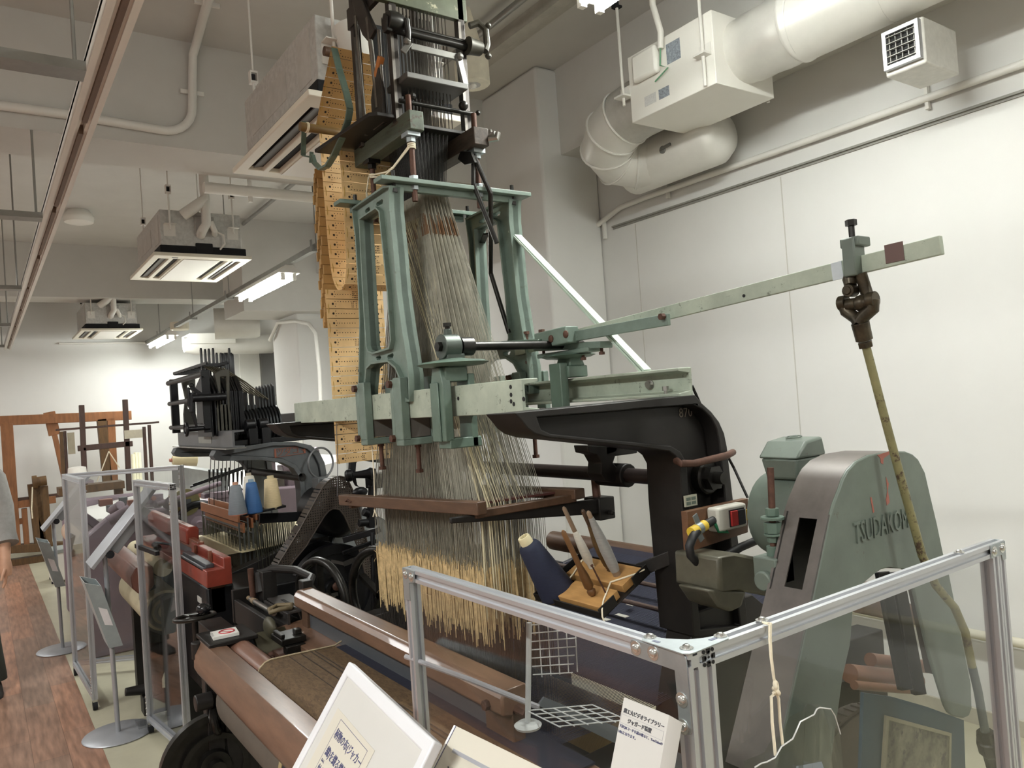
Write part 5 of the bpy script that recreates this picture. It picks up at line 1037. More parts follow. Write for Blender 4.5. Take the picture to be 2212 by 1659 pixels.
# string looped over the end rail, holding a clear bag
sg = thing('hanging_string', (.8, .565, 1.16), 'knotted cotton string looped over the end rail of the nearest barrier', 'string')
S_ = lambda u, v, y=.562: A(u, v, y=y)
b = MB()
for o in (0, 4):
    b.tube([A(1650-o, 1346-o*.3, z=BZ+.003), S_(1662+o*.8, 1350-o, .5665), S_(1662+o*.6, 1380, .566), S_(1665+o*.4, 1420), S_(1671+o*.3, 1465), S_(1675, 1480)], .0014, 6)
b.build('loop', string_m, sg, smooth=60)
b = MB(); k = S_(1676, 1481, .56); b.ring(k, (.5, -1, .2), .0042, .0024, 16, 6); b.ring(k-Z*.006, (1, -.4, .6), .0038, .0024, 16, 6); b.tube([k-Z*.006, k+V((-.004, -.001, -.007)), k+V((-.007, -.001, -.006))], .0018, 6); b.build('knot', string_m, sg, smooth=60)
b = MB(); b.tube([k-Z*.008, S_(1666, 1505, .56), S_(1668, 1560, .558), S_(1675, 1632, .556)], .0019, 6); b.tube([k-Z*.008, S_(1682, 1510, .56), S_(1685, 1560, .558), S_(1691, 1610, .556)], .0018, 6); b.build('string_end', string_m, sg, smooth=60)
bag = clear('clear_vinyl', 'd9dcda', .08, 1.9)
bt = thing('plastic_bag', (.78, .53, 1.0), 'clear vinyl bag with papers hanging on string in front of the end pane', 'bag')
n = 14; vs = []; fs = []
for j in range(9):
    for i in range(n):
        t = i/(n-1); u = 1625+190*t; vtop = 1655-130*math.sin(min(1, t*1.25)*math.pi*.5)**2+(60*(max(0, t-.8)/.2)**2 if t > .8 else 0)
        p = S_(u, vtop, .555); vs.append(p+V((.004*math.sin(i*1.7+j), -.012*math.sin(t*math.pi)*(.4+j*.1)-.003*math.cos(i*2.3+j*1.1), -.022*j)))
for j in range(8):
    for i in range(n-1): fs.append((j*n+i, j*n+i+1, (j+1)*n+i+1, (j+1)*n+i))
b = MB(); b.add(vs, fs); b.add([p+V((0, .014, .001)) for p in vs], [f[::-1] for f in fs]); b.build('film', bag, bt, smooth=60)
MB().tube([vs[i]+V((0, -.0005, .0)) for i in range(n)], .0009, 5).build('rim', M('vinyl_rim', 'cfcfcd', .2), bt)
b = MB(); b.hexa([S_(1720, 1655, .56), S_(1775, 1645, .56), S_(1790, 1690, .56), S_(1715, 1700, .56)]+[S_(u, v, .562) for u, v in ((1720, 1655), (1775, 1645), (1790, 1690), (1715, 1700))]); b.build('paper', M('pale_blue_paper', 'b9c3d6', .7), bt)
# ------------------------------------------------------------------ signs in the foreground
ink = M('sign_ink', '44444a', .6); inkb = M('blue_ink', '4a4c74', .6); paper = M('white_paper', 'c6c4bf', .6, var=.01); creamp = M('cream_paper', 'c9c3b5', .6, var=.01); framew = M('frame_white', 'dcdcdf', .35, var=.01)
TL, TR = A(753, 1428, z=1.16), A(938, 1600, z=1.16)
ex = (TR-TL); W1 = ex.length; ex.normalize(); ang = math.radians(55)
side = V((ex.y, -ex.x, 0)); side = side if side.x > 0 else -side
ey = side*math.cos(ang)+Z*math.sin(ang); nz = ex.cross(ey)
H1 = W1*.71
f1 = thing('framed_sign', TL+ex*W1/2-ey*H1, 'white framed board with Japanese text about weaving, tilted in the foreground', 'sign', 'caption boards by the near barrier')
F = lambda a, c, h=0: TL+ex*a-ey*c+nz*h
b = MB(); o_ = [F(0, 0), F(W1, 0), F(W1, H1), F(0, H1)]; w_ = .021; i_ = [F(w_, w_), F(W1-w_, w_), F(W1-w_, H1-w_), F(w_, H1-w_)]
b.prism([o_, i_], nz*-.016); b.build('frame', framew, f1, .003)
b = MB(); b.prism([[F(w_-.001, w_-.001, -.004), F(W1-w_+.001, w_-.001, -.004), F(W1-w_+.001, H1-w_+.001, -.004), F(w_-.001, H1-w_+.001, -.004)]], nz*-.01); b.build('board', paper, f1)
b = MB(); m_ = .068; q = [F(m_-.02, m_+.0, -.0036), F(W1*.62, m_, -.0036), F(W1*.62, H1-.03, -.0036), F(m_-.02, H1-.03, -.0036)]; b.prism(q, nz*.0003); b.build('caption_paper', creamp, f1)
x0, y0_, w2, h2 = .082, .076, W1*.36, H1-.13
b = MB(); q = [F(x0, y0_, -.0032), F(x0+w2, y0_, -.0032), F(x0+w2, y0_+h2, -.0032), F(x0, y0_+h2, -.0032)]; i2 = [F(x0+.0007, y0_+.0007, -.0032), F(x0+w2-.0007, y0_+.0007, -.0032), F(x0+w2-.0007, y0_+h2-.0007, -.0032), F(x0+.0007, y0_+h2-.0007, -.0032)]; b.prism([q, i2], nz*.0002); b.build('caption_border', inkb, f1)
for k, l in enumerate(('柄物の布(ジャカード', '織)を織る織機だよ。', '紋紙の穴の位置で', 'ようすがかわるよ。')): text(l[:9] if k < 2 else l[:5] if k == 2 else 'よ', .0165, F(x0+.006, y0_+.026+.029*k, -.003), ex, ey, inkb, f1)
text('もんし', .005, F(x0+.006, y0_+.026+.058-.018, -.003), ex, ey, inkb, f1)
MB().bar(F(W1/2, H1*.6, -.02), F(W1/2, H1*.6, -.02)-Z*.2, .03, .03).build('stand_head', alu, f1, .002)
q0 = F(W1/2, H1*.6, -.02); b = MB(); b.cyl(q0, (q0.x, q0.y, .01), .014); b.build('stand_pole', alu, f1); b = MB(); b.lathe((q0.x, q0.y, 0), Z, [(0, .17), (.006, .17), (.012, .03)], 36); b.build('stand_base', M('silver_base', 'a2a4a8', .45, .3), f1, smooth=50)
TL2, TR2 = A(983, 1567, z=1.15), A(1175, 1661, z=1.15)
ex2 = (TR2-TL2).normalized(); sd2 = V((ex2.y, -ex2.x, 0)); sd2 = sd2 if sd2.x > 0 else -sd2; ey2 = sd2*math.cos(math.radians(48))+Z*math.sin(math.radians(48)); nz2 = ex2.cross(ey2); W2, H2 = .3, .21
f2 = thing('caption_board', TL2+ex2*W2/2-ey2*H2, 'cream caption board with grey bar, cut off by the bottom edge in the middle', 'sign', 'caption boards by the near barrier')
G = lambda a, c, h=0: TL2+ex2*a-ey2*c+nz2*h
b = MB(); b.prism([G(0, 0), G(W2, 0), G(W2, H2), G(0, H2)], nz2*-.004); b.build('board', creamp, f2, .0006)
b = MB(); b.prism([G(-.002, .0, -.001), G(.002, 0, -.001), G(.002, H2, -.001), G(-.002, H2, -.001)], nz2*.0015); b.build('board_edge', white_plastic, f2)
b = MB(); b.prism([G(.002, 0, .0003), G(.0032, 0, .0003), G(.0032, H2, .0003), G(.002, H2, .0003)], nz2*.0002); b.build('edge_line', inkb, f2)
b = MB(); b.prism([G(.02, .027, .0003), G(W2-.02, .027, .0003), G(W2-.02, .032, .0003), G(.02, .032, .0003)], nz2*.0002); b.build('grey_bar', M('print_grey', '9a9aa0', .6), f2)
text('ジャカード織機', .017, G(.022, .062, .0004), ex2, ey2, ink, f2)
for k in range(3): pass
q0 = G(W2/2, H2*.6, -.01); b = MB(); b.cyl(q0, (q0.x, q0.y, .01), .01); b.lathe((q0.x, q0.y, 0), Z, [(0, .12), (.006, .12), (.012, .03)], 32); b.build('stand', alu, f2)
# tent card with video library text (code left out)
ax_ = A(1348, 1506, x=.575); bx_ = A(1440, 1560, x=.575); ex3 = V((0, bx_.y-ax_.y, bx_.z-ax_.z)); W3 = ex3.length; ex3.normalize(); ex3 = V((0, -1, 0))
ey3 = V((.36, 0, .93)).normalized(); nz3 = ex3.cross(ey3)
vc = thing('tent_card', ax_-ey3*.12, 'white folded paper card with video library text at the corner of the nearest barrier', 'card')
K = lambda a, c, h=0: ax_+ex3*a-ey3*c+nz3*h
W3 = .068
b = MB(); b.prism([K(0, 0), K(W3, 0), K(W3, .13), K(0, .13)], nz3*-.0008); b.build('front', paper, vc)
b = MB(); b.prism([K(W3, 0), K(W3+.008, .004, -.012), K(W3+.008, .13, -.012), K(W3, .13)], nz3*-.0008); b.build('side_flap', paper, vc)
for tx, sz, a, c, m in (('農工大ビデオライブラリー', .0051, .0035, .0145, ink), ('ジャガード装置', .0052, .012, .0235, ink), ('下記QRコードを読み取ると、YouTubeの', .0036, .001, .0305, MATS['blue_ink']), ('URLになります。', .0038, .001, .0365, MATS['blue_ink'])): text(tx, sz, K(a, c, .0002), ex3, ey3, m, vc, bold=.00012 if m is ink else 0)
b = MB(); q = [K(.001, .017, .0002), K(W3-.003, .017, .0002), K(W3-.003, .0262, .0002), K(.001, .0262, .0002)]; i2 = [K(.0013, .0173, .0002), K(W3-.0033, .0173, .0002), K(W3-.0033, .0259, .0002), K(.0013, .0259, .0002)]; b.prism([q, i2], nz3*.0001); b.build('title_box', M('print_grey', '9a9aa0', .6), vc)
MB().bar(K(.03, .05, -.001), V((.598, ax_.y-.03, 1.2)), .02, .002).build('tape', clear('tape_clear', 'eeeeea', .1), vc)
# white wire rack and papers inside the barrier
wr = thing('wire_rack', (.85, .95, .9), 'white wire mesh rack standing behind the nearest acrylic pane', 'rack')
wmat = M('white_wire', 'b9bab8', .4); q0, q1 = A(1143, 1345, y=1.0), A(1140, 1560, y=1.0)
MB().tube([q0, q1], .0045, 8).build('post', wmat, wr); MB().lathe(q1-Z*.008, Z, [(0, .02), (.004, .022), (.008, .016)], 20).build('foot', wmat, wr)
b = MB()
for k in range(7): z = q0.z-.004-.013*k; b.tube([V((q0.x, q0.y, z)), V((q0.x+.075-.003*k, q0.y-.03, z-.004))], .0011, 5)
for k in range(1, 6): b.tube([V((q0.x+.014*k, q0.y-.0057*k, q0.z-.002)), V((q0.x+.0135*k, q0.y-.0057*k, q0.z-.088))], .0011, 5)
for k in range(5): b.tube([V((q1.x+.0, q1.y-.02*k, q1.z+.018)), V((q1.x+.10, q1.y-.02*k-.04, q1.z+.01))], .0011, 5)
for k in range(6): b.tube([V((q1.x+.02*k, q1.y-.008*k, q1.z+.018-.0016*k)), V((q1.x+.02*k, q1.y-.008*k-.085, q1.z+.018-.0016*k))], .0011, 5)
b.build('mesh', wmat, wr)
MB().tube([A(876, 1418, y=1.24), A(1020, 1470, y=1.1), A(1165, 1528, y=1.0)], .0045, 8).build('support_rod', M('rack_rod', 'a9a7ab', .35, .4), wr)
b = MB(); b.prism([A(u, v, y=1.0) for u, v in ((1163, 1524), (1176, 1506), (1500, 1640), (1500, 1690))], (0, .004, 0)); b.build('label_rail', M('rail_grey', '5c6268', .4), wr)
# ------------------------------------------------------------------ further barriers
def panel(label, pts, z1=BZ, s=.03, bottom=True, panes=True):
    t = thing('barrier', (pts[0][0], pts[0][1], 0), label, 'barrier', 'acrylic barriers')
    for i, (x, y) in enumerate(pts):
        rail(t, (x, y, .06), (x, y, z1), s, X, 'post')
        b = MB(); b.cyl((x-.012, y, .026), (x+.012, y, .026), .025, n=16); b.build('caster', blackfoam, t); MB().box(x-.012, y-.012, .026, x+.012, y+.012, .06).build('caster_fork', screw_m, t)
    for i in range(len(pts)-1):
        a, c = V(pts[i]+(0,)), V(pts[i+1]+(0,)); d = (c-a).normalized()*s/2
        rail(t, a+d+Z*(z1-s/2), c-d+Z*(z1-s/2), s); rail(t, a+d+Z*.08, c-d+Z*.08, s)
        n_ = V((-d.y, d.x, 0)).normalized()*.0015; a2, c2 = a+d*.9, c-d*.9
        b = MB(); b.hexa([a2-n_+Z*.09, c2-n_+Z*.09, c2+n_+Z*.09, a2+n_+Z*.09]+[p+Z*(z1-.12) for p in (a2-n_+Z*.09, c2-n_+Z*.09, c2+n_+Z*.09, a2+n_+Z*.09)]); b.build('acrylic_pane', acrylic, t)
    x, y = pts[-1]; b = MB()
    for k in range(4): panhead(b, (x-s/2, y, z1-.02-.035*k), -X, .006)
    for k in range(4): panhead(b, (pts[0][0]-s/2, pts[0][1], .1+.03*k), -X, .006)
    b.build('screw', screw_m, t)
    return t
p2 = panel('narrow aluminium and acrylic barrier panel in the middle left, beside the sign stand', [(.668, 4.45), (.733, 3.87)])
b = MB(); b.box(.60, 4.37, .062, .76, 4.49, .074); b.build('base_plate', acrylic, p2)
b = MB(); e = V((.733, 3.8548, BZ-.015))
for dx in (-.3, .3):
    for dz in (-.3, .3): b.lathe(e+V((dx*.03, 0, dz*.03)), -Y, [(0, .004), (.0005, .004)], 10)
for dx, dz in ((-.3, 0), (.3, 0), (0, -.3), (0, .3)): b.box(e.x+dx*.03-.0035, e.y-.0005, e.z+dz*.03-.0035, e.x+dx*.03+.0035, e.y, e.z+dz*.03+.0035)
b.build('profile_opening', dark, p2)
panel('furthest aluminium and acrylic barrier, L-shaped around the loom with lilac parts', [(.478, 5.05), (.455, 5.85), (1.10, 5.48)])
# ------------------------------------------------------------------ sign stands
silver = M('silver_stand', 'a7a9ad', .42, .45, var=.04)
def stand(o, label, group='sign stands along the aisle'):
    t = thing('sign_stand', (.53+o[0], 4.56+o[1], 0), label, 'sign stand', group); D = V((o[0], o[1], 0))
    MB().lathe(V((.53, 4.56, 0))+D, Z, [(0, .165), (.006, .17), (.012, .165), (.016, .04)], 40).build('base', silver, t, smooth=50)
    MB().cyl(V((.53, 4.56, .01))+D, V((.515, 4.56, .96))+D, .012, n=16).build('pole', silver, t)
    a, c = V((.452, 0, .885)), V((.765, 0, 1.25)); d = (c-a).normalized(); n_ = V((-d.z, 0, d.x))
    b = MB(); b.hexa([a+Y*4.46+D, c+Y*4.46+D, c+Y*4.70+D, a+Y*4.70+D]+[p+n_*.018 for p in (a+Y*4.46+D, c+Y*4.46+D, c+Y*4.70+D, a+Y*4.70+D)]); b.build('board', silver, t, .002)
    b = MB(); h0 = lerp(a, c, .25); h1 = lerp(a, c, .8); b.hexa([V((p.x, y, p.z))+D-n_*k for k in (.05, 0) for p, y in ((h0, 4.49), (h1, 4.49), (h1, 4.6), (h0, 4.6))]); b.build('bracket', M('grey_bracket', '8d8e90', .45, .3), t, .003)
    MB().lathe(V((.53, 4.48, .95))+D, -Y, [(0, .02), (.02, .02), (.02, .012), (.022, .012)], 18).build('tilt_knob', blackfoam, t)
    b = MB()
    def hx(p, q, r, s_): return [V((p[0], p[1], p[2]))+D for p in (p, q, r, s_)]
    lo = hx((.50, 4.47, .475), (.565, 4.47, .475), (.565, 4.66, .475), (.50, 4.66, .475)); hi = hx((.405, 4.45, .83), (.48, 4.45, .80), (.48, 4.69, .80), (.405, 4.69, .83))
    b.add(lo+hi, [(3, 2, 1, 0), (0, 1, 5, 4), (1, 2, 6, 5), (2, 3, 7, 6), (3, 0, 4, 7)]); inn = [lerp(p, sum(lo, V())/4, .08) for p in lo]; inh = [lerp(p, sum(hi, V())/4, .08) for p in hi]
    b.add(inn+inh, [(0, 1, 2, 3), (4, 5, 1, 0), (5, 6, 2, 1), (6, 7, 3, 2), (7, 4, 0, 3)]); b.add(hi+inh, [(0, 1, 5, 4), (1, 2, 6, 5), (2, 3, 7, 6), (3, 0, 4, 7)]); b.build('leaflet_box', M('grey_box', '9ba3a3', .4, .1), t)
    b = MB(); c0 = lerp(lo[0], hi[0], .3); b.hexa([lerp(lo[0], hi[0], .35)+V((.02, -.0012, 0)), lerp(lo[1], hi[1], .35)+V((-.012, -.0012, 0)), lerp(lo[1], hi[1], .35)+V((-.012, 0, 0)), lerp(lo[0], hi[0], .35)+V((.02, 0, 0)), lerp(lo[0], hi[0], .62)+V((.02, -.0012, 0)), lerp(lo[1], hi[1], .62)+V((-.012, -.0012, 0)), lerp(lo[1], hi[1], .62)+V((-.012, 0, 0)), lerp(lo[0], hi[0], .62)+V((.02, 0, 0))]); b.build('box_label', M('label_white', 'e3dfe0', .6), t)
    return t
stand((0, 0), 'nearer silver sign stand with grey leaflet box, on a round base along the aisle')
stand((-.09, 2.05), 'silver sign stand further along the aisle, partly hidden behind the far barrier')
# ------------------------------------------------------------------ visitor at the left edge
ps = thing('person', (-.13, 5.9, 0), 'person in a loose grey top and dark trousers, cut off by the left edge', 'person')
def skin_tube(name, pts, mat, n=14): b = MB(); b.tube([p[:3] for p in pts], [p[3] for p in pts], n); return b.build(name, mat, ps, smooth=70)
skin_m = M('skin', 'c79a7e', .5); greyk = M('grey_knit', '8c8a86', .9, var=.08, scale=40); trous = M('dark_olive_trousers', '2e3028', .9, var=.1); hair = M('black_hair', '181513', .5)
X0, Y0 = -.13, 5.9
def ring_loft(name, secs, mat, n=20):
    vs = []; fs = []
    for x, y, z, rx, ry in secs:
        for k in range(n): q = 2*math.pi*k/n; vs.append((X0+x+rx*math.cos(q), Y0+y+ry*math.sin(q), z))
    for i in range(len(secs)-1):
        for k in range(n): fs.append((i*n+k, i*n+(k+1) % n, (i+1)*n+(k+1) % n, (i+1)*n+k))
    fs += [tuple(range(n-1, -1, -1)), tuple(range((len(secs)-1)*n, len(secs)*n))]
    b = MB(); b.add(vs, fs); return b.build(name, mat, ps, smooth=70)
ring_loft('body', [(0, 0, .86, .13, .1), (0, 0, 1.0, .14, .1), (0, 0, 1.2, .15, .105), (0, 0, 1.34, .16, .1), (0, 0, 1.42, .12, .085), (0, 0, 1.46, .055, .055), (0, .01, 1.5, .052, .055), (0, .015, 1.54, .06, .075), (0, .015, 1.58, .072, .09), (0, .01, 1.64, .078, .1), (0, 0, 1.70, .07, .088), (0, 0, 1.74, .04, .05), (0, 0, 1.75, .01, .01)], skin_m)
ring_loft('top', [(0, 0, .84, .2, .16), (0, 0, .9, .19, .15), (0, 0, 1.1, .175, .135), (0, 0, 1.3, .19, .13), (0, 0, 1.40, .175, .11), (0, 0, 1.445, .09, .08), (0, 0, 1.46, .066, .066)], greyk)
for sx in (-1, 1):
    skin_tube('sleeve', [(X0+sx*.15, Y0, 1.40, .065), (X0+sx*.2, Y0, 1.33, .07), (X0+sx*.235, Y0-.02, 1.15, .066), (X0+sx*.235, Y0-.06, .98, .07), (X0+sx*.24, Y0-.09, .92, .075)], greyk)
    skin_tube('arm', [(X0+sx*.235, Y0-.06, .98, .04), (X0+sx*.235, Y0-.1, .88, .032), (X0+sx*.235, Y0-.115, .83, .028), (X0+sx*.235, Y0-.125, .78, .036), (X0+sx*.235, Y0-.125, .73, .03)], skin_m)
    for k in range(4): skin_tube('finger', [(X0+sx*.235+.0, Y0-.15+.018*k, .735, .009), (X0+sx*.228, Y0-.152+.018*k, .69, .008), (X0+sx*.215, Y0-.148+.017*k, .655+.006*abs(k-1.5), .006)], skin_m, 8)
    skin_tube('thumb', [(X0+sx*.228, Y0-.155, .775, .011), (X0+sx*.215, Y0-.175, .74, .009), (X0+sx*.208, Y0-.178, .71, .007)], skin_m, 8)
    skin_tube('trouser_leg', [(X0+sx*.08, Y0, .92, .1), (X0+sx*.09, Y0, .75, .095), (X0+sx*.1, Y0, .5, .078), (X0+sx*.12, Y0+.01, .3, .072), (X0+sx*.14, Y0+.01, .1, .072), (X0+sx*.14, Y0+.01, .07, .074)], trous)
    b = MB(); vs = []; sh = [(-.2, .03, .02), (-.17, .045, .05), (-.08, .05, .06), (.0, .045, .085), (.06, .042, .09), (.085, .03, .06)]
    m_ = []
    for y, rx, h in sh: m_ += [(X0+sx*.14-rx, Y0+y, 0), (X0+sx*.14-rx*.9, Y0+y, h*.6), (X0+sx*.14, Y0+y, h), (X0+sx*.14+rx*.9, Y0+y, h*.6), (X0+sx*.14+rx, Y0+y, 0)]
    fs = [(i*5+k, i*5+k+1, i*5+k+6, i*5+k+5) for i in range(5) for k in range(4)]+[(i*5+4, i*5, i*5+5, i*5+9) for i in range(5)]+[(0, 1, 2, 3, 4), (29, 28, 27, 26, 25)]
    b.add(m_, fs); b.build('shoe', M('dark_shoe', '2b2723', .6), ps, smooth=60)
hr_ = MB(); hr_.ball((X0, Y0+.02, 1.67), (.086, .105, .092), 18); hr_.build('hair', hair, ps, smooth=80)
b = MB()
for sx in (-1, 1): b.ball((X0+sx*.03, Y0-.078, 1.635), .011, 10)
b.build('eye', M('eye_dark', '2a1f1a', .3), ps); b = MB(); b.lathe((X0, Y0-.08, 1.63), (0, -.35, -1), [(0, .006), (.02, .011), (.035, .014), (.04, .006)], 10); b.build('nose', skin_m, ps); MB().ball((X0, Y0-.078, 1.575), (.022, .008, .006), 10).build('mouth', M('lips', 'a5695c', .5), ps)
for sx in (-1, 1): MB().ball((X0+sx*.078, Y0+.01, 1.62), (.01, .022, .032), 10).build('ear', skin_m, ps)
# ------------------------------------------------------------------ dobby loom behind (second loom)
grey_iron2 = M('grey_enamel', '55585a', .45, .1, var=.15, scale=10); blk = M('black_machine', '17171a', .4, .4, var=.3, scale=14); redp = M('red_varnish', '8a3a2c', .35, var=.18, scale=7, coat=.2, chip=('5c2a22', .33, 9)); redb = M('red_brown_wood', '7d4a36', .4, var=.2, stretch=(6, 1, 6), coat=.2)
dl = thing('dobby_loom', (1.3, 4.7, 0), 'dark grey loom in the middle distance with red shuttle box and perforated guard', 'loom')
arm2_o = [(460, 985), (466, 973), (590, 955), (640, 955), (672, 962), (690, 976), (702, 1000), (707, 1030), (716, 1100), (730, 1200), (738, 1300), (660, 1300), (655, 1150), (650, 1060), (646, 1030), (634, 1012), (610, 1000), (560, 994), (480, 996), (466, 994)]
arm2_i = [(484, 984), (590, 963), (638, 963), (664, 970), (680, 984), (690, 1004), (694, 1030), (700, 1090), (726, 1290), (670, 1290), (664, 1150), (660, 1060), (655, 1026), (640, 1004), (612, 991), (560, 986)]
for i, dy in enumerate((0, .98)):
    o = [p+Y*dy for p in px(arm2_o, y=4.2)]; q = [p+Y*dy for p in px(arm2_i, y=4.2)]
    b = MB(); b.prism([o, q], (0, .09, 0)); b.prism([p+Y*.02 for p in q], (0, .03, 0)); a2 = b.build('gooseneck_arm', grey_iron2, dl, .003)
    if i == 0:
        f0, f1_, f2_, f3 = (A(u, v, y=4.218) for u, v in ((593, 989), (660, 979), (659, 962), (592, 970)))
        b = MB(); n0 = [lerp(f0, f2_, .04), lerp(f1_, f3, .04), lerp(f2_, f0, .04), lerp(f3, f1_, .04)]; b.prism([[f0, f1_, f2_, f3], [lerp(p, (f0+f2_)/2, .12) for p in (f0, f1_, f2_, f3)]], (0, -.003, 0)); b.build('nameplate_border', M('orange_paint', '8a4f3a', .5), a2)
        text('ツダコマ', .043, lerp(f0, f3, .2)+(f1_-f0)*.07-Y*.001, f1_-f0, Z, MATS['orange_paint'], a2, 'nameplate_letters', ext=.001)
    fr = [V((1.45, 4.2+dy, .9)), V((1.75, 4.2+dy, .9)), V((2.3, 4.2+dy, .82)), V((2.3, 4.2+dy, 0)), V((2.18, 4.2+dy, 0)), V((2.1, 4.2+dy, .35)), V((1.0, 4.2+dy, .4)), V((.84, 4.2+dy, 0)), V((.72, 4.2+dy, 0)), V((.72, 4.2+dy, .72)), V((1.0, 4.2+dy, .78))]
    MB().prism(fr, (0, .08, 0)).build('side_frame', iron, dl, .003)
b = MB(); b.cyl((1.47, 4.2, 1.25), (1.47, 5.2, 1.25), .024); b.build('cross_tube', iron, dl)
b = MB(); b.ring(A(693, 1000, y=4.17), (.3, -1, 0), .085, .006, 30, 8); b.build('belt_hoop', M('grey_hoop', '6f7072', .4, .4), dl, smooth=50)
# breast beam, cloth and rolls
b = MB(); b.prism([V((x, 4.22, z)) for x, z in ((.63, .80), (.655, .845), (.70, .85), (.74, .84), (.745, .74), (.70, .69), (.66, .71), (.635, .74))], (0, 1.0, 0)); b.v = [p+Y*.33 for p in b.v]; b.build('breast_beam', M('brown_paint_beam', '6c4438', .4, var=.15, coat=.2), dl, .006)
b = MB(); b.cyl((.80, 4.6, .815), (.80, 5.5, .815), .05, n=24); b.hexa([(.80, 4.35, .863), (1.15, 4.35, .868), (1.15, 5.25, .868), (.80, 5.25, .863), (.80, 4.35, .866), (1.15, 4.35, .871), (1.15, 5.25, .871), (.80, 5.25, .866)]); b.build('cream_cloth', M('cream_cloth', 'cfc3a2', .7, var=.05), dl, smooth=60)
b = MB(); b.cyl((.80, 4.6, .58), (.80, 5.5, .58), .11, n=32); b.build('cloth_roll', M('beige_roll', 'b5aa8d', .7, var=.05), dl, smooth=60); b = MB(); b.ring((.80, 4.59, .58), Y, .085, .012, 30, 8); b.ring((.80, 4.59, .58), Y, .05, .01, 30, 8); b.build('roll_hub', M('grey_hub', '5c5a58', .4, .4), dl, smooth=60)
b = MB(); b.box(.70, 4.72, .1, .78, 4.8, .7); b.box(.68, 4.72, 0, .84, 4.82, .1); b.cyl((.60, 4.78, .14), (.70, 4.78, .13), .022, .03); b.build('front_leg', iron, dl, .004)
# pale warp sheet
b = MB(); b.hexa([(1.15, 4.32, .868), (1.95, 4.32, .91), (1.95, 5.2, .91), (1.15, 5.2, .868), (1.15, 4.32, .872), (1.95, 4.32, .914), (1.95, 5.2, .914), (1.15, 5.2, .872)]); b.build('pale_warp', M('pale_warp_sheet', 'c4b892', .7, var=.06, scale=60, stretch=(.2, 9, 1)), dl)
MB().box(1.9, 4.25, .6, 2.0, 5.25, .9).build('back_rail', grey_iron2, dl, .004)

# red lay
b = MB(); b.prism([V((x, 3.56, z)) for x, z in ((.79, .87), (.90, .87), (.90, .99), (.865, .99), (.865, .945), (.79, .945))], (0, .62, 0)); b.box(.80, 4.18, .86, .9, 5.4, .9); rl = b.build('red_shuttle_box', redp, dl, .004)
b = MB(); b.box(.805, 3.62, .945, .84, 4.1, .962); b.box(.79, 3.62, .935, .805, 4.1, .95); b.build('box_front', M('steel_front', '4c4d52', .4, .5), rl, .002)
b = MB(); b.box(.85, 3.75, .945, .863, 3.775, 1.0); b.box(.85, 4.05, .945, .863, 4.07, .99); b.build('brown_peg', redb, rl)
b = MB(); b.box(.875, 4.08, .95, .905, 4.6, 1.0); b.build('red_rail', redb, rl, .003)
b = MB(); b.prism([V((x, 4.28, z)) for x, z in ((.865, .965), (.925, .965), (.93, 1.04), (.915, 1.055), (.875, 1.055), (.862, 1.04))], (0, 1.1, 0)); b.build('reed_cap', redp, dl, .008)
b = MB(); b.box(.895, 4.32, .88, .9, 5.3, .97); b.build('reed', MATS['reed_steel'], dl)
b = MB(); b.tube([V((.79, 4.1, .96)), V((.76, 4.15, 1.0)), V((.72, 4.3, 1.0))], .006, 6); b.bar((.70, 4.15, .965), (.66, 4.5, .97), .02, .02); b.cyl((.72, 4.25, .975), (.72, 4.32, .985), .018); b.build('picker_rod', blk, dl)
b = MB(); b.box(.82, 3.62, .74, .88, 3.72, .87); b.box(.86, 3.64, .4, .89, 3.67, .75); b.build('lay_sword', M('orange_brown_iron', '5f3f2b', .55, .2, var=.25), dl, .002)
b = MB(); b.box(.80, 3.62, .35, .92, 4.18, .86); b.box(.95, 3.7, .2, 1.3, 4.15, .8); b.build('dark_casing', blk, dl, .01)
for k in range(5):
    b = MB(); z = .43+.085*k; b.box(.798, 3.72+.02*(k % 2), z, .80, 3.80+.02*(k % 2), z+.028); b.build('pale_tag', M('tag_grey', 'aaa9a4', .6), dl)
# heddle frames and wires
hf = M('heddle_wood', '8a5a3c', .4, var=.12, stretch=(5, .6, 5), coat=.2); wire2 = M('heddle_wire', '5d5c50', .4, .6, var=.2, scale=40)
for k in range(6):
    x = 1.15+.024*k; dz = (.03, -.03, .05, -.01, .03, .0)[k]
    b = MB(); b.box(x, 4.36, 1.0+dz, x+.012, 5.22, 1.055+dz); fr = b.build('heddle_frame', hf, dl, .002)
    b = MB(); b.box(x, 4.36, .64+dz, x+.012, 5.22, .675+dz); b.box(x+.002, 4.362, .66+dz, x+.01, 4.372, 1.02+dz); b.box(x+.002, 5.2, .66+dz, x+.01, 5.21, 1.02+dz); b.box(x+.002, 4.36, .965+dz, x+.009, 5.22, .973+dz); b.build('frame_bar', M('frame_steel', '7a7d7b', .35, .7), fr)
    b = MB()
    for j in range(34): y = 4.39+j*.0245+.004*((j*5+k) % 3); b.tube([V((x+.006, y, .67+dz)), V((x+.006, y, .97+dz))], .0016, 3)
    o = b.build('heddle_wire', wire2, fr); o['kind'] = 'stuff'
    b = MB()
    for y in (4.55, 5.0):
        b.tube([V((x+.006, y, 1.055+dz)), V((x+.01, y-.01, 1.2)), V((x+.03, y-.02, 1.42))], .0022, 5); b.ring((x+.008, y-.006, 1.15+dz), X, .009, .002, 12, 5); b.cyl((x+.01, y-.01, 1.22), (x+.012, y-.012, 1.30), .0045)
    b.build('lifting_cord', M('black_cord', '1b1a1a', .6), fr)
b = MB()
for j in range(48): y = 4.2+.03*(j % 4); x = 1.2+.0048*j; b.tube([V((x, y, 1.04-.006*(j % 5))), V((x+.004*(j % 3), y-.01, .72-.01*(j % 4)))], .0019, 4)
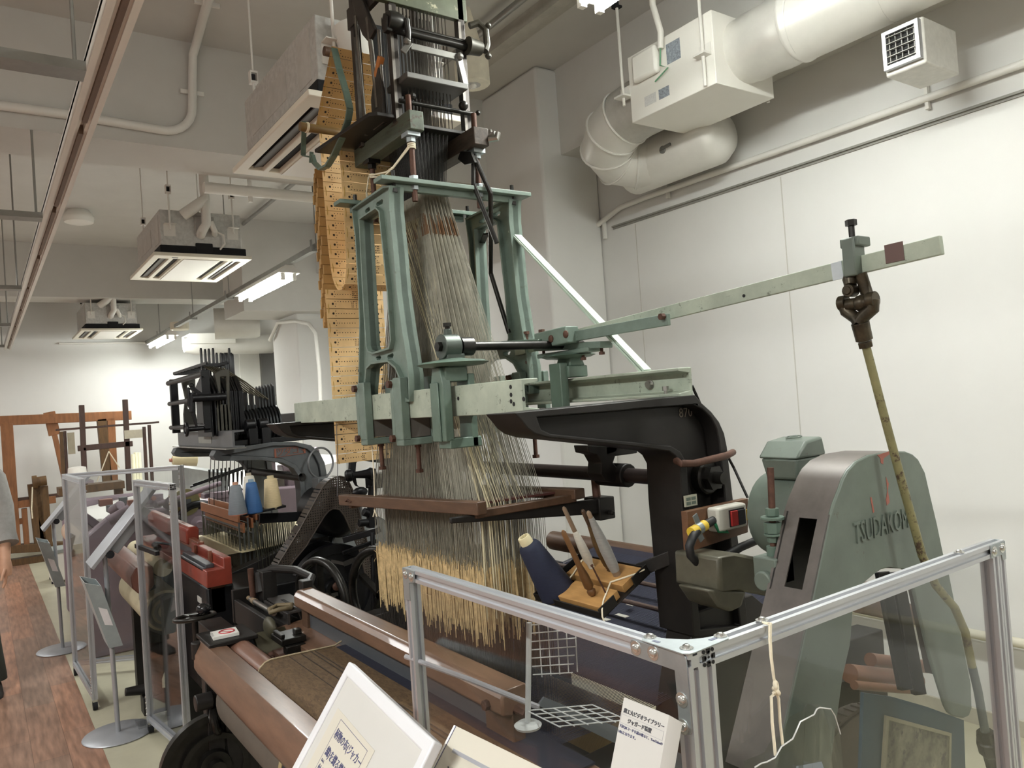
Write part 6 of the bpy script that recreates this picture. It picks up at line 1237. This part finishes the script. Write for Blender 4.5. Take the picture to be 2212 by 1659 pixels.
o = b.build('drop_wire', M('drop_wire', '4d4d40', .4, .5, var=.3, scale=50), dl); o['kind'] = 'stuff'
# perforated chain guard, gears
pf = M('perforated_steel', '4a413a', .5, .3, var=.15); nt_ = pf.node_tree; N_ = nt_.nodes
tc_ = N_.new('ShaderNodeTexCoord'); se = N_.new('ShaderNodeSeparateXYZ'); nt_.links.new(tc_.outputs['Object'], se.inputs[0])
def mth(op, a, c):
    m = N_.new('ShaderNodeMath'); m.operation = op
    for i, v in enumerate((a, c)):
        if v is None: continue
        if hasattr(v, 'is_linked') or hasattr(v, 'links'): nt_.links.new(v, m.inputs[i])
        else: m.inputs[i].default_value = v
    return m.outputs[0]
su = mth('ADD', se.outputs[0], se.outputs[2]); sd = mth('SUBTRACT', se.outputs[0], se.outputs[2]); kk = 255.0
pr_ = mth('MULTIPLY', mth('SINE', mth('MULTIPLY', su, kk), None), mth('SINE', mth('MULTIPLY', sd, kk), None)); hole = mth('GREATER_THAN', pr_, .45); al = mth('SUBTRACT', 1.0, hole)
nt_.links.new(al, N_['Principled BSDF'].inputs['Alpha'])
solid = M('guard_steel', '4a413a', .5, .3, var=.15)
go = [(590, 1236), (647, 1144), (697, 1052), (706, 1042), (714, 1036), (724, 1031), (734, 1029), (744, 1031), (752, 1038), (764, 1063), (784, 1135), (800, 1200), (812, 1260)]; gi = [(794, 1262), (779, 1197), (759, 1148), (744, 1114), (734, 1101), (726, 1099), (719, 1099), (710, 1104), (701, 1114), (661, 1180), (614, 1236)]
o = px(go+gi, y=3.68); b = MB(); b.prism(o, (0, .003, 0)); cg = b.build('chain_guard', pf, dl)
def strip(l, d, mat, nm):
    b = MB(); vs = []
    for p in l: vs += [p, p+Y*d]
    b.add(vs, [(2*i, 2*i+1, 2*i+3, 2*i+2) for i in range(len(l)-1)]); return b.build(nm, mat, cg, smooth=50)
strip(px(go, y=3.68), .09, pf, 'guard_side'); strip(px(gi, y=3.68), .012, solid, 'guard_rim')
def edge(l):
    b = MB(); b.tube(l, .004, 5); b.build('guard_edge', solid, cg)
edge(px(go, y=3.678)); edge(px(gi, y=3.678))
b = MB(); c = A(722, 1105, y=3.9); b.lathe(c-Y*.1, Y, [(0, .05), (0, .1), (.03, .13), (.12, .13), (.3, .13), (.34, .08)], 30); b.build('clutch_drum', blk, dl, smooth=50)
b = MB(); c = A(692, 1042, y=3.95); b.box(c.x-.04, 3.87, c.z-.03, c.x+.04, 3.97, c.z+.03); b.build('drum_cap', grey_iron2, dl, .006)
for (u, v), r, yy, hs in (((725, 1275), .235, 3.8, 5), ((690, 1235), .16, 3.95, 0)):
    c = A(u, v, y=yy); b = MB(); b.lathe(c, Y, [(-.02, r*.2), (-.02, r*.25), (0, r*.3), (0, r*.78), (-.015, r*.8), (-.015, r), (.035, r), (.035, r*.8), (.012, r*.78), (.012, r*.1)], 44, caps=False); g_ = b.build('gear_wheel', blk, dl, smooth=40)
    if hs:
        b = MB()
        for k in range(hs): q = 2*math.pi*k/hs+.5; b.lathe(c+V((math.cos(q), 0, math.sin(q)))*r*.54-Y*.0006, -Y, [(0, r*.17), (.0006, r*.17)], 22)
        b.build('wheel_hole', dark, g_)
c = A(790, 1190, y=4.0); b = MB(); b.lathe(c, Y, [(0, .2), (.02, .2)], 40); b.build('grey_disc', M('grey_disc', '84888a', .4, .3), dl)
b = MB(); b.ring(A(690, 1215, y=4.05), Y, .2, .018, 36, 8); b.build('ring_guard', blk, dl, smooth=50)
b = MB(); b.bar(A(745, 1165, y=3.62), A(818, 1145, y=3.5), .06, .03); b.bar(A(740, 1195, y=3.5), A(815, 1168, y=3.5), .012, .02); b.cyl(A(805, 1150, y=3.5), A(808, 1330, y=3.45), .012); b.build('brake_lever', blk, dl, .003)
b = MB(); b.ball(A(727, 1267, y=3.5), .02, 12); b.build('brown_knob', rust, dl)
b = MB(); b.bar(A(716, 1212, y=3.55), A(745, 1218, y=3.5), .008, .014); b.bar(A(742, 1219, y=3.5), A(818, 1188, y=3.45), .01, .022); b.build('pull_strap', M('dull_strap', '3c3935', .5, .3), dl)
# control stand right of the guard
b = MB(); p = A(770, 1040, y=3.55)
cs = [(758, 990), (762, 978), (768, 976), (775, 978), (822, 984), (822, 1000), (775, 994), (770, 1000), (768, 1025), (772, 1048), (778, 1052), (772, 1050), (764, 1035), (757, 1020)]
b.prism(px(cs, y=3.5), (0, .03, 0)); b.lathe(A(745, 1028, y=3.5), X+Y*-.3, [(0, .02), (.01, .03), (.03, .03), (.04, .015), (.1, .022), (.12, .03), (.15, .02)], 16); b.box(p.x+.05, 3.48, p.z-.04, p.x+.15, 3.56, p.z+.03); b.bar(A(805, 1050, y=3.5), A(800, 1140, y=3.5), .03, .04); b.ball(A(778, 1063, y=3.45), (.04, .02, .025), 12); b.cyl(A(785, 1105, y=3.5), A(800, 1110, y=3.5), .02); b.cyl(A(775, 1130, y=3.5), A(812, 1128, y=3.5), .018); b.build('control_bracket', blk, dl, .002)
# cones on the shelf of the dobby loom
b = MB(); sh0, sh1 = A(520, 1112, y=4.0), A(612, 1092, y=4.0); b.bar(sh0, sh1, .09, .012); b.bar(A(560, 1120, y=4.05), A(655, 1115, y=4.05), .02, .05); b.build('cone_shelf', blk, dl, .002)
for (u, v0, v1), col, nm, lb, yy in (((514, 1110, 1046), '70767c', 'grey', 'grey yarn cone with orange core, leftmost on the dobby loom shelf', 3.95), ((548, 1106, 1040), '2f5a8c', 'blue', 'bright blue yarn cone on the dobby loom shelf between grey and cream cones', 3.97), ((590, 1096, 1032), 'c9b68f', 'cream', 'shiny cream yarn cone, rightmost on the dobby loom shelf', 4.0), ((543, 1090, 1026), 'd6d2c6', 'white', 'white yarn cone standing behind the bright blue cone', 4.12)):
    p, q = A(u, v0, y=yy), A(u-6, v1, y=yy); t = thing('yarn_cone', p, lb, 'yarn cone', 'cones of yarn'); L = (q-p).length; r1 = .046; r2 = .026 if nm != 'cream' else .033
    MB().lathe(p, q-p, [(0, r1*.97), (.005, r1), (L*.93, r2), (L*.97, r2*.85), (L*.98, r2*.5)], 28).build('yarn', M(nm+'_yarn', col, .6, var=.1, scale=80, stretch=(.5, .5, 5)), t, smooth=50)
    MB().lathe(p, q-p, [(L*.95, r2*.55), (L*1.07, r2*.5)], 16).build('core', M('core_'+nm, {'grey': 'b98a72', 'blue': '7f97a8', 'cream': 'cfc19b', 'white': 'b9ad98'}[nm], .6), t)
    MB().lathe(p, q-p, [(-.003, r1*.98), (0, r1)], 24).build('base_rim', M('rim_'+nm, {'grey': 'b8735a', 'blue': '2c4f78', 'cream': 'a99d7c', 'white': 'c9c5b8'}[nm], .6), t)
for u, v, r, h, lb in ((500, 985, .05, .12, 'cream yarn cone lying on the lilac loom seen under the grey arm'),): pass
# ------------------------------------------------------------------ dobby machine on top of the arms
dm = thing('dobby_machine', (1.3, 4.7, 1.46), 'black dobby machine with rows of lever blades on top of the grey loom arms', 'dobby')
zt = 1.455
b = MB(); b.prism([V((x, 4.02, z)) for x, z in ((1.06, zt), (1.12, zt), (1.12, zt+.008), (1.07, zt+.01), (1.07, zt+.077), (1.12, zt+.08), (1.12, zt+.088), (1.06, zt+.088))], (0, 1.3, 0)); b.prism([V((x, 4.25, z)) for x, z in ((1.5, zt), (1.55, zt), (1.55, zt+.06), (1.5, zt+.06))], (0, 1.0, 0)); b.build('base_channel', M('channel_grey', '606163', .4, .3), dm, .002)
b = MB(); b.box(1.02, 4.0, zt-.006, 1.12, 5.3, zt); b.build('base_strip', steel, dm)
MB().box(1.058, 4.45, zt+.02, 1.0605, 4.75, zt+.075).build('pale_plate', M('plate_beige', '8b8a82', .5), dm)
olv = M('olive_dark_casting', '3f3d35', .45, .3, var=.2)
for y in (4.3, 5.1):
    pr = [V((x, y, z)) for x, z in ((1.06, zt+.085), (1.06, zt+.2), (1.075, zt+.3), (1.06, zt+.4), (1.10, zt+.42), (1.14, zt+.42), (1.135, zt+.3), (1.13, zt+.2), (1.15, zt+.085))]; h = [V((x, y, z)) for x, z in ((1.085, zt+.23), (1.09, zt+.38), (1.12, zt+.38), (1.115, zt+.23))]
    MB().prism([pr, h], (0, .03, 0)).build('side_casting', olv, dm, .003)
    b = MB(); b.box(.99, y, zt+.085, 1.035, y+.03, zt+.42); b.build('front_post', blk, dm, .003)
b = MB()
for z, r in ((zt+.4, .016), (zt+.27, .014), (zt+.12, .014)): b.cyl((1.0, 4.28, z), (1.0, 5.2, z), r)
b.cyl((1.1, 4.26, zt+.27), (.93, 4.26, zt+.27), .02); b.build('cross_shaft', blk, dm)
b = MB(); c = V((.90, 4.3, zt+.11)); b.ring(c, X, .032, .008, 22, 8); b.lathe(c, X, [(-.005, .014), (.12, .012)], 14); b.cyl((.93, 4.28, zt+.2), (.94, 4.28, zt+.3), .014); b.tube([V((.92, 4.29, zt+.33)), V((.925, 4.29, zt+.24)), V((.95, 4.29, zt+.12))], [.006, .014, .006], 8); b.ball((.935, 4.28, zt+.34), .014, 10); b.bar((.93, 4.28, zt+.33), (1.0, 4.28, zt+.27), .02, .02); b.build('hand_crank', blk, dm)
tips = [(432, 752), (441, 754), (449, 753), (458, 752), (466, 762), (475, 762), (479, 763), (484, 762), (488, 762), (493, 752), (497, 762), (500, 764)]
for k, (u, v) in enumerate(tips):
    tp_ = A(u, v, y=4.45); x = tp_.x; h = tp_.z
    b = MB(); b.prism([V((x, y, z)) for y, z in ((4.3, zt+.06), (4.62, zt+.06), (4.62, zt+.34), (4.5, zt+.39), (4.463, zt+.4), (4.463, h-.012), (4.455, h), (4.445, h), (4.437, h-.012), (4.437, zt+.4), (4.38, zt+.37), (4.3, zt+.3))], (.008, 0, 0)); b.build('lever_blade', blk, dm)
for k in range(14):
    x = A(508+6.6*k, 900, y=4.4).x; c = V((x, 4.42, zt+.10)); r = .085+.0022*k; b = MB()
    b.lathe(c, X, [(0, r), (.009, r)], 30); b.prism([V((x, y, z)) for y, z in ((4.38, zt+.1), (4.46, zt+.1), (4.47, zt+.26+.003*k), (4.44, zt+.30+.003*k), (4.40, zt+.28+.003*k))] if k in (1, 4, 6) or k > 7 else [V((x, y, z)) for y, z in ((4.40, zt+.1), (4.43, zt+.1), (4.43, zt+.22), (4.41, zt+.22))], (.007, 0, 0)); b.build('jack_disc', M('jack_black', '202325', .45, .4, var=.2), dm)
for k in range(7):
    a, c = A(437+7.5*k, 789+1*k, y=4.43), A(520+10*k, 845+3*k, y=4.38); MB().tube([a, lerp(a, c, .5)+Z*.008, lerp(a, c, .9), c], .0042, 5).build('tie_bar', M('tie_bar_olive', '6d675a', .4, .5), dm)
b = MB(); b.box(1.12, 4.24, zt, 1.62, 5.1, zt+.03); b.box(1.2, 4.22, zt, 1.25, 4.27, zt+.1); b.box(1.27, 4.22, zt, 1.32, 4.27, zt+.1); b.lathe((1.19, 4.24, zt+.11), X, [(0, .03), (.05, .03)], 16); b.lathe((1.26, 4.24, zt+.11), X, [(0, .03), (.05, .03)], 16); b.cyl((1.6, 4.35, zt+.12), (1.67, 4.35, zt+.12), .03); b.box(1.6, 4.25, zt, 1.62, 5.0, zt+.16); b.build('jack_base', blk, dm, .004)
b = MB()
for k in range(10): b.box(1.02, 4.3+.09*k, zt+.445, 1.14, 4.31+.09*k, zt+.455)
b.box(1.02, 4.3, zt+.45, 1.03, 5.15, zt+.465); b.box(1.13, 4.3, zt+.45, 1.14, 5.15, zt+.465); b.build('comb', blk, dm)
# ------------------------------------------------------------------ lilac loom further back
lil = M('lilac_enamel', '81727a', .42, var=.08, scale=6); lild = M('dark_lilac', '5d5158', .45, var=.1); whs = M('white_warp_sheet', 'e2e0da', .6, var=.02)
l3 = thing('lilac_loom', (1.3, 7.2, 0), 'lilac grey loom with white warp standing behind the far barrier', 'loom')
for y in (6.15, 7.9): MB().prism([V((x, y, z)) for x, z in ((.58, .0), (.58, .85), (.75, .98), (1.3, .98), (1.6, 1.04), (2.4, 1.02), (2.6, .9), (2.6, 0))], (0, .12, 0)).build('side_frame', lil, l3, .02)
b = MB(); b.box(.6, 6.27, .3, .7, 7.9, .6); b.box(.62, 6.27, .62, .72, 7.9, .82); b.build('front_rail', lild, l3, .01)
b = MB(); b.hexa([(.72, 6.3, .9), (1.5, 6.3, 1.0), (1.5, 7.85, 1.0), (.72, 7.85, .9), (.72, 6.3, .905), (1.5, 6.3, 1.005), (1.5, 7.85, 1.005), (.72, 7.85, .905)]); b.hexa([(1.6, 6.3, 1.02), (2.7, 6.3, 1.2), (2.7, 7.8, 1.2), (1.6, 7.8, 1.02), (1.6, 6.3, 1.025), (2.7, 6.3, 1.205), (2.7, 7.8, 1.205), (1.6, 7.8, 1.025)]); b.build('white_warp', whs, l3)
b = MB(); b.cyl((.66, 6.3, .72), (.66, 7.85, .72), .1, n=24); b.build('cloth_roll', M('peach_cloth', 'c0a690', .8), l3, smooth=60)
b = MB(); b.box(1.5, 6.2, 1.0, 1.58, 7.9, 1.2); b.build('grey_box', M('galv_box', '8b8f8e', .4, .5, var=.1), l3, .004)
c = A(428, 1132, y=6.1); b = MB(); b.ring(c, (0, 1, 0), .15, .03, 36, 10); b.build('tyre_wheel', blk, l3, smooth=60); b = MB(); b.lathe(c+Y*.03, -Y, [(0, .13), (.03, .11), (.04, .07), (.06, .06), (.07, .03), (.1, .025)], 30); b.build('pulley', lil, l3, smooth=40)
b = MB(); c = A(400, 1085, y=6.12); b.lathe(c, -Y, [(0, .1), (.03, .1)], 30); b.build('olive_cover', M('olive_yellow', '77704a', .5), l3)
rr = random.Random(9)
for k in range(26):
    x, y = .75+rr.random()*.75, 6.12+rr.random()*.7; z = .98+rr.random()*.06; b = MB()
    r = .02+rr.random()*.03
    if k % 3: b.box(x-r, y-r*1.5, z-.02, x+r*1.6, y+r, z+.03)
    else: b.cyl((x, y, z), (x+.1*rr.random(), y-.1, z+.04), r*.7)
    b.build('mechanism_piece', (lil, lild, grey_iron2, M('warm_brown', '7a5145', .5))[k % 4], l3, .003)
b = MB(); b.cyl((1.05, 6.1, 1.02), (1.5, 6.1, 1.12), .02); b.cyl((.72, 6.05, .95), (.86, 6.05, 1.02), .035); b.build('lilac_shaft', lil, l3)
for xx, zz in ((1.9, 1.28), (2.05, 1.2), (2.2, 1.25)):
    b = MB(); b.box(xx, 6.2, 1.0, xx+.06, 6.3, zz); b.box(xx-.04, 6.18, zz-.05, xx+.12, 6.34, zz); b.cyl((xx, 6.2, zz), (xx+.12, 6.2, zz+.05), .03); b.build('feeder_head', lil, l3, .01)
b = MB(); b.bar((1.3, 6.1, 1.13), (2.1, 6.1, 1.33), .01, .02); b.bar((1.3, 6.2, 1.11), (2.1, 6.2, 1.3), .01, .012); b.build('thread_bar', blk, l3)
p = A(385, 995, y=6.25); q = A(412, 1002, y=6.25); t = thing('yarn_cone', p, 'cream yarn cone lying on its side above the lilac loom under the dobby machine', 'yarn cone', 'cones of yarn')
MB().lathe(A(372, 994, y=6.2), X-Z*.05, [(0, .03), (.005, .035), (.17, .055), (.175, .04)], 24).build('yarn', M('cream_cone_yarn', 'ddd0a8', .7, var=.04), t, smooth=60); MB().lathe(A(372, 994, y=6.2), -X, [(0, .014), (.02, .012)], 12).build('core', M('pink_core', 'bb7d6a', .6), t); MB().box(p.x+.02, 6.18, 1.28, p.x+.05, 6.22, p.z).build('cone_holder', lil, t)
for u, v0, v1, r, lb, col in ((618, 1090, 1030, .07, 'large white yarn cone behind the cream cone, right of grey loom post', 'e4e1d8'), (168, 1038, 1010, .08, 'white yarn cheese on the shelf in front of dark hand loom', 'e6e3dc')):
    yy = 6.6 if u > 500 else 8.4; p, q = A(u, v0, y=yy), A(u, v1, y=yy); t = thing('yarn_cone', p, lb, 'yarn cone', 'cones of yarn')
    MB().lathe(p, Z, [(0, r*1.05), (.01, r*1.1), ((q-p).length, r*.95), ((q-p).length+.01, r*.5)], 26).build('yarn', M('white_yarn_big', col, .75, var=.03), t, smooth=60)
    MB().cyl((p.x, p.y, p.z-.25), p, .02).build('spindle', lil, t)
    b = MB(); b.box(p.x-.12, p.y-.12, p.z-.03, p.x+.12, p.y+.12, p.z-.005); b.box(p.x-.03, p.y-.03, 0, p.x+.03, p.y+.03, p.z-.03); b.build('shelf', M('shelf_lilac', '8a7f84', .5), t)
for k, (u, v) in enumerate(((289, 1010), (295, 1006), (301, 1006))):
    p = A(u, v, y=7.6); t = MB(); t.cyl((p.x, p.y, 1.0), (p.x, p.y, p.z+.12), .018, n=14); tag(t.build('yarn_tube', M('ivory_tube', 'e4dfc0', .6)), ['ivory yarn tube standing left in a row of three behind the barrier', 'ivory yarn tube standing in the middle of a row of three', 'ivory yarn tube standing right in a row of three'][k], 'yarn tube', 'ivory yarn tubes behind the barrier')
# ------------------------------------------------------------------ wooden hand looms at the back wall
wl = M('orange_brown_timber', '8c5c38', .5, var=.18, stretch=(4, 4, .7)); wdk = M('dark_timber', '4a3228', .5, var=.2, stretch=(4, 4, .8)); wod = M('old_timber', '5f4526', .6, var=.25, stretch=(4, 4, .8))
h1 = thing('hand_loom', (.7, 11.2, 0), 'orange brown wooden hand loom frame against the back wall', 'hand loom')
hy = 11.3
def tb(t, name, a, c, w_, d, mat): p, q = A(*a, y=hy), A(*c, y=hy); return MB().bar(p, q, d, w_, up=V((0, 1, 0)).cross((q-p).normalized())).build(name, mat, t, .004)
tb(h1, 'top_beam', (-60, 912), (283, 897), .12, .1, wl); tb(h1, 'post', (14, 915), (32, 1190), .13, .12, wl); tb(h1, 'post', (219, 905), (232, 1040), .11, .1, wod); tb(h1, 'post', (239, 903), (246, 1040), .09, .1, wl)
tb(h1, 'diagonal_arm', (106, 890), (118, 940), .13, .05, wl); tb(h1, 'diagonal_arm', (118, 940), (145, 1060), .06, .05, wl); tb(h1, 'cross_rail', (22, 1092), (120, 1078), .09, .1, wl); tb(h1, 'cross_rail', (22, 1082), (140, 1068), .05, .08, wdk)
tb(h1, 'post', (72, 1045), (88, 1180), .13, .12, wod); tb(h1, 'post', (90, 1050), (100, 1178), .13, .12, wod); tb(h1, 'sill', (-40, 1190), (140, 1178), .1, .14, wod); tb(h1, 'post', (52, 1098), (58, 1178), .06, .08, wl); tb(h1, 'cross_rail', (18, 1130), (56, 1124), .07, .06, wl); tb(h1, 'post', (8, 1130), (12, 1180), .06, .08, wl)
MB().lathe(A(70, 1042, y=hy-.1), V((1, 0, .05)), [(0, .08), (.05, .08), (.05, .06), (.15, .06)], 18).build('beam_wheel', wod, h1); MB().box(-.35, 11.25, 0, 2.0, 11.4, .08).build('floor_sill', wod, h1, .004)
MB().tube([A(70, 1052, y=hy-.15), A(68, 1100, y=hy-.15), A(70, 1120, y=hy-.15)], .008, 5).build('cord', string_m, h1)
h2 = thing('hand_loom', (1.4, 9.3, 0), 'dark wooden hand loom with two tall posts in front of the orange brown one', 'hand loom'); hy = 9.3
tb(h2, 'tall_post', (176, 875), (184, 1060), .05, .06, wdk); tb(h2, 'tall_post', (270, 863), (279, 1060), .05, .06, wdk); tb(h2, 'long_rail', (120, 929), (343, 912), .022, .05, wdk); tb(h2, 'thick_rail', (168, 969), (286, 958), .06, .06, wdk)
tb(h2, 'post', (132, 932), (139, 1060), .035, .05, wod); tb(h2, 'post', (140, 931), (147, 1060), .025, .05, wdk); tb(h2, 'post', (311, 922), (317, 1040), .03, .05, wdk); tb(h2, 'post', (322, 918), (329, 1040), .03, .05, wdk)
tb(h2, 'lower_beam', (125, 1062), (265, 1045), .08, .3, wod); tb(h2, 'leg', (150, 1065), (166, 1258), .08, .1, wod); tb(h2, 'leg', (255, 1050), (272, 1243), .08, .1, wod)
b = MB(); p0, p1 = A(145, 935, y=9.25), A(163, 980, y=9.25); b.box(p0.x, 9.24, p1.z, p1.x, 9.26, p0.z); b.build('pale_card', M('dull_paper', 'a39b86', .8), h2); b = MB(); p0, p1 = A(268, 930, y=9.25), A(308, 945, y=9.25); b.box(p0.x, 9.24, p1.z, p1.x, 9.26, p0.z); b.build('pale_card', M('cream_card', 'cfc8b2', .8), h2)
b = MB(); b.tube([A(235, 975, y=9.2), A(210, 1040, y=9.2)], .006, 5); b.tube([A(235, 975, y=9.2), A(258, 1010, y=9.2)], .006, 5); b.build('white_cord', string_m, h2)
b = MB(); b.hexa([A(140, 1042, y=9.0), A(225, 1040, y=9.0), A(225, 1040, y=8.2), A(140, 1045, y=8.2)]+[p+Z*.05 for p in (A(140, 1042, y=9.0), A(225, 1040, y=9.0), A(225, 1040, y=8.2), A(140, 1045, y=8.2))]); tag(b.build('table_top', M('pale_table', 'a89c8a', .6)), 'pale wooden board on top of the lilac loom front', 'board') if False else None
# small white bin on the aisle edge
bn = thing('floor_box', (.33, 8.0, 0), 'white and grey box on the floor at the end of the aisle edge', 'box'); p = A(112, 1262, z=0)
b = MB(); b.box(p.x, p.y, .02, p.x+.16, p.y+.35, .33); b.build('body', white_plastic, bn, .01); b = MB(); b.box(p.x-.005, p.y-.01, .31, p.x+.17, p.y+.36, .35); b.build('lid', M('box_lid_grey', '9aa09c', .4), bn, .006)
for dx in (0, .13):
    for dy in (0, .31): MB().box(p.x+dx, p.y+dy, 0, p.x+dx+.03, p.y+dy+.04, .022).build('foot', blackfoam, bn)
# wall-mounted gauge unit and bits behind the harness
gu = thing('gauge_unit', A(1065, 1190, x=3.4), 'cream box with round pressure gauge on the wall seen right of the harness', 'gauge')
p = A(1075, 1195, x=3.4); b = MB(); b.box(3.35, p.y-.08, p.z-.16, 3.45, p.y+.16, p.z+.04); b.build('box', M('cream_box', 'd3c79c', .5), gu, .004); b = MB(); b.lathe((3.35, p.y-.02, p.z+.03), V((-.6, -1, 0)), [(0, .05), (.04, .05), (.04, .042)], 22); b.build('gauge', blackfoam, gu); b = MB(); b.lathe(V((3.35, p.y-.02, p.z+.03))+V((-.6, -1, 0)).normalized()*.0405, V((-.6, -1, 0)), [(0, .042), (.001, .042)], 22); b.build('dial', white_plastic, gu); MB().box(3.45, p.y-.05, p.z-.1, 3.62, p.y+.1, p.z+.1).build('wall_bracket', blackfoam, gu)
jb = thing('junction_box', A(700, 955, x=3.04), 'white junction box on the far column left of the black arm tip', 'box')
p = A(712, 940, x=3.1); MB().box(3.05, 8.75, p.z-.12, 3.1, 9.0, p.z+.12).build('box', white_plastic, jb, .005)
# ------------------------------------------------------------------ pane reflection built as a solid blue board with a framed photograph
bl = thing('reflected_board', A(1970, 1700, y=.74), 'dark blue board with a framed photograph, solid stand-in for a reflection in the end acrylic pane', 'board')
b = MB(); b.prism([A(u, v, y=.74) for u, v in ((1866, 1497), (1930, 1506), (2000, 1526), (2082, 1556), (2094, 1900), (1852, 1900))], (0, .006, 0)); b.build('board', M('blue_reflection', '1d3846', .5), bl)
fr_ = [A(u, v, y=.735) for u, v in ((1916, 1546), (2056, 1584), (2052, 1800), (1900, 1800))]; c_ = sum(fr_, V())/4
b = MB(); b.prism([fr_, [lerp(p, c_, .07) for p in fr_]], (0, .005, 0)); b.build('frame', M('reflected_frame', '86806a', .5), bl)
b = MB(); b.prism([lerp(p, c_, .06) for p in fr_], (0, .003, 0)); b.v = [p+Y*.001 for p in b.v]; b.build('photograph', M('reflected_photo', '6e6a58', .5, var=.6, scale=22, chip=('35312e', .42, 30)), bl)
MB().bar(A(1970, 1900, y=.745), V((A(1970, 1900, y=.745).x, .745, 0)), .04, .02).build('leg', alu, bl)  # leg added only to carry the reflection board
